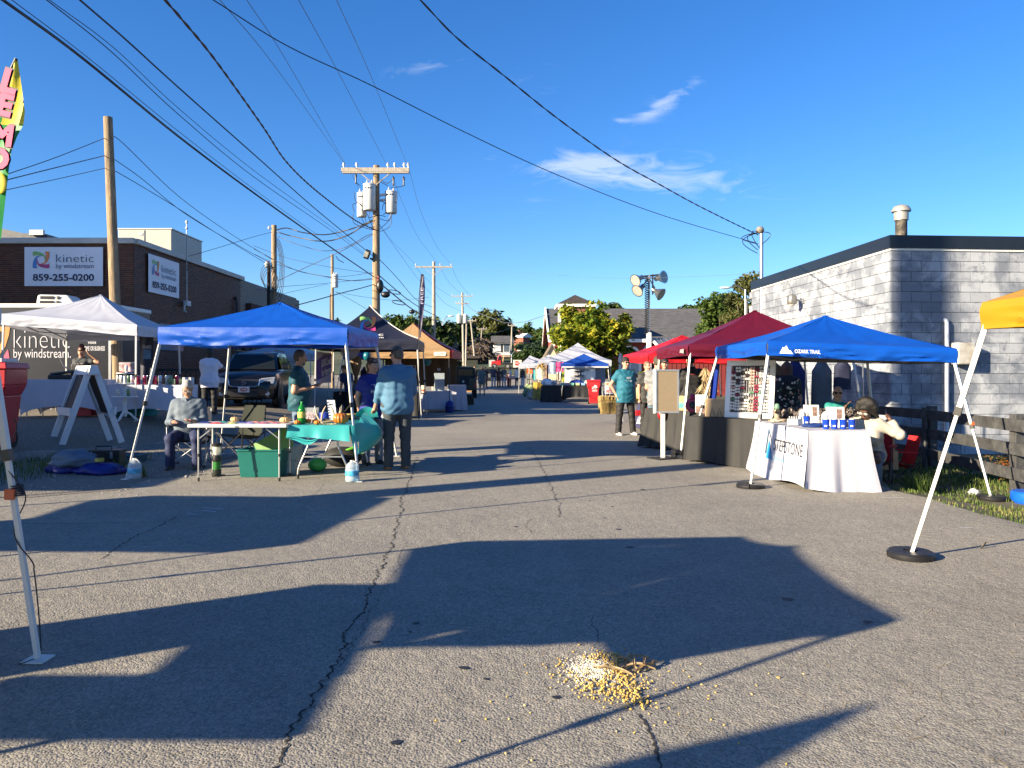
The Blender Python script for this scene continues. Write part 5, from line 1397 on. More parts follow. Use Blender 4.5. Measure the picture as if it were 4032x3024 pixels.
for i in range(90):
 t=i/89;p=lgt.lerp(lgb,.25+.75*t)if t<.97 else lgb+V3(-.05*(t-.97)*30,-.12*(t-.97)*30,.01)
 a=t*21 if t<.62 else 13+(t-.62)*3;r=.034
 P.append(p+V3(math.cos(a)*r,math.sin(a)*r-(.006 if t>.62 else 0),0))
MB().tube(P,.0035,5).build("cord",WIRE_BLACK,cd_,world=True)
for k in range(6):
 p=lgt.lerp(lgb,.46+k*.006);MB().tube([p+V3(math.cos(a)*.033,math.sin(a)*.033,0)for a in[j*.5236 for j in range(13)]],.004,5).build("winding",WIRE_BLACK,cd_,world=True)
p=lgt.lerp(lgb,.485)
MB().box(p+V3(-.015,-.035,0),(.05,.02,.055)).build("clamp_button",mat("orange_clip",(.55,.10,.03),.4),near,world=True,bevel=.004)
p=c2[1].lerp(f2[1],.5);p=f2[1].lerp(c2[1]+V3(0,0,.1),.52)
MB().box(p+V3(-.02,-.025,0),(.035,.02,.045)).build("clamp_button",mat("orange_clip",(.55,.10,.03),.4),blue_right,world=True,bevel=.004)
canopy("off-frame canopy added to shade the kerb and gravel on the left",[V3(-12.7,6.7,1.75),V3(-9.7,6.7,1.75),V3(-9.7,10.9,1.75),V3(-12.7,10.9,1.75)],V3(-11.2,8.8,2.4),.24,[V3(-12.9,6.5,0),V3(-9.5,6.5,0),V3(-9.5,11.1,0),V3(-12.9,11.1,0)],NAVY,39,group="canopies along the street")  # extra canopy out of view, put in to darken the gravel and kerb
canopy("off-frame canopy of the neighbouring stand on the left",[V3(-9.3,3.6,1.7),V3(-6.75,3.55,1.7),V3(-6.35,5.95,1.7),V3(-9.2,6.1,1.7)],V3(-7.9,4.8,2.4),.22,[V3(-9.5,3.3,0),V3(-6.5,3.3,0),V3(-6.1,6.2,0),V3(-9.4,6.3,0)],NAVY,37,group="canopies along the street")
def surface_nets(D,org,h):
 ins=D<0
 S_=np.zeros(tuple(n-1 for n in D.shape)+(3,),np.float32);Cn=np.zeros(tuple(n-1 for n in D.shape),np.float32)
 nx,ny,nz=D.shape;I=np.indices(D.shape,dtype=np.float32);cross=[]
 for ax in range(3):
  sl0=[slice(None)]*3;sl1=[slice(None)]*3;sl0[ax]=slice(0,-1);sl1[ax]=slice(1,None)
  a,b=D[tuple(sl0)],D[tuple(sl1)];m=(ins[tuple(sl0)]!=ins[tuple(sl1)]);cross.append((ax,m,ins[tuple(sl0)]))
  t=np.where(m,a/np.where(np.abs(a-b)<1e-9,1,a-b),0)
  P=np.stack([I[k][tuple(sl0)]+(t if k==ax else 0)for k in range(3)],-1)*m[...,None]
  o1,o2=[k for k in range(3)if k!=ax]
  for d1 in(0,1):
   for d2 in(0,1):
    s=[slice(None)]*3
    s[o1]=slice(d1,d1+D.shape[o1]-1);s[o2]=slice(d2,d2+D.shape[o2]-1)
    S_+=P[tuple(s)];Cn+=m[tuple(s)]
 act=Cn>0;idx=-np.ones(Cn.shape,np.int64);idx[act]=np.arange(act.sum())
 V=S_[act]/Cn[act][:,None]*h+org
 Fs=[]
 for ax,m,i0 in cross:
  o1,o2=[(1,2),(2,0),(0,1)][ax]
  w=np.argwhere(m);ok=(w[:,o1]>0)&(w[:,o1]<D.shape[o1]-1)&(w[:,o2]>0)&(w[:,o2]<D.shape[o2]-1);w=w[ok]
  def g(d1,d2):
   q=w.copy();q[:,o1]-=d1;q[:,o2]-=d2;return idx[q[:,0],q[:,1],q[:,2]]
  Q=np.stack([g(1,1),g(0,1),g(0,0),g(1,0)],-1);fl=~i0[w[:,0],w[:,1],w[:,2]]
  Q[fl]=Q[fl][:,::-1];Fs.append(Q)
 return V,np.concatenate(Fs)
class SDF:
 """signed distance shapes blended on a grid and skinned"""
 def __init__(s):s.p=[]
 def cap(s,a,b,r0,r1=None,k=.02,cut=None):s.p.append(("c",np.array(a,float),np.array(b,float),r0,r0 if r1 is None else r1,k,cut));return s
 def ell(s,c,r,rot=None,k=.02,sub=False):s.p.append(("e",np.array(c,float),np.array(r,float),None if rot is None else np.array(rot),k,sub));return s
 def field(s,h,clips=(),wr=0.0,seed=0):
  lo=np.full(3,1e9);hi=-lo
  for q in s.p:
   if q[0]=="c":r=max(q[3],q[4]);lo=np.minimum(lo,np.minimum(q[1],q[2])-r);hi=np.maximum(hi,np.maximum(q[1],q[2])+r)
   elif not q[5]:r=q[2].max();lo=np.minimum(lo,q[1]-r);hi=np.maximum(hi,q[1]+r)
  lo-=.03;hi+=.03;n=np.ceil((hi-lo)/h).astype(int)+1;D=np.full(n,.12,np.float32)
  axs=[lo[k]+h*np.arange(n[k])for k in range(3)]
  for q in s.p:
   if q[0]=="c":r=max(q[3],q[4]);a,b=np.minimum(q[1],q[2])-r,np.maximum(q[1],q[2])+r
   else:r=q[2].max();a,b=q[1]-r,q[1]+r
   i0=np.clip(np.floor((a-.07-lo)/h).astype(int),0,n-1);i1=np.clip(np.ceil((b+.07-lo)/h).astype(int)+1,1,n)
   sl=tuple(slice(i0[k],i1[k])for k in range(3))
   X=np.stack(np.meshgrid(*[axs[k][sl[k]]for k in range(3)],indexing="ij"),-1)
   if q[0]=="c":
    ab=q[2]-q[1];t=np.clip(((X-q[1])@ab)/max(1e-9,ab@ab),0,1)
    d=np.linalg.norm(X-(q[1]+t[...,None]*ab),axis=-1)-(q[3]+(q[4]-q[3])*t)
    if q[6]is not None:d=np.maximum(d,(X-np.array(q[6][0]))@np.array(q[6][1]))
    k=q[5]
   else:
    Y=X-q[1]
    if q[3]is not None:Y=Y@q[3]
    k0=np.linalg.norm(Y/q[2],axis=-1);k1=np.linalg.norm(Y/q[2]**2,axis=-1)
    d=k0*(k0-1)/np.maximum(k1,1e-6);k=q[4]
    if q[5]:
     D[sl]=np.maximum(D[sl],-d);continue
   e=D[sl];hh=np.maximum(k-np.abs(e-d),0)/k
   D[sl]=np.minimum(e,d)-hh*hh*k*.25
  if wr or clips:
   X,Y,Z=np.meshgrid(*axs,indexing="ij")
   if wr:D=D+wr*(np.sin(X*23+4*np.sin(Z*9+seed)+seed)*np.sin(Z*31+3*np.sin(X*13+seed))+.6*np.sin(Y*29+Z*47+seed))
   for c,nn_ in clips:D=np.maximum(D,(X-c[0])*nn_[0]+(Y-c[1])*nn_[1]+(Z-c[2])*nn_[2])
  D[0]=D[-1]=.05;D[:,0]=D[:,-1]=.05;D[:,:,0]=D[:,:,-1]=.05
  return D.astype(np.float32),lo
 def build(s,name,m,parent,h,clips=(),wr=0.0,seed=0):
  D,lo=s.field(h,clips,wr,seed)
  V,Fc=surface_nets(D,lo,h)
  if not len(V):return None
  me=bpy.data.meshes.new(name);me.from_pydata(V.tolist(),[],Fc.tolist());me.materials.append(m)
  me.polygons.foreach_set("use_smooth",[True]*len(me.polygons));me.update()
  return link(bpy.data.objects.new(name,me),parent)
SKIN={"light":mat("skin_light",(.46,.25,.17),.55,0,.08,12),"tan":mat("skin_tan",(.36,.19,.12),.55,0,.08,12),"dark":mat("skin_dark",(.085,.040,.024),.5,0,.1,12)}
EYE=mat("eye_white",(.6,.58,.55),.3);IRIS=mat("iris",(.03,.02,.015),.2);LIP=mat("lips",(.30,.11,.09),.5)
def unit(v):return Vector(v).normalized()
def person(label,loc,rz=0.0,H=1.75,bulk=1.0,belly=0.0,skin="light",shirt=None,sleeve=.5,shirt_len=0.0,pants=None,pant_len=1.0,shoes=None,hair=None,hair_style="short",cap=None,cap_back=False,shades=False,glasses=False,arms=None,legs=None,sit=None,lean=0.0,head=(0,0,0),h=.012,woman=False,loose=.016,skirt=None,apron=None,beard=None,headband=None,collar=False,group=None,rich=True,side_lean=0.0):
 """faces -y before turning by rz (degrees). arms: {'L':(upper dir, fore dir)}, legs: {'L':(thigh dir, shin dir)}; L is at +x"""
 t=thing("person",label,"person",loc,R(rz),group)
 k=H/1.75;mt=lambda n,c,**kw:mat(n,c,.75,0,.07,5,bump=.4,bscale=13,**kw)
 pel=Vector((0,0,.93*k))if sit is None else Vector((0,0,sit+.10))
 T=Matrix.Rotation(R(lean),3,"X")@Matrix.Rotation(R(side_lean),3,"Y")
 up=lambda x,y,z:pel+T@Vector((x*k,y*k,z*k))
 sw=(.155 if woman else.172)*(1+(bulk-1)*.45)
 S_L,S_R=up(sw,.01,.455),up(-sw,.01,.455)
 neck,hd=up(0,.005,.535),up(0,-.02,.70)
 HM=(T@Matrix.Rotation(R(head[2]),3,"Z")@Matrix.Rotation(R(head[0]),3,"X")@Matrix.Rotation(R(head[1]),3,"Y"))
 hk=k*.98
 hp=lambda x,y,z:hd+HM@(Vector((x,y,z))*hk)
 arms=arms or{};legs=legs or{}
 J={}
 for s,sh in(("L",S_L),("R",S_R)):
  sx=1 if s=="L" else-1
  ud,fd_=arms.get(s,((sx*.16,.02,-1),(sx*.04,-.16,-1)))
  el=sh+unit(ud)*.295*k;wr_=el+unit(fd_)*.255*k
  J["sh"+s],J["el"+s],J["wr"+s],J["fd"+s]=sh,el,wr_,unit(fd_)
  hip=pel+Vector((sx*.095*k*(1+(bulk-1)*.4),0,-.02*k))
  if sit is not None:td,sd_=legs.get(s,((sx*.12,-1,-.02),(0,.02,-1)))
  else:td,sd_=legs.get(s,((sx*.03,-.02,-1),(sx*.02,.03,-1)))
  kn=hip+unit(td)*.435*k;an=kn+unit(sd_)*.41*k
  J["hip"+s],J["kn"+s],J["an"+s]=hip,kn,an
 fw={s:unit((Vector((J["an"+s].x-J["hip"+s].x,0,0))*.3)+Vector((0,-1,0)))for s in "LR"}
 b=bulk
 B=SDF()
 def torso(q,e=0.0):
  q.cap(up(.058,0,.36),up(-.058,0,.36),.108*k*b+e,k=.06).cap(up(.06,-.0,.30),up(-.06,-.0,.30),.105*k*b+e,k=.06)
  q.cap(up(.05,0,.14),up(-.05,0,.14),.108*k*b+e+belly*.25,k=.08).cap(up(.07,.01,.0),up(-.07,.01,.0),.112*k*b+e,k=.07)
  q.cap(up(sw*.7,.01,.45),up(-sw*.7,.01,.45),.066*k+e,k=.07).cap(up(sw*.55,.01,.455),up(0,.012,.545),.05*k+e*.7,.054*k+e*.4,k=.05).cap(up(-sw*.55,.01,.455),up(0,.012,.545),.05*k+e*.7,.054*k+e*.4,k=.05)
  if belly:q.ell(up(0,-.05-belly*.35,.13),(.15*b*k+e,.10*k+belly*.5+e,.16*k+e),k=.08)
  if woman:
   for sx in(1,-1):q.ell(up(sx*.075,-.10*b,.335),(.068*b+e,.06*b+e,.065*b+e),k=.05)
 torso(B)
 B.cap(neck,up(0,-.012,.62),.056*k,.053*k,k=.03)
 B.ell(hp(0,.005,.03),(.074*hk,.094*hk,.098*hk),HM,k=.03).ell(hp(0,-.022,-.05),(.058*hk,.068*hk,.072*hk),HM,k=.035).ell(hp(0,-.06,-.095),(.03*hk,.024*hk,.02*hk),HM,k=.02)
 if rich:
  B.cap(hp(0,-.088,.012),hp(0,-.108,-.026),.009*hk,.0145*hk,k=.016)
  for sx in(1,-1):
   B.ell(hp(sx*.033,-.093,.010),(.021,.014,.013),HM,k=.01,sub=True)
   B.ell(hp(sx*.032,-.083,.032),(.026,.014,.008),HM,k=.014).ell(hp(sx*.042,-.07,-.03),(.022,.02,.022),HM,k=.02)
   B.ell(hp(sx*.077,.008,-.008),(.010,.022,.032),HM,k=.01)
 for s in "LR":
  sh,el,w,f=J["sh"+s],J["el"+s],J["wr"+s],J["fd"+s]
  B.cap(sh,el,.056*k*(1+(b-1)*.6),.042*k*(1+(b-1)*.4),k=.04).cap(el,w,.041*k*(1+(b-1)*.4),.027*k,k=.03)
  sx=1 if s=="L" else-1
  side=f.cross(Vector((0,0,1)))if abs(f.z)<.9 else Vector((0,-1,0));side.normalize();nrm=f.cross(side)
  pc=w+f*.05*k
  if h<=.0135:
   B.cap(w,pc,.026*k,.03*k,k=.015).cap(pc+side*.022,pc-side*.022+f*.012,.017*k,k=.012)
   for i,ln in enumerate((.036,.043,.04,.031)):
    r0=pc+f*.03*k+side*(.030-.02*i);m1=r0+f*ln*k+nrm*.006*(-sx);m2=m1+(f*.8+nrm*(-.5*sx)).normalized()*ln*.85*k
    B.cap(r0,m1,.0095,.009,k=.006).cap(m1,m2,.009,.0075,k=.004)
   tb=w+f*.025*k+side*.022;tm=tb+(side*.7+f*.8).normalized()*.035;B.cap(tb,tm,.013,.011,k=.01).cap(tm,tm+(f+side*.1)*.028,.011,.009,k=.005)
  else:B.ell(w+f*.08*k,(.04,.04,.04),k=.03)
  B.cap(J["hip"+s],J["kn"+s],.088*k*(1+(b-1)*.6),.056*k,k=.05).cap(J["kn"+s],J["kn"+s].lerp(J["an"+s],.4),.054*k,.056*k,k=.03).cap(J["kn"+s].lerp(J["an"+s],.4),J["an"+s],.055*k,.036*k,k=.03)
  B.cap(J["an"+s]+Vector((0,.02,-.05*k)),J["an"+s]+fw[s]*.15*k+Vector((0,0,-.055*k)),.03,.026,k=.03)
 B.build("body",SKIN[skin],t,h)
 sd=len(label)
 if shirt:
  Q=SDF();torso(Q,loose)
  n="shirt_%d"%(hash(tuple(shirt))%9999)if False else "fabric_"+"_".join(str(int(c*1000))for c in shirt)
  for s in "LR":
   sh,el,w=J["sh"+s],J["el"+s],J["wr"+s];e=.015 if sleeve<=.55 else.011
   r0,r1=.064*k*(1+(b-1)*.6)+e*.7,.049*k*(1+(b-1)*.4)+e
   if sleeve<=.55:
    E=sh.lerp(el,sleeve/.55*.8);d=(el-sh).normalized();Q.cap(sh,E+d*.05,r0,r1+.008,k=.05,cut=(E,d))
   else:
    E=el.lerp(w,(sleeve-.55)/.45*.98);d=(w-el).normalized()
    Q.cap(sh,el,r0,r1,k=.05).cap(el,E+d*.05,r1,.04*k+e*.6,k=.02,cut=(E,d))
  hem=up(0,0,-.10-shirt_len);ud=T@Vector((0,0,1));nk=up(0,0,.572)
  if shirt_len or True:Q.cap(up(.062,.0,-.05),up(-.062,.0,-.05),.112*k*b+loose,k=.07)
  if shirt_len>.05:
   for x_ in(.062,0,-.062):Q.cap(up(x_,.0,-.05),up(x_,.0,-.08-shirt_len),.112*k*b+loose,k=.05)
  so_=Q.build("shirt",mt(n,shirt),t,h,[(hem,-ud),(nk,ud)],.0055,sd)
  if collar:
   cm_=MB()
   for sx in(-1,1):
    cm_.add([up(sx*.0,-.085,.49),up(sx*.075,-.05,.535),up(sx*.085,.0,.56),up(sx*.055,-.035,.585),up(sx*.012,-.075,.545),up(sx*.04,-.108,.485)],[(0,1,4),(1,2,3),(1,3,4),(0,5,1)]if sx>0 else[(0,4,1),(1,3,2),(1,4,3),(0,1,5)])
   cm_.build("collar",mt(n,shirt),t)
 if pants:
  n="fabric_"+"_".join(str(int(c*1000))for c in pants);Q=SDF()
  Q.cap(up(.072,.008,.0),up(-.072,.008,.0),.116*k*b+.006,k=.06).cap(up(.06,.0,.09),up(-.06,.0,.09),.108*k*b+.006,k=.05)
  for s in "LR":
   hp_,kn,an=J["hip"+s],J["kn"+s],J["an"+s];e=.012
   if pant_len<.6:
    E=hp_.lerp(kn,pant_len/.55);d=(kn-hp_).normalized();Q.cap(hp_,E+d*.04,.094*k*(1+(b-1)*.6)+e,.085*k+e,k=.05,cut=(E,d))
   else:
    d=(an-kn).normalized();E=an+d*.03
    Q.cap(hp_,kn,.092*k*(1+(b-1)*.6)+e,.064*k+e,k=.05).cap(kn,E+d*.05,.064*k+e,.056*k+e,k=.03,cut=(E,d))
  Q.build("trousers" if pant_len>.6 else "shorts",mt(n,pants),t,h,[(up(0,0,.11),T@Vector((0,0,1)))],.004,sd+3)
 if skirt:
  MB().lathe([(.15*k*b,-.36),(.17*k*b,-.3),(.15*k*b,-.1),(.125*k*b,.06)],pel,18,sy=.8).build("skirt",mt("fabric_sk"+str(int(skirt[0]*999)),skirt),t,60)
 sc=shoes or(.03,.025,.02)
 for s in "LR":
  an=J["an"+s];q=SDF();z=-.05*k
  q.cap(an+Vector((0,.03,z+.005)),an+fw[s]*.09+Vector((0,0,z)),.044,.042,k=.03).cap(an+fw[s]*.09+Vector((0,0,z)),an+fw[s]*.18+Vector((0,0,z-.008)),.044,.036,k=.03).cap(an,an+Vector((0,0,z)),.044,.05,k=.03)
  q.build("shoe",mat("shoe_"+str(int(sc[0]*999))+str(int(sc[2]*999)),sc,.6),t,max(h,.012),[(an+Vector((0,0,-.083*k)),(0,0,-1))])
  if rich and sc[0]<.2:MB().box(an+fw[s]*.075+Vector((0,0,-.080*k)),(.085,.27,.014),Matrix.Rotation(math.atan2(fw[s].x,-fw[s].y),3,"Z")).build("sole",mat("sole_pale",(.25,.22,.18),.8),t)
 if hair:
  hm=mat("hair_"+"_".join(str(int(c*1000))for c in hair),hair,.6,0,.3,30,bump=.5,bscale=60,stretch=(3,3,.6));Q=SDF()
  Q.ell(hp(0,.016,.044),(.083*hk,.098*hk,.096*hk),HM,k=.02)
  fr=hp(0,-.058,.075);fdir=HM@Vector((0,-1,-.75));clips=[]
  if hair_style in("short","buzz"):Q.ell(hp(0,.04,-.01),(.074*hk,.07*hk,.075*hk),HM,k=.02);clips=[(hp(0,0,-.045),HM@Vector((0,-.3,-1)))]
  if hair_style=="long":
   Q.cap(hp(.055,.03,.0),up(.075,.045,.42),.045,.035,k=.04).cap(hp(-.055,.03,0),up(-.075,.045,.42),.045,.035,k=.04).cap(hp(0,.07,0),up(0,.07,.40),.06,.05,k=.05)
  if hair_style=="bob":Q.cap(hp(.065,.015,.03),hp(.07,.02,-.11),.035,.03,k=.03).cap(hp(-.065,.015,.03),hp(-.07,.02,-.11),.035,.03,k=.03).cap(hp(0,.06,0),hp(0,.06,-.12),.06,.05,k=.05)
  if hair_style=="pony":Q.cap(hp(0,.085,.04),hp(0,.13,.0),.035,.035,k=.03).cap(hp(0,.13,.0),hp(0,.125,-.16),.034,.015,k=.03)
  if hair_style=="bun":Q.ell(hp(0,.055,.145),(.055,.055,.05),HM,k=.02)
  if hair_style=="curly":
   rc=random.Random(4)
   for i_ in range(70):
    d_=Vector((rc.gauss(0,1),rc.gauss(.5,.8),rc.gauss(.1,1))).normalized();Q.ell(hp(d_.x*.115,.05+d_.y*.10,.03+d_.z*.115),(.026,.026,.026),k=.012)
   Q.ell(hp(.0,.07,.03),(.12,.10,.11),HM,k=.05).cap(hp(.085,.05,0),hp(.10,.06,-.15),.05,.035,k=.05).cap(hp(-.085,.05,0),hp(-.10,.06,-.15),.05,.035,k=.05)
  Q.ell(hp(0,-.082,-.036),(.072*hk,.062*hk,.098*hk),HM,k=.01,sub=True)
  Q.build("hair",hm,t,min(h,.011),clips,.003 if hair_style!="curly" else.008,sd)
 if beard:SDF().ell(hp(0,-.045,-.092),(.052*hk,.045*hk,.045*hk),HM,k=.02).ell(hp(0,-.0,-.04),(.03,.03,.03),HM,sub=True).build("beard",mat("beard_grey",(.22,.19,.16),.8,0,.3,30),t,.009,[(hp(0,0,-.055),HM@Vector((0,.2,1)))])
 if cap:
  cm=mat("cap_"+str(int(cap[0]*999))+str(int(cap[2]*999)),cap,.8,0,.1,10)
  Q=SDF().ell(hp(0,.008,.055),(.087*hk,.106*hk,.096*hk),HM,k=.02)
  co=Q.build("cap",cm,t,.01,[(hp(0,0,.048),HM@Vector((0,-.18 if not cap_back else.1,-1)))])
  yb=1 if cap_back else-1
  MB().grid(lambda u,v:hp(.072*math.cos(math.pi*u)*(1-.25*v),yb*(.082+.085*v*math.sin(math.pi*u)**.6),.056-.022*v*v),12,4).build("brim",cm,co,60)
 if headband:MB().lathe([(.088*hk,.0),(.091*hk,.012),(.088*hk,.03)],hp(0,.006,.05),18,axis=HM@Vector((0,-.15,1)),sy=1.12).build("headband",mat("headband",headband,.7),t,60)
 if rich:
  for sx in(1,-1):
   if not shades:
    e=MB().ell(hp(sx*.032,-.0835,.010),(.0125,.0095,.0085),8,6).build("eye",EYE,t,60)
    MB().ell(hp(sx*.032,-.0915,.010),(.0058,.003,.0058),8,5).build("iris",IRIS,e,60)
   if shades or glasses:MB().ell(hp(sx*.034,-.099,.010),(.029,.006,.02),10,6,HM).build("lens",mat("dark_lens",(.008,.008,.01),.15)if shades else glass("clear_lens",(.8,.85,.85),.05,.3),t,60)
  if shades or glasses:
   gm=MB().bar(hp(-.012,-.1,.016),hp(.012,-.1,.016),.005)
   for sx in(1,-1):gm.bar(hp(sx*.06,-.094,.016),hp(sx*.079,.01,.018),.005)
   gm.build("glasses_frame",mat("frame_dark",(.02,.015,.012),.4),t)
  MB().ell(hp(0,-.094,-.058),(.024,.007,.0075),10,5,HM).build("mouth",LIP,t,60)
 t["joints"]=""
 del t["joints"]
 t_j={n:v for n,v in J.items()}
 return t,up,hp,t_j
def shirt_print(t,up,lines,h,w,z,y=-.15,m=None,x=0.0,back=False):
 """flat print laid on the chest, in the person's own frame"""
 m=m or WPRINT
 for i,s in enumerate(lines):
  c=up(x,y,z-i*h*1.1)
  lettering(s,c,(-1,0,0)if back else(1,0,0),(0,0,1),h,m,t,width=w if isinstance(w,(int,float))else w[i],bold=.02,world=False)
TEAL=(.003,.06,.09);DENIM=(.035,.07,.125);NAVYC=(.012,.018,.05);BLK=(.010,.010,.011)
man_p=V3(-5.02,11.95,0)
r_=person("seated grey haired man in a grey shirt looking down at his phone",man_p,10,1.74,1.22,.05,"light",(.10,.13,.17),.92,0,(.012,.02,.07),1,(.03,.02,.015),(.36,.36,.35),"short",sit=.42,lean=6,head=(32,0,0),arms={"L":((.22,-.25,-1),(-.55,-1,.12)),"R":((-.25,-.2,-1),(.55,-1,.05))},legs={"L":((.22,-1,-.08),(.02,.1,-1)),"R":((-.16,-1,-.08),(-.02,.12,-1))},h=.012,glasses=True,collar=True)
ph=V3(0.0,-.52,.66)
tag(MB().box(W(838,1702,11.45),(.085,.15,.012),Euler((.35,0,.1)).to_matrix()).build("phone",BLACK_PLASTIC,bevel=.004),"dark phone held in the seated man's hands","phone")
r_=person("bearded man in a teal polo standing behind the pumpkin table",(-3.6,13.0,0),98,1.83,1.2,.06,"light",TEAL,.46,.06,(.09,.14,.22),1,(.01,.01,.012),(.10,.08,.06),"short",beard=True,arms={"R":((-.12,.12,-1),(.25,-1,.22)),"L":((.1,-.05,-1),(-.1,-.85,.3))},head=(4,0,10),h=.0115)
r_,up,hp,J=person("woman in a royal blue t-shirt listening with her arms behind her",(W(1466,1468,12.3).x,12.3,0),30,1.68,1.02,0,"light",(.010,.02,.20),.42,.08,(.17,.19,.22),1,(.02,.02,.022),(.12,.065,.035),"pony",woman=True,headband=(.02,.02,.02),arms={"L":((.3,.15,-1),(-.2,.4,-1)),"R":((-.3,.2,-1),(.25,.3,-1))},head=(0,0,14),h=.0115)
shirt_print(r_,up,["I Wear","Health"],.08,.16,.36,-.175)
r_,up,hp,J=person("heavy man in a denim blue shirt with rolled sleeves seen from behind",(G(1560,1850).x,11.6,0),203,1.84,1.3,.07,"light",(.05,.14,.24),.86,.05,(.035,.045,.055),1,(.26,.11,.04),(.09,.065,.045),"short",shades=True,arms={"L":((.2,-.15,-1),(.1,-.65,-.9)),"R":((-.2,-.35,-1),(.2,-.8,-.62))},head=(6,0,25),h=.0115,headband=(.015,.015,.016))
pp_=thing("paper_sheet","white folded paper dangling from the denim-shirted man's hand","paper",W(1500,1640,11.5))
MB().add([V3(0,0,0),V3(.05,-.02,.1),V3(.14,0,-.16),V3(.1,-.02,-.2),V3(0,.004,0),V3(.05,-.016,.1),V3(.14,.004,-.16),V3(.1,-.016,-.2)],[(0,3,2,1),(4,5,6,7)]).build("sheet",PAPER,pp_)
r_,up,hp,J=person("woman with a red headband touching her head behind the drinks table",(W(322,1468,18.7).x,18.7,.40),8,1.68,.95,0,"light",(.035,.04,.05),.36,.05,(.03,.03,.04),1,None,(.07,.02,.02),"bun",woman=True,headband=(.25,.02,.03),arms={"L":((.9,-.25,-.05),(-.75,-.3,.75)),"R":((-.22,.05,-1),(.2,-.55,-.8))},head=(16,0,0),h=.0125)
shirt_print(r_,up,["LIVE","MUSIC"],.09,.2,.36,-.17,mat("faded_print",(.30,.26,.24),.7))
r_=person("person with long dark hair in a white t-shirt seen from behind at the car",(W(825,1468,19.5).x,19.5,.37),195,1.70,1.12,0,"dark",(.56,.56,.64),.5,.1,BLK,1,(.02,.02,.02),(.008,.007,.007),"bob",woman=True,arms={"L":((.1,-.4,-1),(0,-.4,-.8)),"R":((-.45,-.7,-.6),(-.2,-1,.1))},h=.0125,loose=.03)
r_,up,hp,J=person("man in a teal t-shirt and backwards black cap, hand on hip",G(2462,1712),14,1.80,1.06,.03,"light",(.005,.105,.16),.44,.1,(.012,.011,.012),1,(.50,.45,.42),(.03,.02,.015),"buzz",cap=(.012,.01,.011),cap_back=True,shades=True,beard=False,arms={"R":((-.62,.2,-1),(.42,-.25,-.9)),"L":((.2,.1,-1),(.05,-.1,-1))},legs={"L":((.13,-.02,-1),(.09,.02,-1)),"R":((-.1,-.01,-1),(-.06,.03,-1))},head=(0,0,8),h=.0115,loose=.03)
shirt_print(r_,up,["WAY OF","JESUS","chosen"],.075,[.1,.15,.17],.36,-.17,x=.01)
MB().box(up(.02,-.175,.10),(.035,.004,.12)).build("cross_print",WPRINT,r_)
MB().box(up(.02,-.176,.13),(.10,.004,.03)).build("cross_print",WPRINT,r_)
tag(MB().box(W(2512,1626,17.6),(.12,.05,.13)).build("bag",mat("red_pack",(.28,.01,.015),.4,0,.5,30),bevel=.01),"small red packet hanging beside the teal-shirted man's hand","bag")
r_=person("man in a grey t-shirt and jeans with his back turned, behind the corkboard",(3.12,16.5,0),172,1.80,1.12,0,"light",(.17,.175,.185),.46,.1,(.06,.11,.15),1,(.10,.02,.015),(.05,.04,.025),"buzz",h=.0125,arms={"R":((-.1,-.2,-1),(.3,-.8,-.4)),"L":((.1,-.2,-1),(-.2,-.8,-.4))})
r_,up,hp,J=person("man in a black long sleeved shirt and black cap, back to the street",(3.72,16.0,0),186,1.84,1.22,0,"light",(.013,.013,.015),.95,.1,BLK,1,BLK,(.02,.015,.012),"buzz",cap=(.012,.012,.014),h=.0125)
MB().box(up(0,.155,.42),(.11,.006,.016)).build("back_print",mat("red_print",(.3,.03,.02),.6),r_)
r_=person("smiling man in a black cap facing the street between two customers",(3.62,18.2,0),-14,1.78,1.05,0,"light",(.02,.02,.024),.46,.1,BLK,1,BLK,(.06,.04,.03),"buzz",cap=(.015,.016,.02),h=.013)
r_=person("pale bearded man leaning behind the maroon canopy's stall",(3.3,18.8,0),20,1.72,1.0,0,"light",(.03,.03,.03),.46,.1,BLK,1,BLK,(.16,.10,.06),"short",beard=True,h=.014)
r_,up,hp,J=person("red haired woman in a black floral dress bending over the earring stall",(W(3098,1468,13.0).x,13.0,-.02),160,1.66,1.15,0,"light",(.012,.013,.016),.5,.55,BLK,1,BLK,(.085,.03,.015),"bob",woman=True,h=.0125,lean=8,loose=.03)
fm=[mat("petal_white",(.7,.66,.6),.7),mat("petal_pink",(.6,.3,.27),.7),mat("leaf_print",(.05,.14,.08),.7)];rr=random.Random(8);fl_=[MB(),MB(),MB()]
for i in range(150):
 z=rr.uniform(-.45,.5);a=rr.uniform(-.4,3.54);rx,ry=.20-.03*abs(z-.3),.172
 p=up(rx*math.cos(a)*1.06,ry*math.sin(a)+.008,z);n=Vector((math.cos(a),math.sin(a),0));s=rr.uniform(.012,.03);q=fl_[rr.choice((0,0,1,2))]
 x=n.cross(V3(0,0,1));q.add([p+n*.012+x*s*math.cos(k*1.05)+V3(0,0,s*math.sin(k*1.05))for k in range(6)],[tuple(range(6))])
for i,q in enumerate(fl_):q.build("flower_print",fm[i],r_,kind="stuff")
r_=person("bald woman in sunglasses and a teal t-shirt, arms crossed, at the block wall",(W(3298,1468,12.4).x,12.4,-.1),-18,1.62,1.2,.04,"light",(.005,.17,.16),.46,.1,(.03,.03,.05),1,None,None,woman=True,shades=True,h=.0125,sit=.47,arms={"R":((-.15,-.1,-1),(.7,-.75,.12)),"L":((.15,-.1,-1),(-.7,-.8,.05))})
sw_l=V3(W(3420,1468,10.4).x,10.4,-.06)
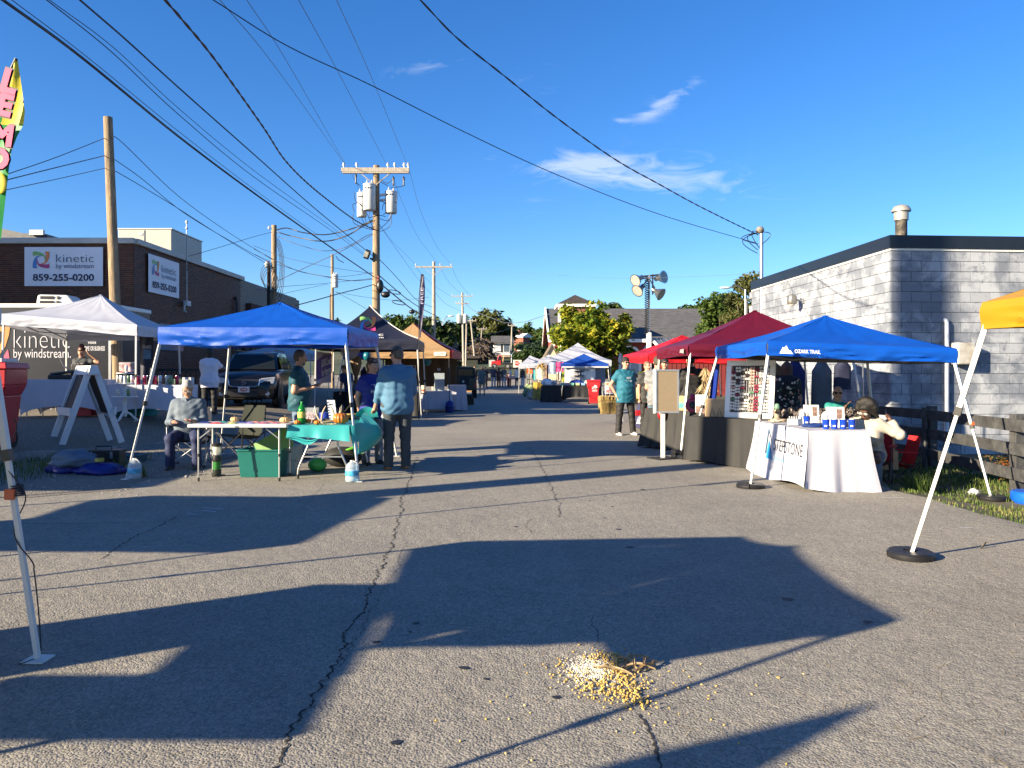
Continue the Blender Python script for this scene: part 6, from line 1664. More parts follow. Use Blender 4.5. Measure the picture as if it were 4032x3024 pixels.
r_,up,hp,J=person("seated woman in a cream sweatshirt fixing her dark curly hair",sw_l,-32,1.66,1.12,0,"dark",(.36,.33,.28),.97,.02,(.10,.12,.15),1,(.2,.2,.2),(.008,.006,.005),"curly",woman=True,glasses=True,sit=.32,lean=24,head=(14,0,-14),h=.0115,loose=.028,arms={"R":((-.8,-.62,-.05),(.55,.05,1)),"L":((.7,.05,-.35),(-.55,.1,.85))})
shirt_print(r_,up,["OUTSIDERS"],.035,.14,.34,-.185,mat("grey_print",(.14,.13,.13),.7))
for sx in(1,-1):MB().cyl(hp(sx*.083,.0,-.02),hp(sx*.086,.0,-.055),.014,n=8).build("earring",mat("silver",(.7,.7,.7),.2,.9),r_,40)
def far_person(label,px,py,**kw):
 p=G(px,py);z=0
 if p.y>66:p=V3((px-CX)/F_PX*66,66,ground_h(0,66))
 kw.setdefault("h",.022);kw.setdefault("rich",False)
 return person(label,p,**kw)
far_person("man walking away in a grey t-shirt and khaki shorts",1898,1557,rz=188,H=1.83,bulk=1.08,shirt=(.11,.125,.115),sleeve=.46,shirt_len=.12,pants=(.42,.33,.22),pant_len=.45,shoes=(.03,.03,.035),hair=(.05,.03,.02),hair_style="buzz",h=.016,loose=.03,legs={"L":((.05,-.18,-1),(0,.1,-1)),"R":((-.05,.12,-1),(0,.45,-1))})
far_person("man in a black t-shirt and dark jeans beside the orange wooden panel",1868,1522,rz=5,H=1.8,bulk=1.2,belly=.06,shirt=(.012,.012,.014),pants=(.02,.03,.06),hair=(.04,.03,.02))
far_person("person in black mostly hidden behind the man in khaki shorts",1911,1521,rz=10,H=1.72,shirt=(.015,.015,.02),pants=(.015,.02,.04),hair=(.04,.03,.02))
far_person("man in a navy polo and light jeans at the far corner",1943,1510,rz=170,H=1.8,bulk=1.1,shirt=(.02,.025,.06),pants=(.22,.28,.36),hair=(.1,.08,.06))
far_person("person in black leaning beside the figure in the yellow hat",1964,1511,rz=150,H=1.68,shirt=(.015,.014,.016),pants=(.02,.02,.03),hair=(.03,.02,.015),hair_style="long",woman=True)
far_person("person in a big yellow hat, denim jacket and jeans far down the street",1984,1510,rz=-20,H=1.74,shirt=(.04,.06,.09),sleeve=.95,pants=(.20,.25,.32),hair=(.5,.28,.03),hair_style="curly")
far_person("child in a dark red outfit at the edge of the far stalls",2001,1512,rz=60,H=1.2,shirt=(.16,.02,.04),pants=(.10,.02,.04),hair=(.05,.03,.02))
far_person("woman in a white top and black skirt walking up to the far stalls",2036,1530,rz=175,H=1.72,shirt=(.62,.60,.58),sleeve=.6,skirt=(.012,.012,.013),pants=(.13,.13,.14),shoes=(.45,.10,.14),hair=(.02,.015,.012),hair_style="pony",woman=True,h=.018)
far_person("person in a dark top and pale jeans browsing the far stalls",2058,1522,rz=140,H=1.72,shirt=(.03,.02,.02),sleeve=.9,pants=(.30,.38,.46),hair=(.05,.03,.02),hair_style="long",woman=True,h=.018)
far_person("child in a yellow green shirt sitting by the far stall table",2080,1524,rz=120,H=1.25,shirt=(.42,.44,.12),pants=(.05,.05,.06),hair=(.3,.2,.1),sit=.25,h=.018)
far_person("shopper in white beside the farthest canopy",2009,1505,rz=90,H=1.7,shirt=(.62,.60,.6),pants=(.28,.1,.06),hair=(.05,.03,.02),woman=True)
far_person("vendor in teal half hidden beside the hockey banner",2358,1571,rz=40,H=1.68,shirt=(.03,.14,.18),pants=(.03,.03,.04),hair=(.02,.015,.012),hair_style="bob",woman=True,h=.018)
person("shadowy vendor in dark clothes under the black canopy",(-4.6,26.0,.05),20,1.7,1.05,0,"light",(.02,.025,.05),.5,.1,BLK,1,None,(.05,.03,.02),"long",woman=True,h=.018,rich=False)
person("vendor in a blue shirt bending over goods under the black canopy",(-5.3,25.2,.06),-30,1.7,1.1,0,"light",(.02,.05,.14),.5,.1,BLK,1,None,(.05,.03,.02),"short",h=.018,rich=False,lean=25)
def gz(x,y):return lot_h(x,y)if x<lot_edge(y)else ground_h(x,y)
def bm(mb,name,m,p,**k):return mb.build(name,m,p,**k)
def folding_table(label,x0,x1,y0,y1,h,legs,group=None,bowed=False):
 cx,cy=(x0+x1)/2,(y0+y1)/2
 t=thing("folding_table",label,"table",(cx,cy,0),0,group);a,b=(x1-x0)/2,(y1-y0)/2
 MB().box((0,0,h-.022),(2*a,2*b,.045)).build("tabletop",WHITE_PLASTIC,t,bevel=.012)
 MB().box((0,-b-.001,h-.03),(.05,.004,.012)).build("latch",DARK_METAL,t)
 if not bowed:
  for sx in(-1,1):
   for sy in(-1,1):
    x,y=sx*(a-.12),sy*(b-.08)
    l=MB().cyl((x,y,.34),(x,y,h-.05),.013,n=8).cyl((x,y,.02),(x,y,.36),.010,n=8).build("leg",STEEL,t,40)
    MB().cyl((x,y,0),(x,y,.05),.016,n=8).build("foot_cap",BLACK_RUBBER,l);MB().cyl((x,y,.33),(x,y,.37),.016,n=8).build("collar",DARK_METAL,l)
   MB().bar((sx*(a-.12),-b+.08,h-.2),(sx*(a-.3),-b+.08,h-.06),.012).build("brace",STEEL,t)
 else:
  for sy in(-1,1):
   y=sy*(b-.22)
   for sx in(-1,1):
    P=[V3(sx*.22,y,h-.05),V3(sx*.2,y,h-.2),V3(sx*.21,y,h-.3),V3(sx*.27,y,.3),V3(sx*.335,y,.14),V3(sx*.345,y,.02)]
    l=MB().tube(spline(P,4),.014,8).build("leg",STEEL,t,60);MB().cyl((sx*.345,y,0),(sx*.345,y,.06),.018,n=8).build("foot_cap",BLACK_RUBBER,l)
   MB().bar((-.27,y,.3),(.27,y,.3),.018).bar((0,y,.52),(0,y*.2,h-.06),.014).build("crossbar",STEEL,t)
 return t
folding_table("white folding table with bagged sweets in front of the seated man",-4.31,-2.99,10.2,10.85,.765,4)
tt=folding_table("bow-legged folding table under the turquoise cloth",-2.98,-2.2,10.32,12.15,.74,4,bowed=True)
TURQ=cloth("turquoise_plastic",(.05,.42,.44),.35,.3,.15,12)
tq=MB();rr=random.Random(2)
drape(tq,-3.0,-2.18,10.3,12.17,.747,.56,folds=3,amp=.015,flare=.015,seed=4,sides="yXx",hem=.035)
tq.grid(lambda u,v:V3(-2.18+.02+.05*v+.05*math.sin(u*9),10.3+.25*u*v+.03*u,.745-v*(.42-.25*u)),10,8)
tq.grid(lambda u,v:V3(-2.99+.42*u,10.285-.012*math.sin(v*9),.56+.01+.02*math.sin(u*7)-.07*v*math.sin(u*3.14)),10,4)
tq.grid(lambda u,v:V3(-2.17+.22*math.sin(v*3.0)*math.sin(u*3.1),10.9+1.25*u,.75-.45*v+.12*math.sin(u*5)*(1-v)),14,8)
tq.grid(lambda u,v:V3(-2.5+.4*u,12.1-.12*math.sin(v*3),.75+.17*math.sin(v*3.1)*math.sin(u*2.6)),10,8)
cl_=bm(tq,"tablecloth",TURQ,None,smooth=60)
tag(cl_,"crumpled turquoise plastic cloth over the pumpkin table","tablecloth")
PUMP=mat("pumpkin_orange",(.44,.13,.012),.45,0,.25,5,dirt=((.5,.28,.04),.6,6));MINI=mat("pumpkin_mini",(.55,.17,.012),.45,0,.2,8);PALE=mat("pumpkin_pale",(.58,.36,.16),.5,0,.15,8);STEM=mat("stem",(.16,.12,.05),.9,0,.3,20)
def pumpkin(label,c,r,hgt,m,ribs=12,deep=.12,tall=1.0):
 t=thing("pumpkin",label,"pumpkin",c,RND.uniform(0,3),"pumpkins on the tables");prof=[]
 for i in range(13):
  a=-math.pi/2+math.pi*i/12;prof.append((max(.004,r*(math.cos(a)**.75 if math.cos(a)>0 else 0)),hgt/2+hgt/2*math.sin(a)*(1-.12*(abs(math.sin(a))>.95))))
 MB().lathe(prof,(0,0,0),ribs*6,fn=lambda a,rr_,z:rr_*(1-deep*(1-abs(math.sin(a*ribs/2))**.6))).build("shell",m,t,180)
 MB().tube([(0,0,hgt*.9),(.005,0,hgt*1.08),(.02,.008,hgt*1.22)],[r*.13,r*.085,r*.1],7).build("stem",STEM,t,60)
zt_=.749
pumpkin("large ribbed orange pumpkin at the front of the turquoise cloth",W(1341,1665,10.55).xy.to_3d()+V3(0,0,zt_),.108,.155,PUMP,13)
pumpkin("small pale pumpkin where the white and turquoise tables meet",V3(W(1122,1665,10.5).x,10.5,.766),.072,.082,PALE,11)
pumpkin("flat cream pumpkin among the sweets beside the seated man",V3(W(922,1650,10.7).x,10.72,.766),.06,.07,PALE,11)
for lab,px,Y,r in(("mini orange pumpkin nearest the white table",1171,10.45,.047),("mini orange pumpkin in front of the pink sweet jar",1212,10.7,.05),("lower of two mini pumpkins left of the antlers",1249,10.42,.046),("upper of two mini pumpkins left of the antlers",1242,10.72,.046)):
 pumpkin(lab,V3(W(px,1660,Y).x,Y,zt_),r,r*1.25,MINI,9,.16)
gp_=V3(W(1188,1665,10.62).x,10.62,zt_);gb=thing("soda_bottle","big green plastic soda bottle on the turquoise cloth","bottle",gp_)
MB().lathe([(.045,0),(.054,.015),(.054,.17),(.05,.2),(.03,.245),(.014,.27),(.014,.285)],(0,0,0),16).build("bottle",mat("bottle_green",(.02,.30,.05),.12,0,.1,trans=.4),gb,60)
MB().lathe([(.0555,.08),(.0555,.165)],(0,0,0),16).build("label",mat("bottle_label",(.45,.42,.08),.5,0,.5,30),gb,60)
MB().cyl((0,0,.283),(0,0,.305),.016,n=10).build("cap",mat("cap_green",(.02,.3,.05),.4),gb,40)
jp=V3(W(1226,1660,10.85).x,10.85,zt_);jr=thing("sweet_jar","clear square tub of pink wrapped sweets with tongs","jar",jp);CLEAR=glass("clear_plastic",(.85,.88,.9),.08,.2)
MB().hexa([(-.07,-.07,0),(.07,-.07,0),(.07,.07,0),(-.07,.07,0)],[(-.085,-.085,.21),(.085,-.085,.21),(.085,.085,.21),(-.085,.085,.21)]).build("tub",CLEAR,jr)
sw=MB();rr=random.Random(3)
for i in range(120):sw.ell((rr.uniform(-.06,.06),rr.uniform(-.06,.06),.015+rr.uniform(0,.13)),(.016,.011,.01),5,4,Euler((rr.random()*3,rr.random()*3,0)).to_matrix())
bm(sw,"sweets",mat("sweet_pink",(.62,.33,.38),.4,0,.1,island=.35),jr,kind="stuff")
MB().bar((.03,-.02,.12),(.06,-.03,.235),.012,.006).build("tongs",STEEL,jr)
ANT=mat("antler",(.40,.30,.20),.6,0,.3,10)
for lab,px,mir,Y in(("pale forked deer antler standing on the turquoise cloth",1265,1,10.6),("darker antler lying behind the big pumpkin",1318,-1,10.9)):
 p=V3(W(px,1665,Y).x,Y,zt_+.01);an_=thing("antler",lab,"antler",p)
 MB().tube(spline([V3(.02*mir,0,0),V3(-.03*mir,0,.05),V3(-.075*mir,.01,.14),V3(-.07*mir,.01,.2)],4),[.014]*9+[.011,.009,.006,.003],7).build("beam",ANT,an_,60)
 MB().tube(spline([V3(.0,0,.02),V3(.01*mir,0,.1),V3(.03*mir,0,.17),V3(.065*mir,-.01,.235)],4),[.013]*8+[.011,.01,.008,.006,.003],7).build("tine",ANT,an_,60)
 MB().tube([V3(.02*mir,0,.008),V3(.1*mir,0,.02),V3(.17*mir,-.01,.03)],[.016,.02,.014],7).build("base",mat("antler_dark",(.12,.10,.06),.7),an_,60)
sp_=V3(W(1303,1640,11.3).x,11.3,zt_);ssn=thing("notched_card","white card with a row of dark notches leaning behind the antlers","card",sp_)
P=[(-.02,0),(.09,0),(.055,.30),(-.06,.30)]
MB().prism([V3(x,0,z)for x,z in P],(0,.012,0)).build("card",mat("card_pale",(.55,.58,.68),.5),ssn)
nm=MB()
for k in range(7):nm.add([V3(-.065+.006*k,-.004,.275-k*.038),V3(-.01+.006*k,-.004,.268-k*.038),V3(-.06+.006*k,-.004,.255-k*.038)],[(0,2,1)])
bm(nm,"notch",DARK_METAL,ssn,kind="stuff");MB().box((-.0,-.004,.24),(.05,.004,.012)).build("print",DARK_METAL,ssn)
tag(MB().lathe([(.08,0),(.09,.1),(.085,.11)],V3(W(1280,1600,11.5).x,11.5,zt_),14).build("bowl",mat("bowl_blue",(.01,.03,.25),.4),smooth=40),"dark blue tub behind the antlers on the turquoise table","tub")
pl_=V3(W(1372,1630,11.6).x,11.6,zt_);pt_=thing("serving_tray","black tray with a yellow dish at the far end of the turquoise table","tray",pl_)
MB().box((0,0,.02),(.28,.3,.03)).build("tray",BLACK_PLASTIC,pt_,bevel=.008);MB().lathe([(.06,.036),(.11,.07),(.11,.08)],(0,.05,0),14).build("dish",mat("dish_yellow",(.55,.38,.08),.4),pt_,40)
bk=thing("black_ornament","black spiky ornament standing behind the big pumpkin","ornament",V3(W(1347,1640,11.2).x,11.2,zt_))
MB().lathe([(.03,0),(.035,.1),(.02,.16),(.028,.2),(.005,.24)],(0,0,0),10).build("body",BLACK_PLASTIC,bk,40)
for dx in(-.1,.1):MB().tube([(0,0,.12),(dx*.5,0,.15),(dx,0,.22)],[.012,.008,.003],6).build("spike",BLACK_PLASTIC,bk,60)
seeds=MB();rr=random.Random(5)
for i in range(140):seeds.ell((W(1288,0,10.5).x+rr.uniform(-.11,.12),10.44+rr.uniform(-.05,.08),zt_+.006),(.009,.006,.004),5,3)
bm(seeds,"loose_seeds",mat("seed",(.42,.36,.22),.6,0,.2,island=.5),None,kind="stuff")
BAGS=[("bag_red",(.50,.07,.06)),("bag_lime",(.45,.50,.12)),("bag_blue",(.06,.2,.42)),("bag_violet",(.30,.22,.5)),("bag_coral",(.55,.2,.16)),("bag_teal",(.05,.3,.28)),("bag_pinkred",(.45,.13,.18))]
for i,(px,Y,w,ci)in enumerate(((808,10.55,.16,2),(855,10.4,.2,0),(880,10.6,.12,5),(915,10.4,.13,1),(955,10.6,.14,2),(985,10.45,.13,3),(1010,10.62,.12,4),(1040,10.42,.15,6),(1068,10.65,.13,4),(1090,10.45,.11,6))):
 nm_=("blue leaflet","red paper strip packet","teal packet","lime bag of sweets","blue bag of sweets","violet bag of sweets","coral bag of sweets","pink red bag of sweets","second coral bag of sweets","small pink red packet")[i]
 rr=random.Random(i);x=W(px,1660,Y).x
 mb=MB().grid(lambda u,v:V3(x+(u-.5)*w,Y+(v-.5)*.13,.767+.016*(math.sin(math.pi*u)*math.sin(math.pi*v))**.7*(1+.5*mnoise.noise(V3(u*5,v*5,i)))),8,6)
 tag(mb.build("sweet_bag",mat(*BAGS[ci],.25,0,.5,25),smooth=60),nm_+" on the white folding table, %s"%("near its left end","left of its middle","behind the red strip","just left of the hinge","just past the hinge","right of the hinge","behind the violet bag","right of the violet bag","near the pale pumpkin","touching the pale pumpkin")[i],"packet")
def tote(label,c,w,d,h,m,name="storage_tote",taper=.86,rim=.03):
 t=thing(name,label,"tote",c);a,b,e=w/2,d/2,taper;th=.012
 o=[(-a*e,-b*e,0),(a*e,-b*e,0),(a*e,b*e,0),(-a*e,b*e,0)];p=[(-a,-b,h),(a,-b,h),(a,b,h),(-a,b,h)]
 mb=MB();q=[(x*.96,y*.96,z)for x,y,z in p];r_=[(x*.95,y*.95,.015)for x,y,z in o]
 mb.add(o+p+q+r_,[(3,2,1,0)]+[(i,(i+1)%4,4+(i+1)%4,4+i)for i in range(4)]+[(4+i,4+(i+1)%4,8+(i+1)%4,8+i)for i in range(4)]+[(8+i,8+(i+1)%4,12+(i+1)%4,12+i)for i in range(4)]+[(12,13,14,15)])
 mb.build("tub",m,t,bevel=.012)
 rb=MB()
 for i in range(4):rb.bar(V3(*p[i])*1.0+V3(0,0,-.01),V3(*p[(i+1)%4])+V3(0,0,-.01),rim,rim*.8)
 rb.build("rim",m,t,bevel=.006);return t
TOTE=mat("tote_green",(.008,.115,.10),.35,0,.06)
gt_=tote("deep green plastic tote holding a green and white cardboard panel",V3(-3.5,10.85,0),.62,.42,.385,TOTE)
pnl=thing("cardboard_panel","green and white printed panel sticking out of the green tote","panel",V3(-3.36,10.85,.1))
M_=Euler((-.25,-.5,0)).to_matrix()
MB().box((.0,0,.34),(.52,.01,.30),M_).build("board",mat("panel_green",(.10,.22,.04),.5,0,.2,8),pnl)
mb=MB().box((.05,-.008,.28),(.34,.006,.17),M_);mb.build("white_print",PAPER,pnl)
for k in range(3):MB().box(M_@V3(-.07+k*.1,0,-.02-.015*(k%2))+V3(.05,-.015,.28),(.055,.004,.05),M_).build("picture",mat("pic_dark",(.03,.08,.06),.5,0,.6,30),pnl)
FROST=glass("frosted_plastic",(.55,.66,.72),.3,.55)
tote("lower of two clear plastic bins by the green tote",V3(W(1139,1850,11.15).x,11.15,0),.24,.3,.2,FROST,"clear_bin",.92,.016)
tote("upper of two clear plastic bins by the green tote",V3(W(1146,1850,11.15).x,11.15,.205),.27,.32,.2,FROST,"clear_bin",.92,.016)
ln=thing("lantern","black and green camping lantern with wire handle on the ground","lantern",V3(W(854,1850,10.78).x,10.78,0))
for a in(0,2.1,4.2):MB().bar((0,0,.02),(.11*math.cos(a+.4),.11*math.sin(a+.4),.012),.022,.015).build("foot",BLACK_PLASTIC,ln)
MB().lathe([(.055,.02),(.06,.05),(.06,.1)],(0,0,0),16).build("base",mat("lantern_black",(.015,.02,.015),.35),ln,40)
MB().lathe([(.052,.1),(.052,.21)],(0,0,0),16).build("fuel_can",mat("lantern_green",(.03,.17,.03),.3,.3),ln,40)
MB().lathe([(.06,.21),(.065,.235),(.06,.29),(.045,.3)],(0,0,0),16).build("collar",BLACK_PLASTIC,ln,40)
MB().lathe([(.04,.3),(.055,.34),(.055,.4),(.04,.425)],(0,0,0),16).build("globe",glass("globe",(.9,.88,.8),.08,.45),ln,60)
MB().lathe([(.07,.425),(.072,.45),(.05,.47),(.01,.475)],(0,0,0),16).build("hood",BLACK_PLASTIC,ln,40)
MB().tube([(.06*math.cos(a)*1.4,0,.45+.16*math.sin(a))for a in[math.pi*i/12 for i in range(13)]],.004,5).build("handle",STEEL,ln,60)
WATER=glass("water_jug",(.72,.82,.90),.06,.35)
def jug(label,c):
 t=thing("water_jug",label,"jug",c,RND.uniform(-.3,.3),"water jugs weighting the canopy legs")
 pr=[(.07,0),(.088,.012),(.09,.06),(.085,.07),(.09,.08),(.085,.12),(.09,.13),(.09,.17),(.084,.18),(.09,.19),(.07,.235),(.04,.26),(.024,.268)]
 MB().lathe(pr,(0,0,0),18).build("bottle",WATER,t,60);MB().lathe([(.08,.006),(.082,.15),(.01,.151)],(0,0,0),16).build("water",glass("water",(.8,.9,.95),.02,.12),t,60)
 MB().cyl((0,0,.262),(0,0,.285),.026,n=12).build("cap",WHITE_PLASTIC,t,40)
 MB().lathe([(.0915,.085),(.0915,.15)],(0,0,0),18).build("label",mat("jug_label",(.05,.30,.50),.4,0,.5,14),t,60)
 MB().tube([(.02,-.03,.275),(.06,-.05,.262),(.085,-.03,.215)],.009,6).build("handle",WHITE_PLASTIC,t,60)
jug("water jug at the foot of the blue canopy's right front leg",V3(W(1390,1890,10.3).x,10.24,0));jug("water jug at the foot of the blue canopy's left front leg",V3(W(530,1890,10.5).x,10.5,0))
dfl=thing("duffel_bag","black duffel bag with a lime green strap under the turquoise table","bag",V3(-2.62,11.9,0))
MB().ell((0,0,.15),(.3,.2,.16),16,10).build("bag",BLACK_CLOTH,dfl,60);MB().tube([(.05,-.1,.25),(.2,-.12,.31),(.33,-.08,.22)],.022,6).build("strap",mat("strap_lime",(.10,.35,.03),.5),dfl,60)
tag(MB().ell((-2.86,11.3,.1),(.14,.12,.1),14,10).build("helmet",mat("lime_green",(.06,.33,.07),.4),smooth=60),"rounded green helmet on the ground under the turquoise table","helmet")
def camp_chair(label,c,rz,col,frame=GREY_METAL,s=1):
 t=thing("camp_chair",label,"chair",c,R(rz),"folding camp chairs");t.scale=(s,s,s);m=cloth("chair_"+str(int(col[0]*999))+"_"+str(int(col[1]*999)),col,.8,.05)
 MB().grid(lambda u,v:V3((u-.5)*.52,-.25+.48*v,.42-.07*math.sin(math.pi*u)-.06*v),8,6).build("seat",m,t,60)
 MB().grid(lambda u,v:V3((u-.5)*(.54-.06*v),.22+.14*v+.05*math.sin(math.pi*u),.36+.52*v),8,8).build("backrest",m,t,60)
 for sx in(-1,1):
  MB().bar((sx*.29,-.22,.62),(sx*.28,.27,.6),.07,.02).build("armrest",m,t)
  for a,b in(((sx*.27,-.26,.02),(sx*.29,-.22,.62)),((sx*.25,.30,.02),(sx*.24,.36,.88)),((sx*.27,-.26,.02),(sx*.25,.26,.42)),((sx*.25,.30,.02),(sx*.26,-.24,.42))):MB().cyl(a,b,.009,n=6).build("leg",frame,t)
  for y in(-.26,.30):MB().ell((sx*.26,y,.015),(.03,.025,.018),8,5).build("foot",BLACK_PLASTIC,t,60)
 for y in(-.26,.3):MB().cyl((-.26,y,.03),(.26,y,.42),.009,n=6).cyl((.26,y,.03),(-.26,y,.42),.009,n=6).build("cross_brace",frame,t)
camp_chair("dark camp chair under the seated grey haired man",man_p+V3(0,.05,0),10,(.012,.014,.03));camp_chair("empty dark green camp chair beside the seated man",V3(W(945,1700,13.2).x,13.2,0),-25,(.010,.014,.008),DARK_METAL)
tb=thing("toolbox","black toolbox with metal latches on the gravel","toolbox",V3(W(395,1850,11.7).x,11.8,0),.08)
MB().box((0,0,.12),(.56,.26,.23)).build("box",BLACK_PLASTIC,tb,bevel=.01);MB().box((0,0,.255),(.58,.28,.04)).build("lid",BLACK_PLASTIC,tb,bevel=.01)
MB().tube([(-.12,0,.27),(-.11,0,.325),(.11,0,.325),(.12,0,.27)],.012,6).build("handle",BLACK_PLASTIC,tb)
for dx in(-.13,.17):MB().box((dx,-.136,.2),(.04,.02,.1)).build("latch",STEEL,tb)
tray=tote("flat teal tray lying behind the black toolbox",V3(W(470,1800,12.5).x,12.5,.0),.75,.4,.13,mat("tray_teal",(.02,.09,.14),.5),"plastic_tray",.95)
def heap(name,label,c,r,m,seed,cat,n=20,z=0.0,sharp=.9):
 mb=MB();mb.ell((0,0,0),1,22,14)
 for i,v in enumerate(mb.v):
  v=V3(*v);d=1+.35*mnoise.noise(v*1.8+V3(seed,0,0))+.14*sharp*mnoise.noise(v*5+V3(0,seed,0));mb.v[i]=(c[0]+v.x*r[0]*d,c[1]+v.y*r[1]*d,max(z+.002,z+r[2]*.6+v.z*r[2]*d))
 return tag(mb.build(name,m,smooth=180),label,cat)
TARP=cloth("tarp_blue",(.006,.012,.16),.5,.05)
heap("tarp_bundle","crumpled dark blue tarp bundle on the grass, left half",V3(W(270,1860,11.2).x,11.2,0),(.36,.22,.13),TARP,3,"tarp")
heap("tarp_bundle","folded dark blue tarp in front of the toolbox",V3(W(395,1870,11.0).x,11.0,0),(.34,.2,.1),TARP,5,"tarp")
heap("jacket","grey blue jacket thrown over the blue tarp",V3(W(300,1830,11.15).x,11.12,.1),(.34,.2,.14),cloth("jacket_greyblue",(.10,.14,.20),.8,.03),8,"jacket",z=.1,sharp=1.6)
tag(MB().lathe([(.05,0),(.06,0),(.06,.045),(.05,.045),(.05,0)],V3(W(402,1826,11.05).x,10.98,.185),16).build("tape_roll",mat("tape_yellow",(.4,.32,.06),.5),smooth=40),"roll of tape on the folded blue tarp","tape")
af=V3(W(342,1720,14.35).x,14.35,0);af.z=gz(af.x,af.y)
A_=thing("sign_frame","white wooden A-frame sign stand with dark boards on the raised lot","sign stand",af,R(-46))
AF=mat("frame_paint",(.62,.64,.66),.5,0,.05)
for sx in(-1,1):
 for sy in(-1,1):MB().bar((sx*.35,sy*.5,0),(sx*.35,sy*.04,1.40),.10,.04,up=(1,0,0)).build("leg",AF,A_)
MB().hexa([(-.45,-.10,1.27),(.45,-.10,1.27),(.45,.10,1.27),(-.45,.10,1.27)],[(-.45,-.06,1.44),(.45,-.06,1.44),(.45,.06,1.44),(-.45,.06,1.44)]).build("cap_board",AF,A_,bevel=.006)
for sy in(-1,1):
 MB().bar((-.42,sy*.37,.60),(.42,sy*.37,.60),.04,.14,up=(0,0,1)).build("cross_rail",AF,A_)
 MB().hexa([(-.3,sy*.33,.55),(.3,sy*.33,.55),(.3,sy*.345,.55),(-.3,sy*.345,.55)],[(-.3,sy*.08,1.26),(.3,sy*.08,1.26),(.3,sy*.095,1.26),(-.3,sy*.095,1.26)]).build("chalkboard",mat("chalkboard",(.012,.014,.02),.6),A_)
CART=mat("cart_red",(.40,.015,.02),.4,0,.08);
def cart(label,c,rz,H_=1.12,w=.7,wx=.75):
 t=thing("trash_cart",label,"trash cart",c,R(rz),"red wheeled trash carts");a=w/2;b=w*.55
 MB().hexa([(-a*.62,-b*.6,.05),(a*.62,-b*.6,.05),(a*.62,b*.6,.1),(-a*.62,b*.6,.1)],[(-a*.78,-b*.85,H_*.62),(a*.78,-b*.85,H_*.62),(a*.78,b*.85,H_*.62),(-a*.78,b*.85,H_*.62)]).hexa([(-a*.78,-b*.85,H_*.62),(a*.78,-b*.85,H_*.62),(a*.78,b*.85,H_*.62),(-a*.78,b*.85,H_*.62)],[(-a*.98,-b,H_*.74),(a*.98,-b,H_*.74),(a*.98,b,H_*.74),(-a*.98,b,H_*.74)]).hexa([(-a*.98,-b,H_*.74),(a*.98,-b,H_*.74),(a*.98,b,H_*.74),(-a*.98,b,H_*.74)],[(-a,-b,H_*.93),(a,-b,H_*.93),(a,b,H_*.93),(-a,b,H_*.93)]).build("bin",CART,t,bevel=.02)
 MB().hexa([(-a*1.08,-b*1.1,H_*.93),(a*1.08,-b*1.1,H_*.93),(a*1.08,b*1.1,H_*.93),(-a*1.08,b*1.1,H_*.93)],[(-a*1.0,-b*1.02,H_),(a*1.0,-b*1.02,H_),(a*1.0,b*1.02,H_),(-a*1.0,b*1.02,H_)]).build("lid",CART,t,bevel=.015)
 MB().bar((-a*.8,b*1.2,H_*.9),(a*.8,b*1.2,H_*.9),.035).build("handle",CART,t)
 for sx in(-1,1):
  wl=MB().cyl((sx*a*wx-.04,b*.75,.14),(sx*a*wx+.04,b*.75,.14),.14,n=18).build("wheel",BLACK_RUBBER,t,40);MB().cyl((sx*a*wx-.045,b*.75,.14),(sx*a*wx+.045,b*.75,.14),.05,n=10).build("hub",BLACK_PLASTIC,wl,40)
 y=-b*.97 if True else 0
 ky=[(-.5,-.1),(-.3,.12),(-.12,.1),(.0,.42),(.12,.3),(.3,.36),(.42,.1),(.5,-.05),(.36,-.25),(-.4,-.28)];s=w*.42;z0=H_*.70
 yy=lambda z:-(b*.85+(b-b*.85)*clamp((z-H_*.62)/(H_*.12)))-.006
 MB().add([V3(x*s+.05,yy(z0+z*s)-.012,z0+z*s)for x,z in ky],[tuple(range(len(ky)))[::-1]]).build("state_print",WPRINT,t)
 lettering("KENTUCKY",V3(.05,yy(z0)-.02,z0-.05*w),(1,0,0),(0,0,1),.1*w,CART,t,width=.33*w,bold=.03,world=False)
 lettering("Hauling",V3(.05,yy(H_*.62)-.016,H_*.585),(1,0,0),(0,0,1),.12*w,WPRINT,t,width=.36*w,bold=.02,world=False);lettering("859-299-2355",V3(.05,yy(0)-.012,H_*.535),(1,0,0),(0,0,1),.09*w,WPRINT,t,width=.36*w,world=False)
 return t
cp_=V3(W(-18,1780,12.5).x,12.5,0);cp_.z=gz(cp_.x,cp_.y)
cart("red trash cart at the left edge with a pizza box on its lid",cp_,8,1.40,.66,.35)
tag(MB().box((cp_.x-.05,cp_.y,cp_.z+1.44),(.55,.5,.06),Matrix.Rotation(R(6),3,"Z")).build("pizza_box",mat("pizza_box",(.66,.55,.5),.7,0,.2,12),bevel=.004),"flat white and red box lying on the left trash cart's lid","box")
cart("red trash cart in the street beside the hockey banner stand",G(2338,1592),-8,1.13,.62)
def fitted(label,c,lx,ly,h,seed,rz=0):return clothed_table("drinks_table",label,c,rz,lx,ly,h,cloth("stretch_white",(.50,.50,.58),.7,.1,.05,3),"white tables of the drinks stand",.03,"table","stretch_cover",folds=1,amp=.004,flare=-.02,seed=seed,arch=.24,hem=.0,nv=10)
T1=V3(-10.0,17.5,.44);fitted("long white table by the trash cart with a black press on it",T1,1.95,.75,.86,2)
T2=V3(-8.15,17.45,.39);fitted("long white table covered in drink cans by the timber pole",T2,1.75,.72,.79,3,-.06)
fitted("white table at the back of the drinks stand",V3(-10.3,19.3,.5),2.2,.7,.78,4)
pr=thing("heat_press","black clamshell press with a lever on the left white table","press",T1+V3(-.15,-.05,.865))
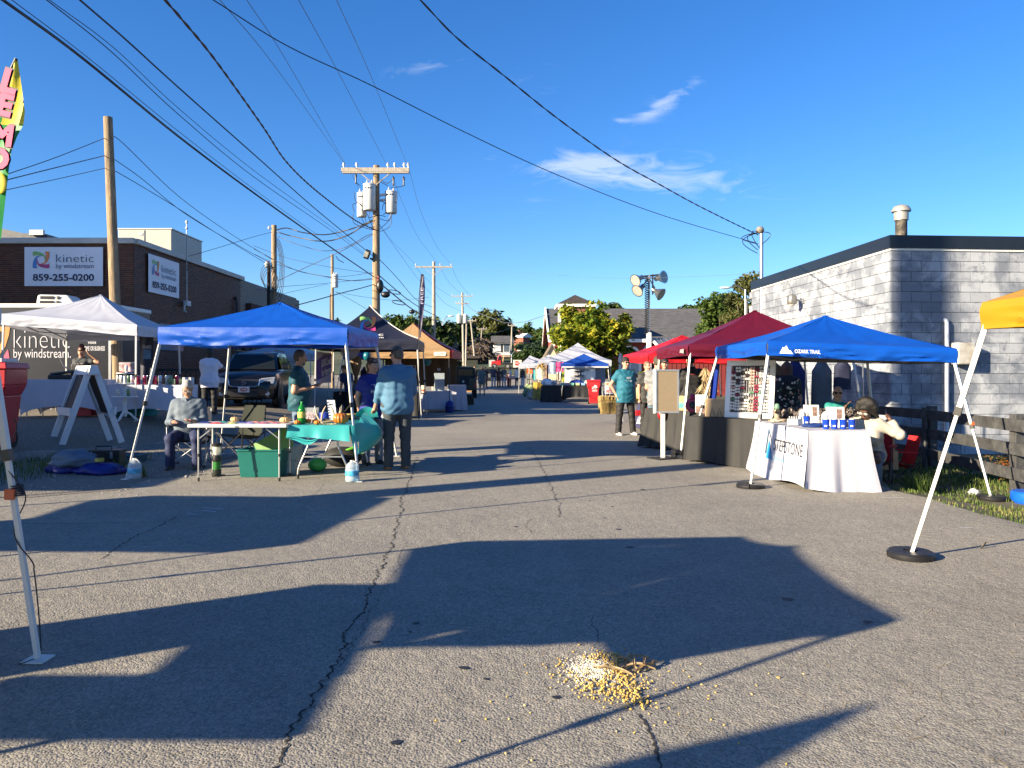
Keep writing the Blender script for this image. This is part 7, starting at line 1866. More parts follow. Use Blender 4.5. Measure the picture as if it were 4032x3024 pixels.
MB().box((0,0,.05),(.55,.4,.1)).build("base",BLACK_PLASTIC,pr,bevel=.02);MB().box((.02,0,.15),(.5,.38,.05),Matrix.Rotation(-.12,3,"Y")).build("plate",mat("press_plate",(.03,.05,.05),.4),pr,bevel=.015)
MB().box((.28,.05,.2),(.22,.25,.28)).build("head",BLACK_PLASTIC,pr,bevel=.03);MB().tube([(.1,0,.2),(-.02,-.02,.32),(-.08,-.02,.45)],.015,6).build("lever",STEEL,pr,60)
ts=thing("tier_stand","white turned-wood tier stand with three round trays of cans","stand",V3(W(492,1650,16.7).x,16.7,.40))
MB().lathe([(.035,.1),(.06,.2),(.03,.3),(.05,.42),(.03,.5),(.03,.62),(.05,.68),(.03,.75),(.045,.85),(.03,.95),(.03,1.02)],(0,0,0),12).build("column",WHITE_PAINT,ts,60)
for z,r in((.52,.26),(.80,.2),(1.03,.17)):MB().lathe([(r,0),(r*1.04,.01),(r,.022),(.02,.022)],(0,0,z),20).build("tray",WHITE_PAINT,ts,40)
for a in(.4,2.5,4.6):MB().tube(spline([V3(0,0,.2),V3(.1*math.cos(a),.1*math.sin(a),.16),V3(.2*math.cos(a),.2*math.sin(a),.05),V3(.26*math.cos(a),.26*math.sin(a),.02)],4),.024,7).build("leg",WHITE_PAINT,ts,60)
CANC=[("can_silver",(.5,.5,.52)),("can_red",(.35,.02,.06)),("can_pale",(.55,.52,.45)),("can_green",(.12,.22,.10)),("can_dark",(.05,.03,.05)),("can_crimson",(.42,.04,.1))]
def can_(c,ci,label=None,s=1.0):
 t=thing("drink_can",label,"can",c,RND.uniform(0,6),"drink cans on the drinks stand")
 MB().lathe([(.028,0),(.034,.008),(.034,.145),(.027,.16)],(0,0,0),12).build("body",mat(*CANC[ci],.3,.4,.5,25),t,40);MB().lathe([(.027,.16),(.026,.164),(.002,.161)],(0,0,0),12).build("lid",STEEL,t,40);t.scale=(s,s,s);return t
cl_n=["silver","red","cream","green","black","crimson"]
for i,(dx,dy,ci)in enumerate(((-.62,-.2,2),(-.5,-.25,3),(-.36,-.22,0),(-.22,-.25,1),(-.1,-.18,5),(.02,-.26,4),(.14,-.2,1),(.28,-.25,0),(.4,-.18,2),(.5,-.22,3),(.6,-.12,1),(-.3,-.05,5),(-.05,-.02,0),(.2,0,4))):
 can_(T2+V3(dx,dy,.795),ci,"%s can on the right drinks table, %s along its %s row"%(cl_n[ci],"first second third fourth fifth sixth seventh eighth ninth tenth eleventh first second third".split()[i],"front" if i<11 else "back"),1.25)
for i,(dx,dy,z,ci)in enumerate(((-.13,-.05,.83,2),(.12,-.08,.83,3),(.0,-.14,.83,0),(-.06,-.03,1.055,1),(.06,-.05,1.055,0),(-.1,-.1,.545,2),(.12,-.1,.545,3))):
 can_(V3(W(492,1650,16.7).x,16.7,.40)+V3(dx,dy,z),ci,"%s can on the tier stand's %s tray, %s"%(cl_n[ci],"middle middle middle top top bottom bottom".split()[i],"left right front left right left right".split()[i]))
cpk=thing("can_pack","shrink-wrapped red and white can pack on top of the tier stand","can pack",V3(W(497,1480,16.7).x,16.72,1.46))
MB().box((0,0,.11),(.27,.17,.2)).build("carton",mat("carton_redwhite",(.5,.3,.3),.4,0,.9,9),cpk,bevel=.02)
MB().box((0,0,.215),(.27,.17,.012)).build("film",CLEAR,cpk)
for lab,dx,w,d,h,m,dz in(("stack of white card boxes at the right end of the drinks table",.72,.2,.18,.16,PAPER,0),("green and white flat boxes behind the cans",.42,.26,.2,.12,mat("box_greenwhite",(.25,.34,.2),.6,0,.6,9,stretch=(1,1,5)),0)):
 tag(MB().box(T2+V3(dx,.2,.795+h/2),(w,d,h)).build("carton",m,bevel=.004),lab,"box")
tag(MB().box((T1 .x+.25,T1 .y,.58),(.55,.4,.2)).build("crate",mat("crate_red",(.45,.03,.04),.5),bevel=.02),"red plastic crate under the left white table","crate")
heap("teal_tarp","teal tarp bundle on the ground under the right drinks table",V3(-8.9,17.9,.4),(.55,.3,.18),cloth("tarp_teal",(.01,.22,.22)),4,"tarp",z=.4)
TY=21.3;tx1=W(438,1468,TY).x;tx0=tx1-5.6;tzb,tzt=.75,3.29
tr=thing("trailer","long black lettered show trailer behind the drinks stand","trailer",(tx0,TY,.4));BLK_V=mat("vinyl_black",(.008,.008,.014),.3,0,.2)
MB().box(((tx0+tx1)/2,TY+1.15,(tzb+tzt)/2),(tx1-tx0,2.3,tzt-tzb)).build("body",BLK_V,tr,world=True,bevel=.03)
MB().box(((tx0+tx1)/2,TY+1.15,tzt+.02),(tx1-tx0+.06,2.36,.12)).build("roof",WHITE_PAINT,tr,world=True,bevel=.03);MB().box((tx1-.02,TY-.02,(tzb+tzt)/2),(.07,.05,tzt-tzb)).build("corner_trim",STEEL,tr,world=True)
for x in(tx0+1.8,tx0+2.7):
 wl=MB().cyl((x,TY+.02,.78),(x,TY+.25,.78),.36,n=20).build("wheel",BLACK_RUBBER,tr,40,True);MB().cyl((x,TY-.0,.78),(x,TY+.05,.78),.2,n=14).build("rim",STEEL,wl,40,True)
def tpx(px,py):return V3(W(px,py,TY).x,TY-.012,CAM_H+(HY-py)/F_PX*TY)
TW=mat("trailer_print",(.42,.42,.47),.6)
lettering("kinetic",tpx(165,1338),(1,0,0),(0,0,1),.78,TW,tr,width=220/F_PX*TY,bold=-.022);lettering("by windstream.",tpx(167,1393),(1,0,0),(0,0,1),.36,TW,tr,width=226/F_PX*TY)
for s,py,px,w in(("entertainment",1323,388,82),("voice",1348,363,33),("HOME OR BUSINESS",1373,370,88)):lettering(s,tpx(px,py),(1,0,0),(0,0,1),.13 if s[0]!="H" else.17,TW,tr,width=w/F_PX*TY,bold=.02)
q=MB()
for a,b in(((320,1316),(341,1316)),((341,1316),(341,1328)),((341,1328),(320,1328)),((320,1328),(320,1316))):q.bar(tpx(*a),tpx(*b),.02,.01)
q.build("screen_icon",mat("icon_orange",(.5,.12,.08),.5),tr,world=True)
P=[tpx(*p)for p in((-30,1286),(41,1286),(36,1320),(22,1365),(0,1396),(-30,1405),(-30,1390),(-5,1370),(10,1340),(11,1310),(-5,1296),(-30,1296))]
MB().add(P,[(0,11,10,9,1),(9,8,2,1),(8,7,3,2),(7,6,5,4,3)]).build("swirl_print",mat("print_orange",(.42,.16,.02),.5),tr,world=True);MB().add([tpx(*p)for p in((5,1420),(32,1375),(40,1420))],[(0,2,1)]).build("swirl_print",mat("print_pink",(.4,.03,.1),.5),tr,world=True)
ac=thing("roof_vent","white rounded air conditioner on the trailer roof","air conditioner",V3(W(195,1205,TY).x,TY+.6,tzt+.08));ax=76/F_PX*(TY+.6)
MB().hexa([(-ax,-.35,0),(ax,-.3,0),(ax,.35,0),(-ax,.35,0)],[(-ax*.96,-.3,.29),(ax*.55,-.28,.27),(ax*.55,.3,.27),(-ax*.96,.3,.29)]).build("shroud",WHITE_PLASTIC,ac,bevel=.06)
for x0,x1 in((-.42,-.02),(.04,.14)):
 for z in(.19,.06):
  g=MB()
  for k in range(max(3,int((x1-x0)/.03))):g.box((x0+k*.03,-.34+(z-.05)*.15,z),(.014,.02,.09))
  g.build("grille",DARK_METAL,ac,kind="stuff")
fg=thing("feather_flag","dark drooping feather flag with pale letters beside the timber pole","flag",V3(W(575,1500,19.6).x,19.6,.4));k_=19.6/F_PX
z=lambda py:CAM_H+(HY-py)*k_-.4
MB().grid(lambda u,v:V3(((-30+58*u)*(1-.25*v))*k_,.04*math.sin(u*7+v*3),z(1290+215*v)),8,12).build("banner",mat("flag_dark",(.01,.014,.035),.6,0,.3,6),fg,60)
lettering("kinetic",V3(8*k_,-.05,z(1365)),(1,0,0),(0,0,1),.16,TW,fg,width=.22,world=False);MB().box((8*k_,-.05,z(1395)),(.2,.006,.24)).build("card",mat("flag_card",(.04,.12,.24),.5,0,.3),fg);MB().cyl((0,.05,0),(0,.05,z(1288)),.015,n=6).build("pole",DARK_METAL,fg)
LF=6.0;lf=thing("feather_flag","tall green and yellow feather flag with pink letters at the upper left edge","flag",V3(W(-95,1468,LF).x,LF+.04,0));LX=lf.location.x
def lw(px,py):return W(px,py,LF)
rows_=[(232,58,66),(300,38,76),(380,4,88),(440,-25,98),(490,-45,95),(540,-55,70),(600,-62,48),(680,-66,36),(760,-70,24),(840,-75,12),(940,-80,0)]
mb=MB();
for py,a,b in rows_:
 for i in range(7):
  t=i/6;p=lw(a+(b-a)*t,py);mb.v.append((p.x,p.y+.012*math.sin(t*5+py*.01),p.z))
for j in range(len(rows_)-1):
 for i in range(6):mb.f.append((j*7+i,(j+1)*7+i,(j+1)*7+i+1,j*7+i+1));mb.m.append(1 if(j<4 and i>=2)else 0)
mb.build("sail",[cloth("flag_green",(.02,.30,.06),.5,.3),cloth("flag_yellow",(.75,.62,.05),.5,.3)],lf,60,True)
PK,BK=mat("flag_pink",(.62,.02,.12),.5),mat("flag_black",(.01,.01,.012),.5)
for s,px,py,h,tilt in(("L",66,342,84,-.28),("E",48,432,78,-.25),("M",36,548,76,-.15),("O",18,640,74,-.1)):
 p=lw(px,py);hh=h*1.45/F_PX*LF;u=V3(-tilt,0,1)
 lettering(s,p+V3(0,-.075,0),(1,0,tilt),u,hh,BK,lf,bold=.10);lettering(s,p+V3(0,-.085,0),(1,0,tilt),u,hh,PK,lf,bold=.055)
for px,py,r in((8,725,26),):MB().ell(lw(px,py)+V3(0,-.02,0),(r/F_PX*LF,.012,r*1.6/F_PX*LF),12,8).build("lemon_print",mat("lemon",(.6,.48,.04),.5),lf,60,True)
MB().tube([lw(-95,1468)-V3(0,0,CAM_H-0.0),lw(-90,900),lw(-60,520),lw(0,360),lw(40,280),lw(64,230)],[.02,.018,.016,.014,.012,.012],7).build("pole",BLACK_PLASTIC,lf,60,True)
bf=thing("feather_flag","narrow navy feather flag with white letters at the black canopy's corner","flag",V3(W(1652,1640,23.4).x,23.4,0));k_=23.4/F_PX;bx=bf.location.x
rows_=[(1078,1661,1668),(1095,1657,1671),(1130,1655,1673),(1180,1653,1672),(1230,1652,1668),(1280,1652,1663),(1330,1652,1656)];mb=MB()
for py,a,b in rows_:
 for i in range(5):mb.v.append(((a+(b-a)*i/4-1652)*k_,.03*math.sin(i+py*.03),CAM_H+(HY-py)*k_))
for j in range(6):
 for i in range(4):a=j*5+i;mb.f.append((a,a+5,a+6,a+1));mb.m.append(0)
mb.build("sail",cloth("flag_navy",(.012,.012,.06),.5,.1),bf,60);lettering("FREE",V3(11*k_,-.06,CAM_H+(HY-1165)*k_),(0,0,1),(-1,0,0),.12,mat("flag_print",(.4,.38,.5),.5),bf,width=.5,world=False)
MB().tube([(-.02,0,0),(-.02,0,CAM_H+(HY-1180)*k_),(.05,0,CAM_H+(HY-1080)*k_)],.014,6).build("pole",DARK_METAL,bf,60)
pb=thing("hanging_banner","purple and white hanging banner about internet credit","banner",V3(-6.0,25.2,1.3));nbv=(W(1302,1468,26.2)-W(1245,1468,24.0));a0,a1=W(1245,1468,24.0),W(1302,1468,26.2);a0 .z=a1 .z=0;rd=(a1-a0).normalized();od=rd.cross(V3(0,0,1));L_=(a1-a0).length
MB().grid(lambda u,v:a0 .lerp(a1,u)+V3(0,0,1.12+1.0*v)+od*.02*math.sin(u*8),10,6).build("sheet",mat("banner_white",(.5,.42,.5),.6),pb,60,True)
MB().add([a0+V3(0,0,1.22)+od*.04,a1+V3(0,0,1.45)+od*.04,a1+V3(0,0,2.1)+od*.04,a0 .lerp(a1,.4)+V3(0,0,2.0)+od*.04,a0+V3(0,0,1.85)+od*.04],[(0,1,2,3,4)]).build("panel",mat("banner_purple",(.10,.03,.24),.6),pb,world=True)
for s,z in(("$100 Credit",1.80),("for Internet",1.50)):lettering(s,a0 .lerp(a1,.55)+V3(0,0,z)+od*.07,rd+V3(0,0,.09),(0,0,1),.34,WPRINT,pb,width=1.55,bold=.02)
for lab,c,lx,ly,h,m,cat in(("black cloth table inside the black canopy",V3(-3.9,24.6,.05),1.8,.7,.76,BLACK_CLOTH,"table"),("dark table at the back of the black canopy",V3(-5.2,26.2,.06),1.6,.7,.76,BLACK_CLOTH,"table")):clothed_table("stall_table",lab,c,0,lx,ly,h,m,"dark stall tables",seed=9,folds=3)
rk=thing("clothes_rack","clothes rail with dark garments under the black canopy","clothes rack",V3(-4.4,26.9,0));MB().tube([(-.9,0,0),(-.9,0,1.7),(.9,0,1.7),(.9,0,0)],.018,7).build("rail",STEEL,rk)
GAR=[("garment_navy",(.02,.025,.06)),("garment_black",(.012,.012,.014)),("garment_grey",(.14,.14,.15)),("garment_red",(.2,.03,.03)),("garment_cream",(.4,.36,.3)),("garment_blue",(.03,.07,.2))]
def garment(par,c,m,w=.42,h=.75,rz=0.0,d=.07):
 mt_=Matrix.Translation(V3(*c))@Matrix.Rotation(rz,4,"Z");mb=MB()
 def f(u,v):
  sh=w/2*(.32+.68*min(1,v*5))*(1+.12*v);y=d*(1-.3*v)*math.sin(u*6.283)+.012*math.sin(u*25+v*3)*v
  return mt_@V3(sh*math.cos(u*6.283),y,-h*v)
 mb.grid(f,20,10);mb.build("garment",mat(*m,.8,0,.15,6,bump=.3,bscale=10),par,60)
for k in range(8):garment(rk,(-.8+k*.22,0,1.66),GAR[k%6],.4,.8,1.3)
dp=thing("tied_drape","brown drape tied in the middle at the black canopy's side","drape",V3(W(1402,1560,25.5).x,25.5,0))
MB().lathe([(.22,.1),(.16,.6),(.08,1.15),(.045,1.28),(.1,1.45),(.17,1.75),(.14,2.0)],(0,0,0),24,fn=lambda a,r,z:r*(1+.16*math.sin(a*8+z*2))).build("cloth",cloth("drape_brown",(.16,.10,.05),.5,.1),dp,60);MB().lathe([(.06,1.25),(.065,1.28),(.06,1.31)],(0,0,0),12).build("tie",DARK_METAL,dp)
bl=thing("balloon","clear bubble balloon in the shade of the black canopy","balloon",W(1378,1375+18,25));bl.location=W(1378,1376,24.8);MB().ell((0,0,0),(.32,.32,.33),18,12).build("bubble",glass("bubble",(.75,.72,.7),.08,.35),bl,60);MB().cyl((0,0,-.9),(0,0,-.32),.006,n=5).build("string",WHITE_PLASTIC,bl)
for lab,px,py,Y in(("teal balloon hanging under the tan canopy's front edge",1683,1422,28.6),("teal balloon half hidden at the black canopy's rear",1445,1402,27.4)):tag(MB().ell(W(px,py,Y),(.14,.14,.17),12,9).build("balloon",mat("balloon_teal",(.01,.13,.18),.35),smooth=60),lab,"balloon","teal balloons")
clothed_table("stall_table","white cloth table in front of the tan canopy's dark leg",V3(-2.85,28.6,0),0,1.15,.7,.78,WHITE_CLOTH,"white stall tables",.12,seed=6,folds=2,flare=.07)
clothed_table("stall_table","tall white cloth table at the tan canopy's far right corner",V3(-2.15,29.8,0),.1,.7,1.2,.98,WHITE_CLOTH,"white stall tables",.04,seed=7,folds=3,flare=.06)
tf=thing("display_board","pale grey folded display board standing on the white table","display board",V3(W(1731,1540,28.5).x,28.6,.78));s_=28.5/F_PX
MB().box((0,0,.33),(36*s_,.02,.66)).build("panel",mat("board_grey",(.22,.27,.31),.6),tf);MB().box((-.19,.05,.33),(.02,.12,.66),Matrix.Rotation(.4,3,"Z")).build("panel",mat("board_grey2",(.17,.21,.25),.6),tf)
lamp_=thing("glow_tumbler","cream and red tapered cup on the black cloth table","cup",V3(W(1668,1500,24.6).x,24.6,.82));MB().lathe([(.05,.0),(.05,.03),(.075,.22),(.07,.23)],(0,0,0),12).build("cup",mat("cup_cream",(.62,.5,.32),.5),lamp_,60);MB().lathe([(.052,.03),(.06,.1)],(0,0,0),12).build("band",mat("cup_red",(.5,.08,.04),.5),lamp_,60);MB().cyl((0,0,-.05),(0,0,0),.08,n=12).build("base",DARK_METAL,lamp_)
bkd=MB().grid(lambda u,v:V3(-5.1+2.9*u,30.9-.02*math.sin(u*40),.9+1.15*v),40,4);tag(bkd.build("back_curtain",cloth("curtain_brown",(.10,.06,.03)),smooth=60),"brown curtain along the back of the tan canopy","curtain")
tag(MB().box((W(1727,1455,30.7).x,30.8,CAM_H+13/F_PX*30.7),(.13,.02,.11)).build("notice",mat("notice",(.45,.48,.6),.6)),"small white notice pinned on the brown curtain","notice")
rk2=thing("clothes_rack","rail of pale garments hanging under the tan canopy","clothes rack",V3(-3.9,29.4,0));MB().tube([(-1.1,0,0),(-1.1,0,1.72),(.2,0,1.72),(.2,0,0)],.016,7).build("rail",WHITE_METAL,rk2)
for k in range(6):garment(rk2,(-1.0+k*.2,0,1.68),GAR[(k*2+1)%6],.36,.6,1.2)
ad=thing("sandwich_board","pale printed sandwich board leaning by the tan canopy","sign board",G(1822,1606));k_=G(1822,1606).y/F_PX
for sy in(-1,1):MB().hexa([(-.16,sy*.28,0),(.22,sy*.28,0),(.22,sy*.30,0),(-.16,sy*.30,0)],[(-.2,sy*.03,.75),(.14,sy*.03,.75),(.14,sy*.05,.75),(-.2,sy*.05,.75)]).build("panel",mat("board_cream",(.30,.29,.24),.6,0,.3,14),ad)
for kk in range(3):MB().cyl((.0,-.24+kk*.075,.14+kk*.22),(.0,-.262+kk*.078,.14+kk*.22),.055,n=12).build("picture",mat("pic_grey",(.05,.07,.06),.6),ad)
cb=tote("dark wooden crate full of dark plants on the street edge",G(1844,1594),.5,.4,.34,mat("crate_dark",(.03,.022,.015),.8),"wooden_crate",1.0);crown(MB(),(0,0,.38),(.22,.18,.12),160,.16,77,8).build("foliage",LEAF_D,cb)
wp=thing("gate_panel","orange brown wooden gate panel behind the walking men","gate panel",V3(W(1852,1510,58).x,58,0));k_=58/F_PX
for i in range(5):MB().box(((-12+i*6)*k_,0,.62),(5.4*k_,.03,1.2)).build("plank",mat("plank_orange",(.42,.20,.06),.7,0,.2,3),wp)
for z in(.1,.62,1.18):MB().bar((-15*k_,-.03,z),(15*k_,-.03,z),.04,.09).build("rail",mat("plank_orange2",(.50,.27,.1),.7),wp)
MB().bar((-13*k_,-.05,1.15),(12*k_,-.05,.12),.03,.08).build("brace",mat("plank_orange2",(.5,.27,.1),.7),wp)
st=clothed_table("stall_table","white cloth table with a blue triangle logo under the blue canopy",V3(3.98,10.36,-.03),R(2),.76,1.86,.775,WHITE_CLOTH,None,.06,seed=11,folds=2.2,amp=.028,flare=.10,hem=.05,nv=12,xamp=0)
def on_side(p):
 v=clamp((.775-p.z)/.715);return V3(-.38-.010-.10*v**1.4,p.y,p.z)
lettering("STEPSTONE",V3(-.4,-.36,.50),(0,-1,0),(0,0,1),.22,mat("print_dark",(.02,.02,.03),.6),st,width=.95,warp=on_side,world=False);lettering("Family & Youth Services",V3(-.4,-.38,.33),(0,-1,0),(0,0,1),.11,mat("print_sky",(.12,.42,.62),.6),st,width=.86,warp=on_side,world=False)
MB().add([on_side(V3(0,y,z))for y,z in((.34,.30),(.12,.30),(.31,.56))],[(0,1,2)]).build("logo",mat("print_blue",(.02,.26,.55),.6),st);MB().add([on_side(V3(0,y,z))for y,z in((.40,.36),(.36,.36),(.34,.70),(.37,.70),(.17,.5),(.345,.66))],[(0,1,2,3),(3,2,5),(5,2,4)]).build("logo",mat("print_slate",(.05,.1,.16),.6),st)
CUP=mat("cup_blue",(.004,.045,.42),.35,0,.05);zt=.749
def cup(lab,x,y,pens=False):
 t=thing("cup",lab,"cup",V3(x,y,zt),0,"blue cups on the white cloth table");MB().lathe([(.034,0),(.036,.005),(.046,.118),(.048,.12),(.044,.12),(.034,.01),(.001,.008)],(0,0,0),16).build("cup",CUP,t,40);MB().box((-.02,-.041,.04),(.035,.003,.02),Matrix.Rotation(-.15,3,"Z")).build("print",PAPER,t)
 if pens:
  for k in range(6):MB().cyl((.01*math.cos(k),.01*math.sin(k),.02),(.03*math.cos(k),.03*math.sin(k),.16+.01*(k%3)),.004,n=5).build("pen",BLACK_PLASTIC,t)
 else:MB().ell((0,0,.118),(.036,.036,.018),8,5).build("filling",PAPER,t,60)
for i,px in enumerate((3252,3284,3317,3350)):cup("blue cup with white filling, %s in the front row"%("leftmost","second from the left","third from the left","rightmost")[i],W(px,1700,9.62).x,9.62-.01*i)
cup("blue cup full of pens set back near the table's far edge",W(3177,1680,10.3).x,10.3,True)
def leaflet(lab,px,Y,z_,w):
 x=W(px,1600,Y).x;t=thing("leaflet_stand",lab,"leaflet stand",V3(x,Y,zt),R(-14))
 M=Euler((-.2,0,0)).to_matrix();MB().box(M@V3(0,0,.13),(w,.012,.26),M).build("cover",mat("leaflet",(.72,.72,.73),.4,0,.12,9),t);MB().box(M@V3(w*.22,-.009,.17),(w*.3,.004,.13),M).build("photo",mat("leaf_photo",(.16,.10,.08),.5,0,.8,30),t);MB().box(M@V3(.02,.05,.12),(w*.95,.008,.24),M).build("rear_leaf",CLEAR,t);heap_=MB().ell((-w*.55,.05,.1),(.05,.05,.1),10,8);heap_.build("wrapper",WHITE_CLOTH,t,60)
leaflet("white leaflet stand behind the blue cup full of pens",3195,10.6,0,.2);leaflet("white leaflet stand behind the row of four blue cups",3290,9.95,0,.22)
bx=thing("napkin_box","low white box filled with small bottles on the white cloth table","box",V3(W(3132,1670,10.35).x,10.35,zt),R(-8));MB().box((0,0,.04),(.19,.11,.08)).build("box",PAPER,bx)
for k in range(6):MB().cyl((-.075+k*.03,0,.06),(-.075+k*.03,0,.115),.01,n=7).build("bottle",mat("btl",(.35,.36,.38),.3),bx,40)
heap("shirt_pile","folded blue and black cloth lying in front of the pen cup",V3(W(3210,1690,9.98).x,9.98,zt),(.18,.12,.03),cloth("cloth_blueblack",(.006,.03,.16),.8),6,"cloth",z=zt)
heap("bag_of_sweets","clear bag of colourful sweets near the white table's far corner",V3(W(3070,1655,11.0).x,11.0,zt),(.15,.1,.03),mat("sweets_mix",(.45,.35,.25),.25,0,.8,30),9,"bag",z=zt)
tag(MB().box((4.25,10.0,.03),(.45,.3,.16)).build("carton",mat("carton_white",(.5,.5,.5),.6),bevel=.005),"white carton on the ground under the white cloth table","box")
camp_chair("camp chair under the seated woman in cream",sw_l+V3(.02,.02,-.08),-32,(.28,.01,.015),DARK_METAL);camp_chair("empty red camp chair behind the white cloth table by the fence",V3(W(3525,1800,11.1).x,11.1,-.15),-92,(.42,.012,.018),DARK_METAL,.78)
for lab,px,Y,z_,h in(("brown paper bag standing on the red camp chair",3480,11.0,.28,.34),("smaller brown paper bag beside the red camp chair",3492,10.8,.1,.26)):tag(MB().hexa([W(px,0,Y).xy.to_3d()+V3(a,b,z_)for a,b in((-.13,-.07),(.13,-.07),(.13,.07),(-.13,.07))],[W(px,0,Y).xy.to_3d()+V3(a,b,z_+h)for a,b in((-.14,-.06),(.12,-.07),(.13,.05),(-.12,.06))]).build("paper_bag",mat("kraft",(.36,.24,.13),.8,0,.2,8,bump=.3,bscale=8)),lab,"bag")
e0,e1=V3(3.0,12.5,0),V3(3.78,11.45,0)
et=clothed_table("stall_table","long black cloth table carrying the framed earring rack",V3(3.62,12.22,0),math.atan2(e1 .y-e0 .y,e1 .x-e0 .x),1.55,.75,.74,BLACK_CLOTH,"black cloth tables",.02,seed=14,folds=3,amp=.015,flare=.04)
a,b=W(2853,1650,12.25),W(3030,1655,11.8);fr=thing("earring_frame","white wooden frame strung with rows of pale earrings on the black table","display frame",V3(a.x,a.y,.745));rt=(V3(b.x,b.y,0)-V3(a.x,a.y,0));wF=rt.length+.06;rt.normalize();bk_=V3(-rt.y,rt.x,0);hF=.90
def fp(u,z,d=0):return V3(0,0,0)+rt*u+bk_*(d+z*.12)+V3(0,0,z)
for p,q in((fp(0,.04),fp(wF,.04)),(fp(0,hF-.04),fp(wF,hF-.04))):MB().bar(p,q,.03,.085).build("rail",WHITE_PAINT,fr,bevel=.006)
for u in(.04,wF-.04):MB().bar(fp(u,.083),fp(u,hF-.083),.085,.03,up=bk_).build("stile",WHITE_PAINT,fr,bevel=.006)
wr_=MB();rr=random.Random(6);EAR=[("ear_white",(.7,.68,.64)),("ear_blush",(.5,.34,.3)),("ear_dark",(.05,.035,.04)),("ear_wine",(.22,.03,.06)),("ear_green",(.12,.25,.16)),("ear_grey",(.3,.3,.33))]
nE=0
for c in range(8):
 u=.125+c*(wF-.25)/7;wr_.tube([fp(u-.02,.09,.01),fp(u-.02,hF-.09,.01)],.0025,4);wr_.tube([fp(u+.02,.09,.01),fp(u+.02,hF-.09,.01)],.0025,4)
 k0=[0,0,5,0,1,3,0,0][c];z=.11+.04*rr.random()
 while z<hF-.11:
  if rr.random()<(.95,.95,.7,.5,.66,.5,.92,.92)[c]or z<.25:
   m=EAR[k0 if rr.random()<.72 else rr.choice((0,0,1,2,3,4,5))]
   for s in(-1,1):
    mb=MB().ell((0,0,0),(.027,.008,.021),7,4)if nE%3 else MB().ell((0,0,0),(.02,.008,.022),6,4)
    o=mb.build("earring",mat(*m,.35,0,.15,20),fr,60);o.location=fp(u+s*.021,z,-.012);nE+=1
  z+=.043+.01*rr.random()
bm(wr_,"wire",GREY_METAL,fr,kind="stuff")
MB().add([fp(.08,.08,.03),fp(wF-.08,.08,.03),fp(wF-.08,hF-.08,.03),fp(.08,hF-.08,.03)],[(0,1,2,3)]).build("mesh_back",mat("net_dark",(.05,.045,.045),.9,0,.5,40),fr)
pf=thing("picture_frame","back of a tan picture frame on wire easels on the black table","picture frame",V3(W(2812,1640,12.45).x,12.38,.745),R(-20))
MB().box((0,0,.14),(.29,.012,.27),Euler((-.1,0,0)).to_matrix()).build("backing",CARDBOARD,pf)
for p,q in(((-.15,0,.0),(-.15,.03,.285)),((.15,0,0),(.15,.03,.285)),((-.15,0,.01),(.15,0,.01)),((-.15,.028,.28),(.15,.028,.28))):MB().bar(p,q,.018,.022).build("frame_side",WOOD_TAN,pf)
for x in(-.05,.06):MB().tube([(x-.03,-.02,0),(x,-.03,.14),(x+.05,-.02,.0)],.004,5).build("easel",DARK_METAL,pf)
for lab,px,Y,z_,h,r,ci in(("green cone-topped candle jar right of the earring frame",3060,11.7,.745,.24,.045,4),("bowl of copper bracelets behind the picture frame",2828,12.7,.745,.22,.05,1)):
 t=thing("jar",lab,"jar",V3(W(px,1600,Y).x,Y,z_));MB().lathe([(r*.8,0),(r,.02),(r*.9,h*.6),(r*.6,h*.62)],(0,0,0),12).build("body",mat("stone_tan",(.3,.24,.18),.6),t,60);MB().lathe([(r*.6,h*.62),(r,h*.7),(r*.7,h*.95),(.004,h)],(0,0,0),12).build("lid",mat(*EAR[ci],.35),t,60)
dt=clothed_table("stall_table","table heaped with small dark and silver goods behind the white leaflets",V3(4.72,12.0,-.05),R(-14),1.6,.7,.78,mat("cloth_grey",(.18,.19,.21),.8),None,.05,seed=16,folds=2)
g=MB();rr=random.Random(9)
for i in range(420):g.box((4.72+rr.uniform(-.75,.75),12.0+rr.uniform(-.36,.33),.73+rr.uniform(.02,.16)),(rr.uniform(.015,.04),)*2+(rr.uniform(.03,.09),),Euler((rr.random(),rr.random(),rr.random())).to_matrix())
bm(g,"trinkets",mat("trinket",(.13,.11,.105),.35,.3,.3,8,island=.9),None,kind="stuff")
hr=thing("garment_rail","rail of black, blue and grey garments hanging along the block wall","clothes rail",V3(5.0,13.4,-.1));MB().tube([(-.9,0,0),(-.9,0,1.78),(1.0,-.25,1.78),(1.0,-.25,0)],.016,7).build("rail",STEEL,hr)
for dx,m,w,h in((-.55,("garment_black",(.012,.012,.014)),.62,.85),(-.1,("garment_royal",(.01,.02,.13)),.36,.95),(.35,("garment_steel",(.10,.12,.15)),.36,.9),(.7,("garment_navy",(.02,.025,.06)),.3,.5)):garment(hr,(dx,-.04-.06*(dx+.9),1.76),m,w,h,.15)
kb_=thing("poster_stand","tall post stand holding an empty brown poster board in a silver frame","poster stand",G(2610,1806));z0,z1=.72,1.46;K_=G(2610,1806).y/F_PX
MB().box((0,0,.01),(.42,.34,.02),Matrix.Rotation(.5,3,"Z")).build("base_plate",DARK_METAL,kb_,bevel=.004);MB().box((.0,0,.75),(.07,.045,1.46)).build("post",WHITE_METAL,kb_,bevel=.004)
bdr=R(-10);Mz=Matrix.Rotation(bdr,3,"Z");cx=(2625-2610)*K_
zb0,zb1=CAM_H+(HY-1625)*K_,CAM_H+(HY-1455)*K_
MB().box(V3(cx,-.05,(zb0+zb1)/2),(.34,.012,zb1-zb0-.03),Mz).build("board",mat("cork",(.15,.115,.075),.8,0,.05,20),kb_)
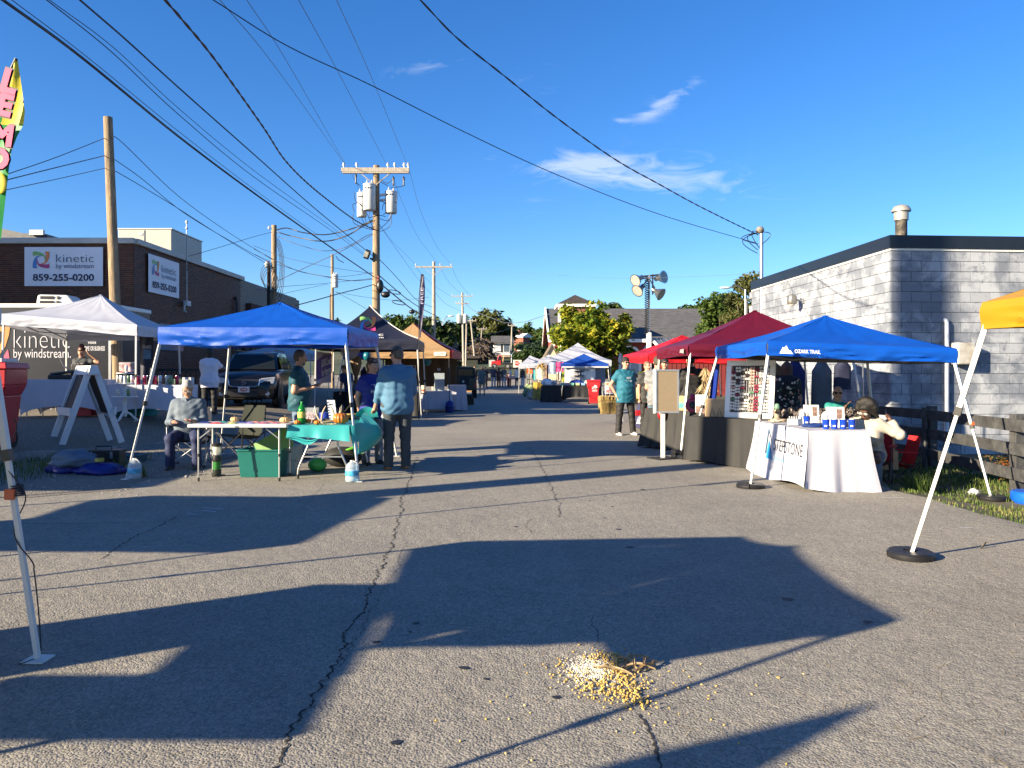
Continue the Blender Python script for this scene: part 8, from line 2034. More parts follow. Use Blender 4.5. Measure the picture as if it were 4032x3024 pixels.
for dx,dz,w,h in((-.18,0,.028,zb1-zb0),(.18,0,.028,zb1-zb0),(0,(zb1-zb0)/2-.012,.335,.024),(0,-(zb1-zb0)/2+.012,.335,.024)):MB().box(V3(cx,-.055,(zb0+zb1)/2)+Mz@V3(dx,0,dz),(w,.03,h),Mz).build("frame_bar",STEEL,kb_)
MB().box(V3(cx,-.05,(zb0+zb1)/2)+Mz@V3(-.215,.01,0),(.04,.04,zb1-zb0+.02),Mz).build("side_post",WHITE_METAL,kb_)
clothed_table("stall_table","black pleated cloth table under the maroon canopy's near corner",V3(3.35,14.6,0),R(-50),1.5,.75,.76,BLACK_CLOTH,"black cloth tables",.02,seed=18,folds=5,amp=.03,flare=.1)
bw_=thing("prize_wheel","pink and red ringed wheel with a black centre on the black table","wheel",V3(W(2727,1610,13.3).x,13.3,.89));MB().lathe([(.045,-.03),(.1,-.035),(.125,0),(.1,.035),(.045,.03)],(0,0,0),16,axis=(-.2,-1,.1)).build("ring",mat("wheel_pink",(.42,.02,.09),.4,0,.4,14),bw_,60);MB().lathe([(.06,-.04),(.055,-.045),(.01,-.046)],(0,0,0),14,axis=(.2,1,-.1)).build("centre",BLACK_PLASTIC,bw_,60);MB().ell((-.0,0,.15),(.05,.05,.05),10,7).build("top_ball",mat("wheel_pink",(.42,.02,.09)),bw_,60);MB().bar((0,.02,-.13),(0,.03,-.05),.1,.04).build("foot",DARK_METAL,bw_)
pq=thing("plaque","round-topped wooden plaque painted turquoise on the black table","plaque",V3(W(2684,1600,13.9).x,13.9,.77),R(-10));P=[V3(-.1,0,0),V3(.1,0,0),V3(.1,0,.17)]+[V3(.1*math.cos(a),0,.17+.1*math.sin(a))for a in(.5,1.05,1.57,2.1,2.64)]+[V3(-.1,0,.17)]
MB().prism(P,(0,.03,0)).build("board",mat("plaque_wood",(.5,.36,.2),.6),pq);MB().box((0,-.004,.09),(.19,.006,.09)).build("paint",mat("turq_paint",(.12,.45,.38),.5,0,.4,16),pq)
ss=thing("price_sheet","white price sheet in a clear stand beside the pink wheel","sheet stand",V3(W(2762,1610,13.0).x,13.0,.76),R(-15));MB().box((0,0,.17),(.2,.01,.3),Euler((-.12,0,0)).to_matrix()).build("sheet",mat("sheet_print",(.6,.6,.62),.5,0,.15,40),ss);MB().box((0,-.02,.07),(.18,.012,.12),Euler((-.12,0,0)).to_matrix()).build("photo",mat("leaf_photo",(.16,.10,.08)),ss)
tag(crown(MB(),V3(W(2785,1450,14.5).x,14.5,1.42),(.10,.08,.30),420,.22,70,8,droop=1.0,aspect=.07).build("corn_stalks",mat("dry_stalk",(.36,.27,.15),.8,0,.3,8)),"bundle of dry corn stalks tied to the maroon canopy's pole","corn stalks")
tag(MB().grid(lambda u,v:V3(W(2822,0,14.2).x+.14*(u-.5)-.12*v,14.2+.06*math.sin(u*7),1.62-1.2*v),8,8).build("side_drape",cloth("drape_blue",(.004,.02,.2),.5,.1),smooth=60),"blue cloth hanging between the maroon and bright blue canopies","drape")
mh=heap("dried_bundle","dark floral bundle at the back of the earring stall",V3(4.35,13.3,.8),(.3,.2,.3),mat("bundle_dark",(.07,.06,.05),.8,0,.8,25),3,"bundle",z=.7)
nt_=thing("stall_table","table with a navy cloth front and white vertical lettering","table",V3(3.25,19.6,0));A0,A1=W(2490,1690,20.2),W(2550,1700,18.6)
zt0=.80;pa=[V3(A0 .x-.02,20.2,.06),V3(A1 .x,18.5,.03),V3(A1 .x+.12,18.6,zt0),V3(A0 .x+.2,20.2,zt0)]
MB().prism(pa,(.02,.02,0)).build("cloth_front",cloth("cloth_navy",(.035,.035,.085),.8,0),nt_,world=True);MB().hexa([V3(2.9+.45,20.2,.77),V3(A1 .x+.1,18.6,.77),V3(4.1,18.6,.77),V3(4.1,20.2,.77)],[V3(2.9+.45,20.2,.8),V3(A1 .x+.1,18.6,.8),V3(4.1,18.6,.8),V3(4.1,20.2,.8)]).build("tabletop",cloth("cloth_navy",(.035,.035,.085),.8,0),nt_,world=True)
md=(pa[0]+pa[1]+pa[2]+pa[3])/4;dd=(pa[1]-pa[0]).normalized();uu=(pa[3]-pa[0]).normalized();lettering("EMPOWER",md+V3(-.05,-.03,.0),-uu,dd,.55,WPRINT,nt_,width=.55,bold=.03)
wbd=thing("leaning_board","tall tan wooden board leaning behind the navy cloth table","board",V3(W(2526,1560,20.5).x,20.4,.78));MB().hexa([(-.16,0,0),(.14,0,0),(.14,.03,0),(-.16,.03,0)],[(-.02,.1,.55),(.2,.1,.55),(.2,.13,.55),(-.02,.13,.55)]).build("board",mat("pine",(.52,.33,.16),.6,0,.15,5),wbd)
for lab,m,px,w,h,z_ in(("cream lidded box at the edge of the red canopy's stall",mat("box_cream",(.6,.52,.3),.6),2505,.35,.3,.75),("teal paper basket by the grey-shirted man",mat("basket_teal",(.02,.2,.27),.5),2546,.12,.12,.8)):tag(MB().box(V3(W(px,1500,21).x,21 if w>.2 else 19.0,z_+h/2),(w,.25,h),Euler((0,.1,0)).to_matrix()).build("box",m,bevel=.01),lab,"box")
for lab,px,py,Y in(("red patterned bag on a stick by the navy cloth",2554,1622,18.0),("red bag hanging under the corkboard",2607,1632,14.5)):tag(MB().ell(W(px,py,Y),(.09,.07,.11),10,8).build("bag",mat("red_pack",(.28,.01,.015)),smooth=60),lab,"bag")
tag(MB().cyl(W(2536,1696,18.0)+V3(0,0,.02),W(2560,1632,18.0),.012,n=6).build("stick",WOOD_TAN),"pale wooden stick leaning on the navy cloth table","stick")
HAY=mat("hay",(.33,.23,.085),.9,0,.4,30,bump=1,bscale=30,stretch=(1,1,8));hp_=G(2396,1628);hay=thing("hay_bale","rectangular straw bale behind the teal-shirted man's legs","bale",hp_,.15)
rr=random.Random(31)
for nm_,c_,d_ in(("bale",(0,0,.21),(.66,.5,.42)),("upper_bale",(.03,.3,.52),(.6,.4,.2))):
 mb=MB()
 for k in range(9):mb.box((c_[0]-d_[0]/2+(k+.5)*d_[0]/9,c_[1]+rr.uniform(-.015,.015),c_[2]+rr.uniform(-.012,.012)),(d_[0]/9-.012,d_[1]*rr.uniform(.93,1.03),d_[2]*rr.uniform(.92,1.04)),Euler((rr.uniform(-.05,.05),rr.uniform(-.06,.06),rr.uniform(-.05,.05))).to_matrix())
 mb.build(nm_,HAY,hay,bevel=.012,kind="stuff")
hs0=0
hs=MB();rr=random.Random(12)
for i in range(2600):
 s=rr.randrange(4);p=V3(rr.uniform(-.34,.34),-.255,rr.uniform(0,.43))if s else V3(rr.uniform(-.34,.34),rr.uniform(-.25,.25),.43);d=V3(rr.gauss(0,.4),-abs(rr.gauss(0,.3)),rr.gauss(0,1)).normalized()*.07;hs.add([p,p+d,p+d+V3(.006,0,.003)],[(0,1,2)])
bm(hs,"straw",leafmat("straw_blades",[(.10,.065,.02),(.33,.23,.08),(.5,.38,.16)],0),hay,kind="stuff")
pz=thing("petting_sign","white sign reading FREE PETTING on thin legs by the hay bale","sign",V3(W(2408,1600,29.5).x,29.5,0));k_=29.5/F_PX;zc=CAM_H+(HY-1527)*k_
MB().box((0,0,zc),(.52,.02,.46)).build("board",PAPER,pz);
for s,dz in(("FREE",-.04),("PETTING",-.15)):lettering(s,V3(.0,-.016,zc+dz),(1,0,0),(0,0,1),.15,mat("red_print2",(.4,.03,.03),.6),pz,width=.2 if s=="FREE" else.4,bold=.02,world=False)
for dx,dz,m in((-.15,.15,("print_tan",(.4,.22,.1))),(.12,.16,("print_leaf",(.15,.25,.08)))):MB().ell((dx,-.014,zc+dz),(.1,.006,.05),8,5).build("picture",mat(*m,.6),pz)
for x in(-.22,.22):MB().cyl((x,.02,0),(x,.02,zc),.012,n=6).build("leg",WHITE_METAL,pz)
hb=thing("banner","white hockey club banner hung under the blue canopy","banner",V3(W(2286,1480,38.7).x,38.7,1.0));k_=38.7/F_PX
def hbp(px,py,o=0):return W(px,py,38.7)+V3(0,-o,0)
MB().grid(lambda u,v:hbp(2222+122*u,1448+(58-4*u)*v)+V3(0,.03*math.sin(u*16+v),0),24,4).build("sheet",mat("banner_cream",(.62,.62,.60),.7),hb,60,True)
dkp=mat("print_ink",(.03,.035,.06),.6);lettering("LEXINGTON",hbp(2291,1458,.06),(1,0,0),(0,0,1),.13,dkp,hb,width=56*k_,bold=.02);lettering("THOROUGHBREDS",hbp(2283,1486,.06),(1,0,0),(0,0,1),.08,dkp,hb,width=42*k_,bold=.02);lettering("YOUTH ICE HOCKEY",hbp(2287,1493,.06),(1,0,0),(0,0,1),.08,dkp,hb,width=52*k_,bold=.02)
q=MB()
for sx in(-1,1):
 q.tube([hbp(2281+sx*(-20+22*t),1471-sx*(10*math.cos(t*3.14)),.05)if False else hbp(2281+sx*x,1471+sx*y,.05)for x,y in((-20,-9),(-6,-9),(3,-7),(6,0),(3,7),(-4,9),(-20,9))],.03,5)
q.build("emblem",dkp,hb,60,True)
for lab,px,Y,lx in(("left black cloth table of the hockey stand",2170,38.2,.95),("right black cloth table of the hockey stand",2285,38.3,1.7)):clothed_table("stall_table",lab,V3(W(px,1500,Y).x,Y,0),0,lx,.7,.82,BLACK_CLOTH,"black cloth tables",.02,seed=21,folds=2,arch=.25 if lx>1 else 0)
for i,(px,m)in enumerate(((2216,"tub_mint"),(2232,"tub_violet"),(2253,"tub_mint"),(2275,"tub_lime"),(2297,"tub_sky"))):tag(MB().hexa([W(px+a,1500,38.1).xy.to_3d()+V3(0,b,.83)for a,b in((-7,0),(7,0),(7,.2),(-7,.2))],[W(px+a,1500,38.1).xy.to_3d()+V3(0,b,.95)for a,b in((-8,-.02),(8,-.02),(8,.22),(-8,.22))]).build("plastic_tub",mat(m,{"tub_mint":(.2,.5,.4),"tub_violet":(.35,.3,.5),"tub_lime":(.45,.55,.25),"tub_sky":(.25,.42,.6)}[m],.5),bevel=.01),"%s tub on the hockey stand's front edge"%("leftmost mint","violet","middle mint","lime green","sky blue")[i],"tub","plastic tubs on the hockey stand")
tag(MB().grid(lambda u,v:W(2196+12*u,1560,38.9).xy.to_3d()+V3(0,.05*math.sin(u*6),.82-.7*v),6,4).build("blue_cloth",cloth("cloth_blue2",(.01,.06,.4)),smooth=60),"bright blue cloth hanging between the hockey stand's tables","cloth")
gt2=clothed_table("stall_table","gold cloth table at the left end of the hockey stand",V3(W(2132,1500,41.3).x,41.3,0),.3,.7,.7,.95,mat("gold_cloth",(.40,.27,.05),.4,.2,.6,14),None,.03,seed=23)
for i,(px,py,Y,w,h,m,lab)in enumerate(((2130,1467,40.6,.6,.72,"panel_cream","cream floral panel hanging above the gold table"),(2152,1466,40.2,.2,.8,"panel_brown","brown patchwork strip beside the cream panel"),(2110,1475,42,.35,.55,"panel_teal","teal mesh holder hanging on the sky blue canopy"),(2178,1450,39.8,.5,.6,"panel_blue","blue and white quilts hanging from the white canopy"),(2203,1445,39,.4,.5,"panel_pink","bright pink cloth in the blue canopy's corner"),(2098,1460,49.5,.8,.35,"panel_orange","orange cloth panel below the far blue and white canopy"))):
 p=W(px,py,Y);tag(MB().grid(lambda u,v:p+V3((u-.5)*w,.03*math.sin(u*9),(.5-v)*h),8,4).build("hanging_cloth",mat(m,{"panel_cream":(.6,.55,.42),"panel_brown":(.25,.16,.12),"panel_teal":(.03,.25,.3),"panel_blue":(.35,.42,.55),"panel_pink":(.5,.04,.16),"panel_orange":(.6,.12,.03)}[m],.8,0,.4,9),smooth=60),lab,"cloth")
wr2=thing("wreath","yellow flower wreath on the cream panel","wreath",W(2133,1441,40.3));crown(MB(),(0,0,0),(.2,.06,.2),160,.12,5,14,hollow=.9).build("flowers",mat("wreath_gold",(.5,.32,.08),.7,0,.4,12),wr2)
for i,(px,Y,h,r,c,lab)in enumerate(((2093,43,.55,.3,(.4,.36,.3),"pale stack of toys left of the gold table"),(2108,42.4,.5,.3,(.45,.4,.36),"cluster of plush toys on the street by the gold table"),(2155,38.1,.35,.28,(.6,.62,.66),"white folded hoods on the left black table"),(2175,38.1,.25,.25,(.4,.42,.45),"grey caps stacked on the left black table"),(2270,38.4,.3,.3,(.02,.05,.3),"blue goods piled on the hockey table"),(2320,38.4,.28,.3,(.35,.42,.4),"grey green goods piled on the hockey table"),(2085,47,.8,.4,(.2,.25,.12),"green heap under the far blue canopy"))):
 z_=.82 if Y<39 else 0;heap("goods_pile",lab,V3(W(px,0,Y).x,Y,z_),(r,r*.7,h*.6),mat("goods_%d"%i,c,.8,0,.6,6),i+3,"goods",z=z_)
tag(MB().box(W(2335,1470,40.8),(1.3,.02,1.0)).build("side_wall",WHITE_CANOPY),"white side wall sheet behind the hockey banner","side wall")
fn_=thing("board_fence","dark painted board fence with heavy posts along the grass verge","fence",V3(6.75,12.7,-.15));FB=mat("fence_dark",(.042,.043,.046),.7,0,.35,5,bump=.4,bscale=14,dirt=((.10,.10,.10),.5,6))
pts_=[V3(6.35,7.6,-.15),V3(6.62,10.2,-.15),V3(6.88,12.75,-.15),V3(6.72,14.6,-.15)]
for p in pts_:MB().box(p+V3(.09,.02,.52),(.12,.14,1.06)).build("post",FB,fn_,world=True,bevel=.008)
for a,b in zip(pts_[:-1],pts_[1:]):
 for k,z in enumerate((.91,.60,.27)):MB().bar(a+V3(.0,.0 if a.y>12 else 0,z),b+V3(.0,0,z),.032,.16).build("board",FB,fn_,world=True,bevel=.003)
MB().box(pts_[2]+V3(-.04,0,.5),(.03,.12,1.05)).build("face_plate",FB,fn_,world=True)
heap("paper_litter","crumpled white paper lying on the grass by the canopy leg",V3(W(3855,1880,9.9).x,10.0,-.14),(.07,.06,.05),PAPER,4,"litter",z=-.14)
tag(MB().lathe([(.2,0),(.24,.05),(.24,.13),(.22,.15)],V3(W(4090,1900,9.3).x,9.4,-.15),18).build("blue_tub",mat("tub_blue",(.005,.09,.5),.4),smooth=40),"bright blue round tub at the right edge by the fence","tub")
KERN=leafmat("corn_kernel",[(.36,.25,.10),(.48,.31,.06),(.54,.38,.13),(.55,.47,.27)],0);rr=random.Random(44);km=MB()
def kern(px,py):
 p=G(px,py);s=rr.uniform(.8,1.2);km.ell((p.x,p.y,.0035*s+(.006 if rr.random()<.25 else 0)),(.0062*s,.0048*s,.0036*s),6,4,Euler((rr.uniform(-.6,.6),rr.uniform(-.6,.6),rr.random()*6)).to_matrix())
for cx,cy,sx,sy,n in((2395,2590,42,12,110),(2425,2620,30,14,110),(2340,2695,40,14,70),(2400,2725,60,20,130),(2470,2700,48,26,130),(2500,2765,34,20,50),(2270,2640,50,34,60),(2440,2665,34,12,50)):
 for i in range(n):kern(rr.gauss(cx,sx),rr.gauss(cy,sy))
for i in range(60):kern(rr.gauss(2420,340),min(3010,abs(rr.gauss(0,170))+2610))
bm(km,"corn_kernels",KERN,None,smooth=60,kind="stuff")
ch_=MB()
for i in range(1500):
 p=G(rr.gauss(2325,46),rr.gauss(2640,24));s=rr.uniform(.002,.0045);ch_.add([(p.x-s,p.y,.002),(p.x+s,p.y-s,.003),(p.x,p.y+s,.005*rr.random()+.002)],[(0,1,2)])
bm(ch_,"corn_meal",mat("meal",(.55,.52,.45),.9,0,.2,50,island=.3),None,kind="stuff")
hk_=thing("corn_husk","dry corn husk leaves on the spilled kernels","husk",G(2470,2650));HUSK=mat("husk_dry",(.36,.26,.14),.7,0,.3,12,stretch=(1,8,1))
for i,(a,b,w,l)in enumerate((((2340,2632),(2490,2662),.010,.03),((2440,2640),(2580,2640),.012,.05),((2420,2600),(2510,2640),.010,.06),((2480,2590),(2500,2650),.008,.09),((2500,2655),(2582,2622),.012,.04),((2530,2650),(2550,2600),.006,.08),((2450,2615),(2560,2600),.006,.05),((2430,2650),(2480,2620),.014,.03),((2560,2640),(2590,2615),.006,.05))):
 p,q=G(*a),G(*b);d=(q-p);n=V3(-d.y,d.x,0).normalized()
 MB().grid(lambda u,v:p+d*u+n*((v-.5)*2*w*math.sin(math.pi*(u*.9+.05)))+V3(0,0,.006+l*math.sin(math.pi*u)*.5+.006*math.cos(v*6)),10,3).build("leaf",HUSK,hk_,60,True)
sw=MB()
for i in range(260):
 px,py=(rr.uniform(2000,4032),rr.uniform(2350,3020))if i<150 else(rr.uniform(100,4000),rr.uniform(1950,3020));p=G(px,py);a=rr.random()*6.28;l=rr.uniform(.012,.06);d=V3(math.cos(a),math.sin(a),0)*l;n=V3(-d.y,d.x,0).normalized()*.0012;b=V3(0,0,rr.uniform(.002,.008));c=n*rr.uniform(-6,6)
 sw.add([p-d-n+V3(0,0,.002),p-d+n+V3(0,0,.002),p+n+b+c,p-n+b+c,p+d+n+V3(0,0,.003),p+d-n+V3(0,0,.003)],[(0,3,2,1),(3,5,4,2)])
bm(sw,"straw_litter",leafmat("straw_litter_m",[(.12,.09,.05),(.40,.31,.17),(.6,.52,.36)],0),None,kind="stuff")
lf_=thing("dry_leaf","curled brown dry leaf on the asphalt by the yellow canopy's leg shadow","leaf",G(3865,2160));MB().grid(lambda u,v:V3(.05*(u-.5)+.02*math.sin(v*3),.012*(v-.5),.004+.05*u*u),8,3).build("blade",mat("leaf_brown",(.12,.09,.06),.8),lf_,60)
PAINT=mat("car_black",(.004,.004,.006),.22,0,.1,spec=.35,coat=.25);CGLASS=mat("car_glass",(.010,.013,.014),.06,0,.1,spec=.25);CHROME=mat("chrome",(.55,.55,.56),.12,1,.02);LAMP=glass("headlamp",(.75,.78,.8),.05,.55)
def wheel(t,c,r,w):
 a=MB().lathe([(r*.7,-w/2),(r*.96,-w/2),(r,-w*.3),(r,w*.3),(r*.96,w/2),(r*.7,w/2)],c,24,axis=(1,0,0)).build("wheel",BLACK_RUBBER,t,40)
 MB().lathe([(r*.66,-w*.46),(r*.68,w*.46)],c,18,axis=(1,0,0)).build("rim",GREY_METAL,a,40)
sv_p=V3(W(962,1468,22.0).x,22.0,0);sv_p.z=gz(sv_p.x,22)-.02;sv=thing("parked_car","black sport utility car parked facing the street beside the brick building","car",sv_p,R(9))
st_=[(.0,.62,.30,.62,.72),(.12,.80,.26,.80,.86),(.35,.87,.25,.97,.99),(.8,.895,.25,1.03,1.05),(1.25,.90,.25,1.06,1.10),(2.2,.90,.25,1.08,1.12),(3.4,.90,.26,1.10,1.14),(4.1,.88,.3,1.10,1.12),(4.3,.78,.4,.95,1.0)]
def ring(y,w,z0,zs,z1):return[(-w*.9,y,z0),(-w,y,z0+.16),(-w,y,zs-.12),(-w*.95,y,zs),(-w*.8,y,z1),(0,y,z1+.03),(w*.8,y,z1),(w*.95,y,zs),(w,y,zs-.12),(w,y,z0+.16),(w*.9,y,z0)]
mb=MB();
for s in st_:mb.v+=ring(*s)
for j in range(len(st_)-1):
 for i in range(11):a=j*11+i;b=j*11+(i+1)%11;mb.f.append((a,b,b+11,a+11));mb.m.append(0)
mb.f+=[tuple(range(11))[::-1],tuple(range((len(st_)-1)*11,len(st_)*11))];mb.m+=[0,0];mb.build("body",PAINT,sv,35)
cab=[(1.05,.78,1.06,1.07),(1.75,.66,1.06,1.60),(2.2,.66,1.06,1.67),(3.6,.66,1.06,1.66),(4.15,.70,1.06,1.2)];mb=MB()
for y,w,z0,z1 in cab:mb.v+=[(-.84,y,z0),(-w,y,z1-.03),(-w*.88,y,z1),(w*.88,y,z1),(w,y,z1-.03),(.84,y,z0)]
for j in range(4):
 for i in range(5):a=j*6+i;mb.f.append((a,a+1,a+7,a+6));mb.m.append(0)
mb.build("cabin",PAINT,sv,35)
MB().add([V3(-.70,1.10,1.11),V3(.70,1.10,1.11),V3(.57,1.70,1.555),V3(-.57,1.70,1.555)],[(0,1,2,3)]).move(Matrix.Translation((0,-.012,.02))).build("windshield",CGLASS,sv)
for s in(-1,1):
 for y0,y1 in((1.45,2.25),(2.35,3.2),(3.3,3.9)):MB().add([V3(s*.835,y0-.1,1.14),V3(s*.835,y1,1.14),V3(s*.70,y1-.02,1.53),V3(s*.70,y0+.3,1.53)],[(0,1,2,3)if s>0 else(3,2,1,0)]).build("side_window",CGLASS,sv)
 MB().bar((s*.6,1.9,1.72),(s*.6,3.6,1.72),.03,.03).bar((s*.6,1.9,1.66),(s*.6,1.9,1.72),.03).bar((s*.6,3.6,1.66),(s*.6,3.6,1.72),.03).build("roof_rail",BLACK_PLASTIC,sv)
 MB().hexa([(s*.86,1.2,1.12),(s*1.08,1.2,1.12),(s*1.08,1.3,1.12),(s*.86,1.3,1.12)],[(s*.86,1.2,1.28),(s*1.07,1.2,1.28),(s*1.07,1.3,1.28),(s*.86,1.3,1.28)]).build("mirror",PAINT,sv,bevel=.03)
 hl=MB().hexa([(s*.42,-.005,.70),(s*.80,.10,.70),(s*.80,.3,.70),(s*.42,.25,.70)],[(s*.46,.02,.86),(s*.84,.16,.90),(s*.84,.36,.90),(s*.46,.25,.86)]).build("headlight",LAMP,sv,bevel=.02);MB().hexa([(s*.46,.04,.73),(s*.77,.13,.73),(s*.77,.2,.73),(s*.46,.2,.73)],[(s*.5,.05,.83),(s*.78,.17,.85),(s*.78,.22,.85),(s*.5,.2,.83)]).build("reflector",CHROME,hl)
 MB().cyl((s*.64,-.02,.42),(s*.64,.05,.42),.06,n=12).build("fog_lamp",LAMP,sv,40)
 wheel(sv,V3(s*.80,.82,.35),.35,.22);wheel(sv,V3(s*.80,3.4,.35),.35,.22)
 MB().lathe([(.40,-.02),(.45,0),(.40,.03)],(s*.89,.82,.36),22,axis=(s,0,0)).build("wheel_arch",BLACK_PLASTIC,sv,40)
MB().hexa([(-.36,-.04,.64),(.36,-.04,.64),(.36,.05,.64),(-.36,.05,.64)],[(-.42,.0,.83),(.42,.0,.83),(.42,.08,.83),(-.42,.08,.83)]).build("grille",BLACK_PLASTIC,sv)
MB().tube([(-.44,-.0,.84),(-.40,-.05,.66),(-.3,-.06,.62),(.3,-.06,.62),(.40,-.05,.66),(.44,.0,.84)],.018,6).build("grille_trim",CHROME,sv)
em=MB()
for p,q in(((-.07,.76),(.02,.80)),((.02,.80),(.06,.775)),((-.07,.755),(.07,.725)),((.07,.72),(-.03,.68)),((-.03,.68),(-.07,.70))):em.bar((p[0],-.055,p[1]),(q[0],-.055,q[1]),.02,.026)
em.build("emblem",CHROME,sv)
MB().hexa([(-.7,.02,.30),(.7,.02,.30),(.7,.2,.28),(-.7,.2,.28)],[(-.62,-.06,.56),(.62,-.06,.56),(.62,.12,.56),(-.62,.12,.56)]).build("bumper",mat("bumper_grey",(.03,.03,.033),.5),sv,bevel=.03);MB().box((0,-.05,.40),(.75,.04,.13)).build("air_intake",BLACK_PLASTIC,sv)
pl=MB().box((.0,-.09,.54),(.31,.015,.16)).build("number_plate",mat("plate",(.5,.5,.52),.4),sv);MB().lathe([(.1,0),(.01,.002)],(0,-.099,.54),16,axis=(0,-1,0),sy=.55).build("badge",mat("plate_red",(.3,.03,.03),.5),pl);lettering("CASE",V3(0,-.105,.54),(1,0,0),(0,0,1),.07,WPRINT,pl,width=.13,bold=.03,world=False)
hg=MB().ell((.05,1.6,1.33),(.03,.02,.09),8,6);hg.build("hanging_ornament",PAPER,sv,60)
jk=V3(W(1824,1468,44).x,44,0);jp=thing("off_road_car","dark green off-road car seen from behind with its spare wheel","car",jk,R(4));JG=mat("jeep_dark",(.012,.02,.016),.3,0,.2)
MB().box((0,1.6,.8),(1.5,3.2,.75)).build("body",JG,jp,bevel=.05);MB().hexa([(-.72,.1,1.17),(.72,.1,1.17),(.72,2.0,1.17),(-.72,2.0,1.17)],[(-.66,.2,1.75),(.66,.2,1.75),(.66,1.7,1.75),(-.66,1.7,1.75)]).build("top",BLACK_CLOTH,jp,bevel=.04)
MB().box((0,.14,1.45),(1.1,.04,.4)).build("rear_window",CGLASS,jp)
for s in(-1,1):wheel(jp,V3(s*.66,.6,.38),.38,.24);wheel(jp,V3(s*.66,2.8,.38),.38,.24);MB().box((s*.66,-.02,.75),(.1,.05,.2)).build("tail_light",mat("tail_red",(.4,.01,.01),.3),jp)
sw_=MB().lathe([(.15,-.1),(.34,-.1),(.36,0),(.34,.1),(.15,.1)],(0,-.12,.95),22,axis=(0,1,0)).build("spare_wheel",BLACK_RUBBER,jp,40);MB().lathe([(.17,-.03),(.05,.1)],(0,-.14,.95),14,axis=(0,-1,0)).build("hub",PAPER,sw_,40)
FY=96;rk_=FY/F_PX;tp_=W(1933,1468,FY);tp_.z=ground_h(0,FY)+.02;tk=thing("flatbed_truck","red flatbed pickup truck parked on the far cross street","truck",tp_);TR=mat("truck_red",(.42,.012,.015),.25,0,.1,coat=.6);z_=lambda py:CAM_H+(HY-py)*rk_-tp_.z
MB().hexa([(0,0,.5),(1.25,0,.5),(1.25,1.9,.5),(0,1.9,.5)],[(.08,0,1.0),(1.25,0,1.1),(1.25,1.9,1.1),(.08,1.9,1.0)]).hexa([(.75,.05,1.1),(1.3,.05,1.1),(1.3,1.85,1.1),(.75,1.85,1.1)],[(.95,.15,1.75),(1.3,.15,1.75),(1.3,1.75,1.75),(.95,1.75,1.75)]).build("cab",TR,tk,bevel=.05);MB().hexa([(.82,.03,1.15),(1.22,.03,1.15),(1.22,.06,1.15),(.82,.06,1.15)],[(.98,.10,1.65),(1.22,.10,1.65),(1.22,.13,1.65),(.98,.13,1.65)]).build("side_window",CGLASS,tk)
MB().box((2.0,.95,.72),(1.4,2.0,.16)).build("flatbed",DARK_METAL,tk);MB().bar((1.45,.2,.8),(1.6,.3,1.9),.1).build("stake",WOOD_TAN,tk)
for x in(.42,2.1):wl=MB().cyl((x,-.05,.38),(x,.2,.38),.36,n=16).build("wheel",BLACK_RUBBER,tk,40);MB().cyl((x,-.07,.38),(x,.0,.38),.18,n=10).build("rim",GREY_METAL,wl,40)
GY=74;gp2=W(1918,1468,GY);gp2 .z=ground_h(0,GY)-.3;gc=thing("parked_car","grey car seen from the front on the far cross street","car",gp2);GC=mat("car_grey",(.16,.17,.17),.3,.3,.1)
MB().box((0,1.9,.7),(1.7,3.8,.6)).build("body",GC,gc,bevel=.12);MB().hexa([(-.75,.9,1.0),(.75,.9,1.0),(.75,3.4,1.0),(-.75,3.4,1.0)],[(-.6,1.5,1.5),(.6,1.5,1.5),(.6,3.2,1.5),(-.6,3.2,1.5)]).build("cabin",CGLASS,gc,bevel=.08)
for s in(-1,1):MB().box((s*.6,-.02,.75),(.3,.06,.13)).build("headlight",LAMP,gc);MB().cyl((s*.7,.7,.32),(s*.86,.7,.32),.32,n=14).build("wheel",BLACK_RUBBER,gc,40)
MB().box((0,-.03,.55),(.8,.05,.2)).build("grille",BLACK_PLASTIC,gc)
BYY=100;p=W(1937,1437,BYY);g0=ground_h(0,BYY);bx_=thing("cargo_box","pale grey cargo box beyond the red truck","container",V3(p.x,BYY,g0));MB().box((0,0,(p.z-g0)/2+.4),(.8,.8,p.z-g0+.5)).build("box",mat("cargo_grey",(.3,.34,.34),.6),bx_);MB().box((0,-.41,p.z-g0+.2),(.4,.02,.2)).build("label",PAPER,bx_)
p=W(2037,1432,88);g0=ground_h(0,88);sb_=thing("traffic_sign","red octagonal stop sign before a white panel on the far corner","road sign",V3(p.x,88,g0));MB().box((0,.1,p.z-g0),(.95,.03,.85)).build("back_panel",mat("panel_ivory",(.6,.56,.48),.6),sb_);MB().lathe([(.28,0),(.01,.01)],(-.05,.05,p.z-g0+.05),8,axis=(0,-1,0)).build("octagon",mat("stop_red",(.4,.02,.02),.5),sb_);lettering("STOP",V3(-.05,.03,p.z-g0+.05),(1,0,0),(0,0,1),.2,WPRINT,sb_,width=.4,bold=.02,world=False);MB().cyl((-.05,.12,0),(-.05,.12,p.z-g0),.04,n=6).build("post",STEEL,sb_)
cy=thing("shade_column","unseen fat column added left of the street for its band of shadow","column",V3(-10.05,4.18,0));MB().cyl((0,0,0),(0,0,13),.28,n=20).build("shaft",GREY_METAL,cy,40);MB().box((0,0,13.6),(3,.4,1.6)).build("top_box",WHITE_PAINT,cy)  # unseen column, placed to cast the band across street and block wall
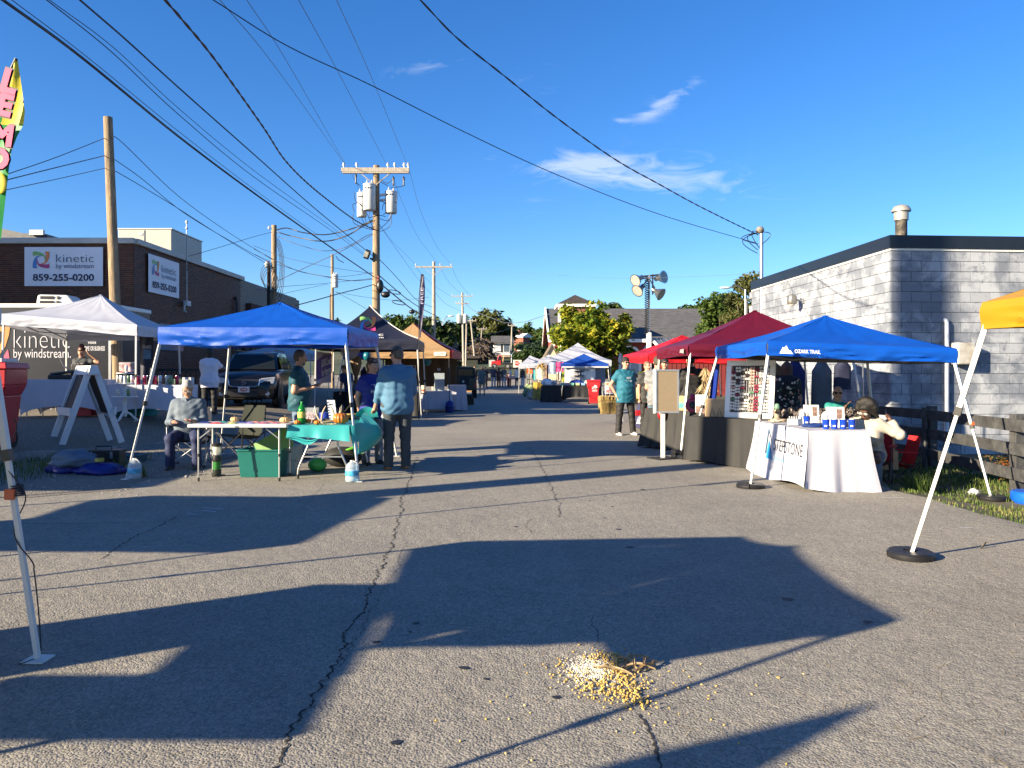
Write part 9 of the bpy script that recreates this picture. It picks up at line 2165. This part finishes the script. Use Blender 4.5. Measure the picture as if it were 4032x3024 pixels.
ft=thing("shade_trailer","unseen white trailer added to shade the sign stand and drinks tables","trailer",V3(-13.7,13.2,.3),R(121));MB().box((0,0,1.6),(5.2,2.2,2.1)).build("body",WHITE_PAINT,ft,bevel=.05);MB().box((0,1.11,1.9),(2,.02,.9)).build("hatch",DARK_METAL,ft);[MB().cyl((s,-1.0,.35),(s,-.75,.35),.35,n=16).build("wheel",BLACK_RUBBER,ft,40)for s in(-.5,.5)]  # out-of-view shadow caster for the sign stand and drinks tables
bh_=thing("shade_block","tall brick annex left of the brick building","building",V3(-24.6,19.6,0));MB().box((0,0,4.8),(4.2,4.2,9.6)).build("wall",CHURCH_BRICK,bh_);MB().box((0,0,9.7),(4.5,4.5,.3)).build("coping",COPING,bh_)  # unseen block, sized to keep the brick front wall in shade
for lab,x,y,w,h in(("unseen white fridge added under the near canopy for its shadow",-5.45,2.32,.62,1.72),):tag(MB().box((x,y,h/2),(w,.6,h)).build("shade_fridge",WHITE_PLASTIC,bevel=.02),lab,"fridge")  # added out of view; its shadow is the slanting band at lower left
bt=thing("shade_shelf","unseen tall shelf added by the near canopy to cast shadow","shelf",V3(-5.3,1.15,0));MB().box((0,0,1.42),(1.5,.6,.05)).build("shelf_board",WOOD_TAN,bt);MB().box((.36,.82,1.42),(.85,1.03,.05)).build("shelf_board",WOOD_TAN,bt);[MB().cyl((x,.2,0),(x,.2,1.4),.02,n=8).build("leg",STEEL,bt)for x in(-.7,.7)]  # added boards out of view, laid out to shape the lower left shadow
nf=thing("feather_flag","off-frame navy feather flag added to cast a pointed shadow","flag",V3(-5.1,-.65,0));MB().grid(lambda u,v:V3((u-.5)*.42*math.sin(min(1,v*1.3+.15)*1.57)*(1 if v<.75 else(1-v)*4),.02*math.sin(u*5),.7+1.9*v),6,14).move(Matrix.Rotation(R(121),4,"Z")).build("sail",cloth("flag_navy",(.012,.012,.06)),nf,60);MB().cyl((0,0,0),(0,0,2.55),.014,n=6).build("pole",DARK_METAL,nf)  # flag added behind the camera for the shadow tip at lower right
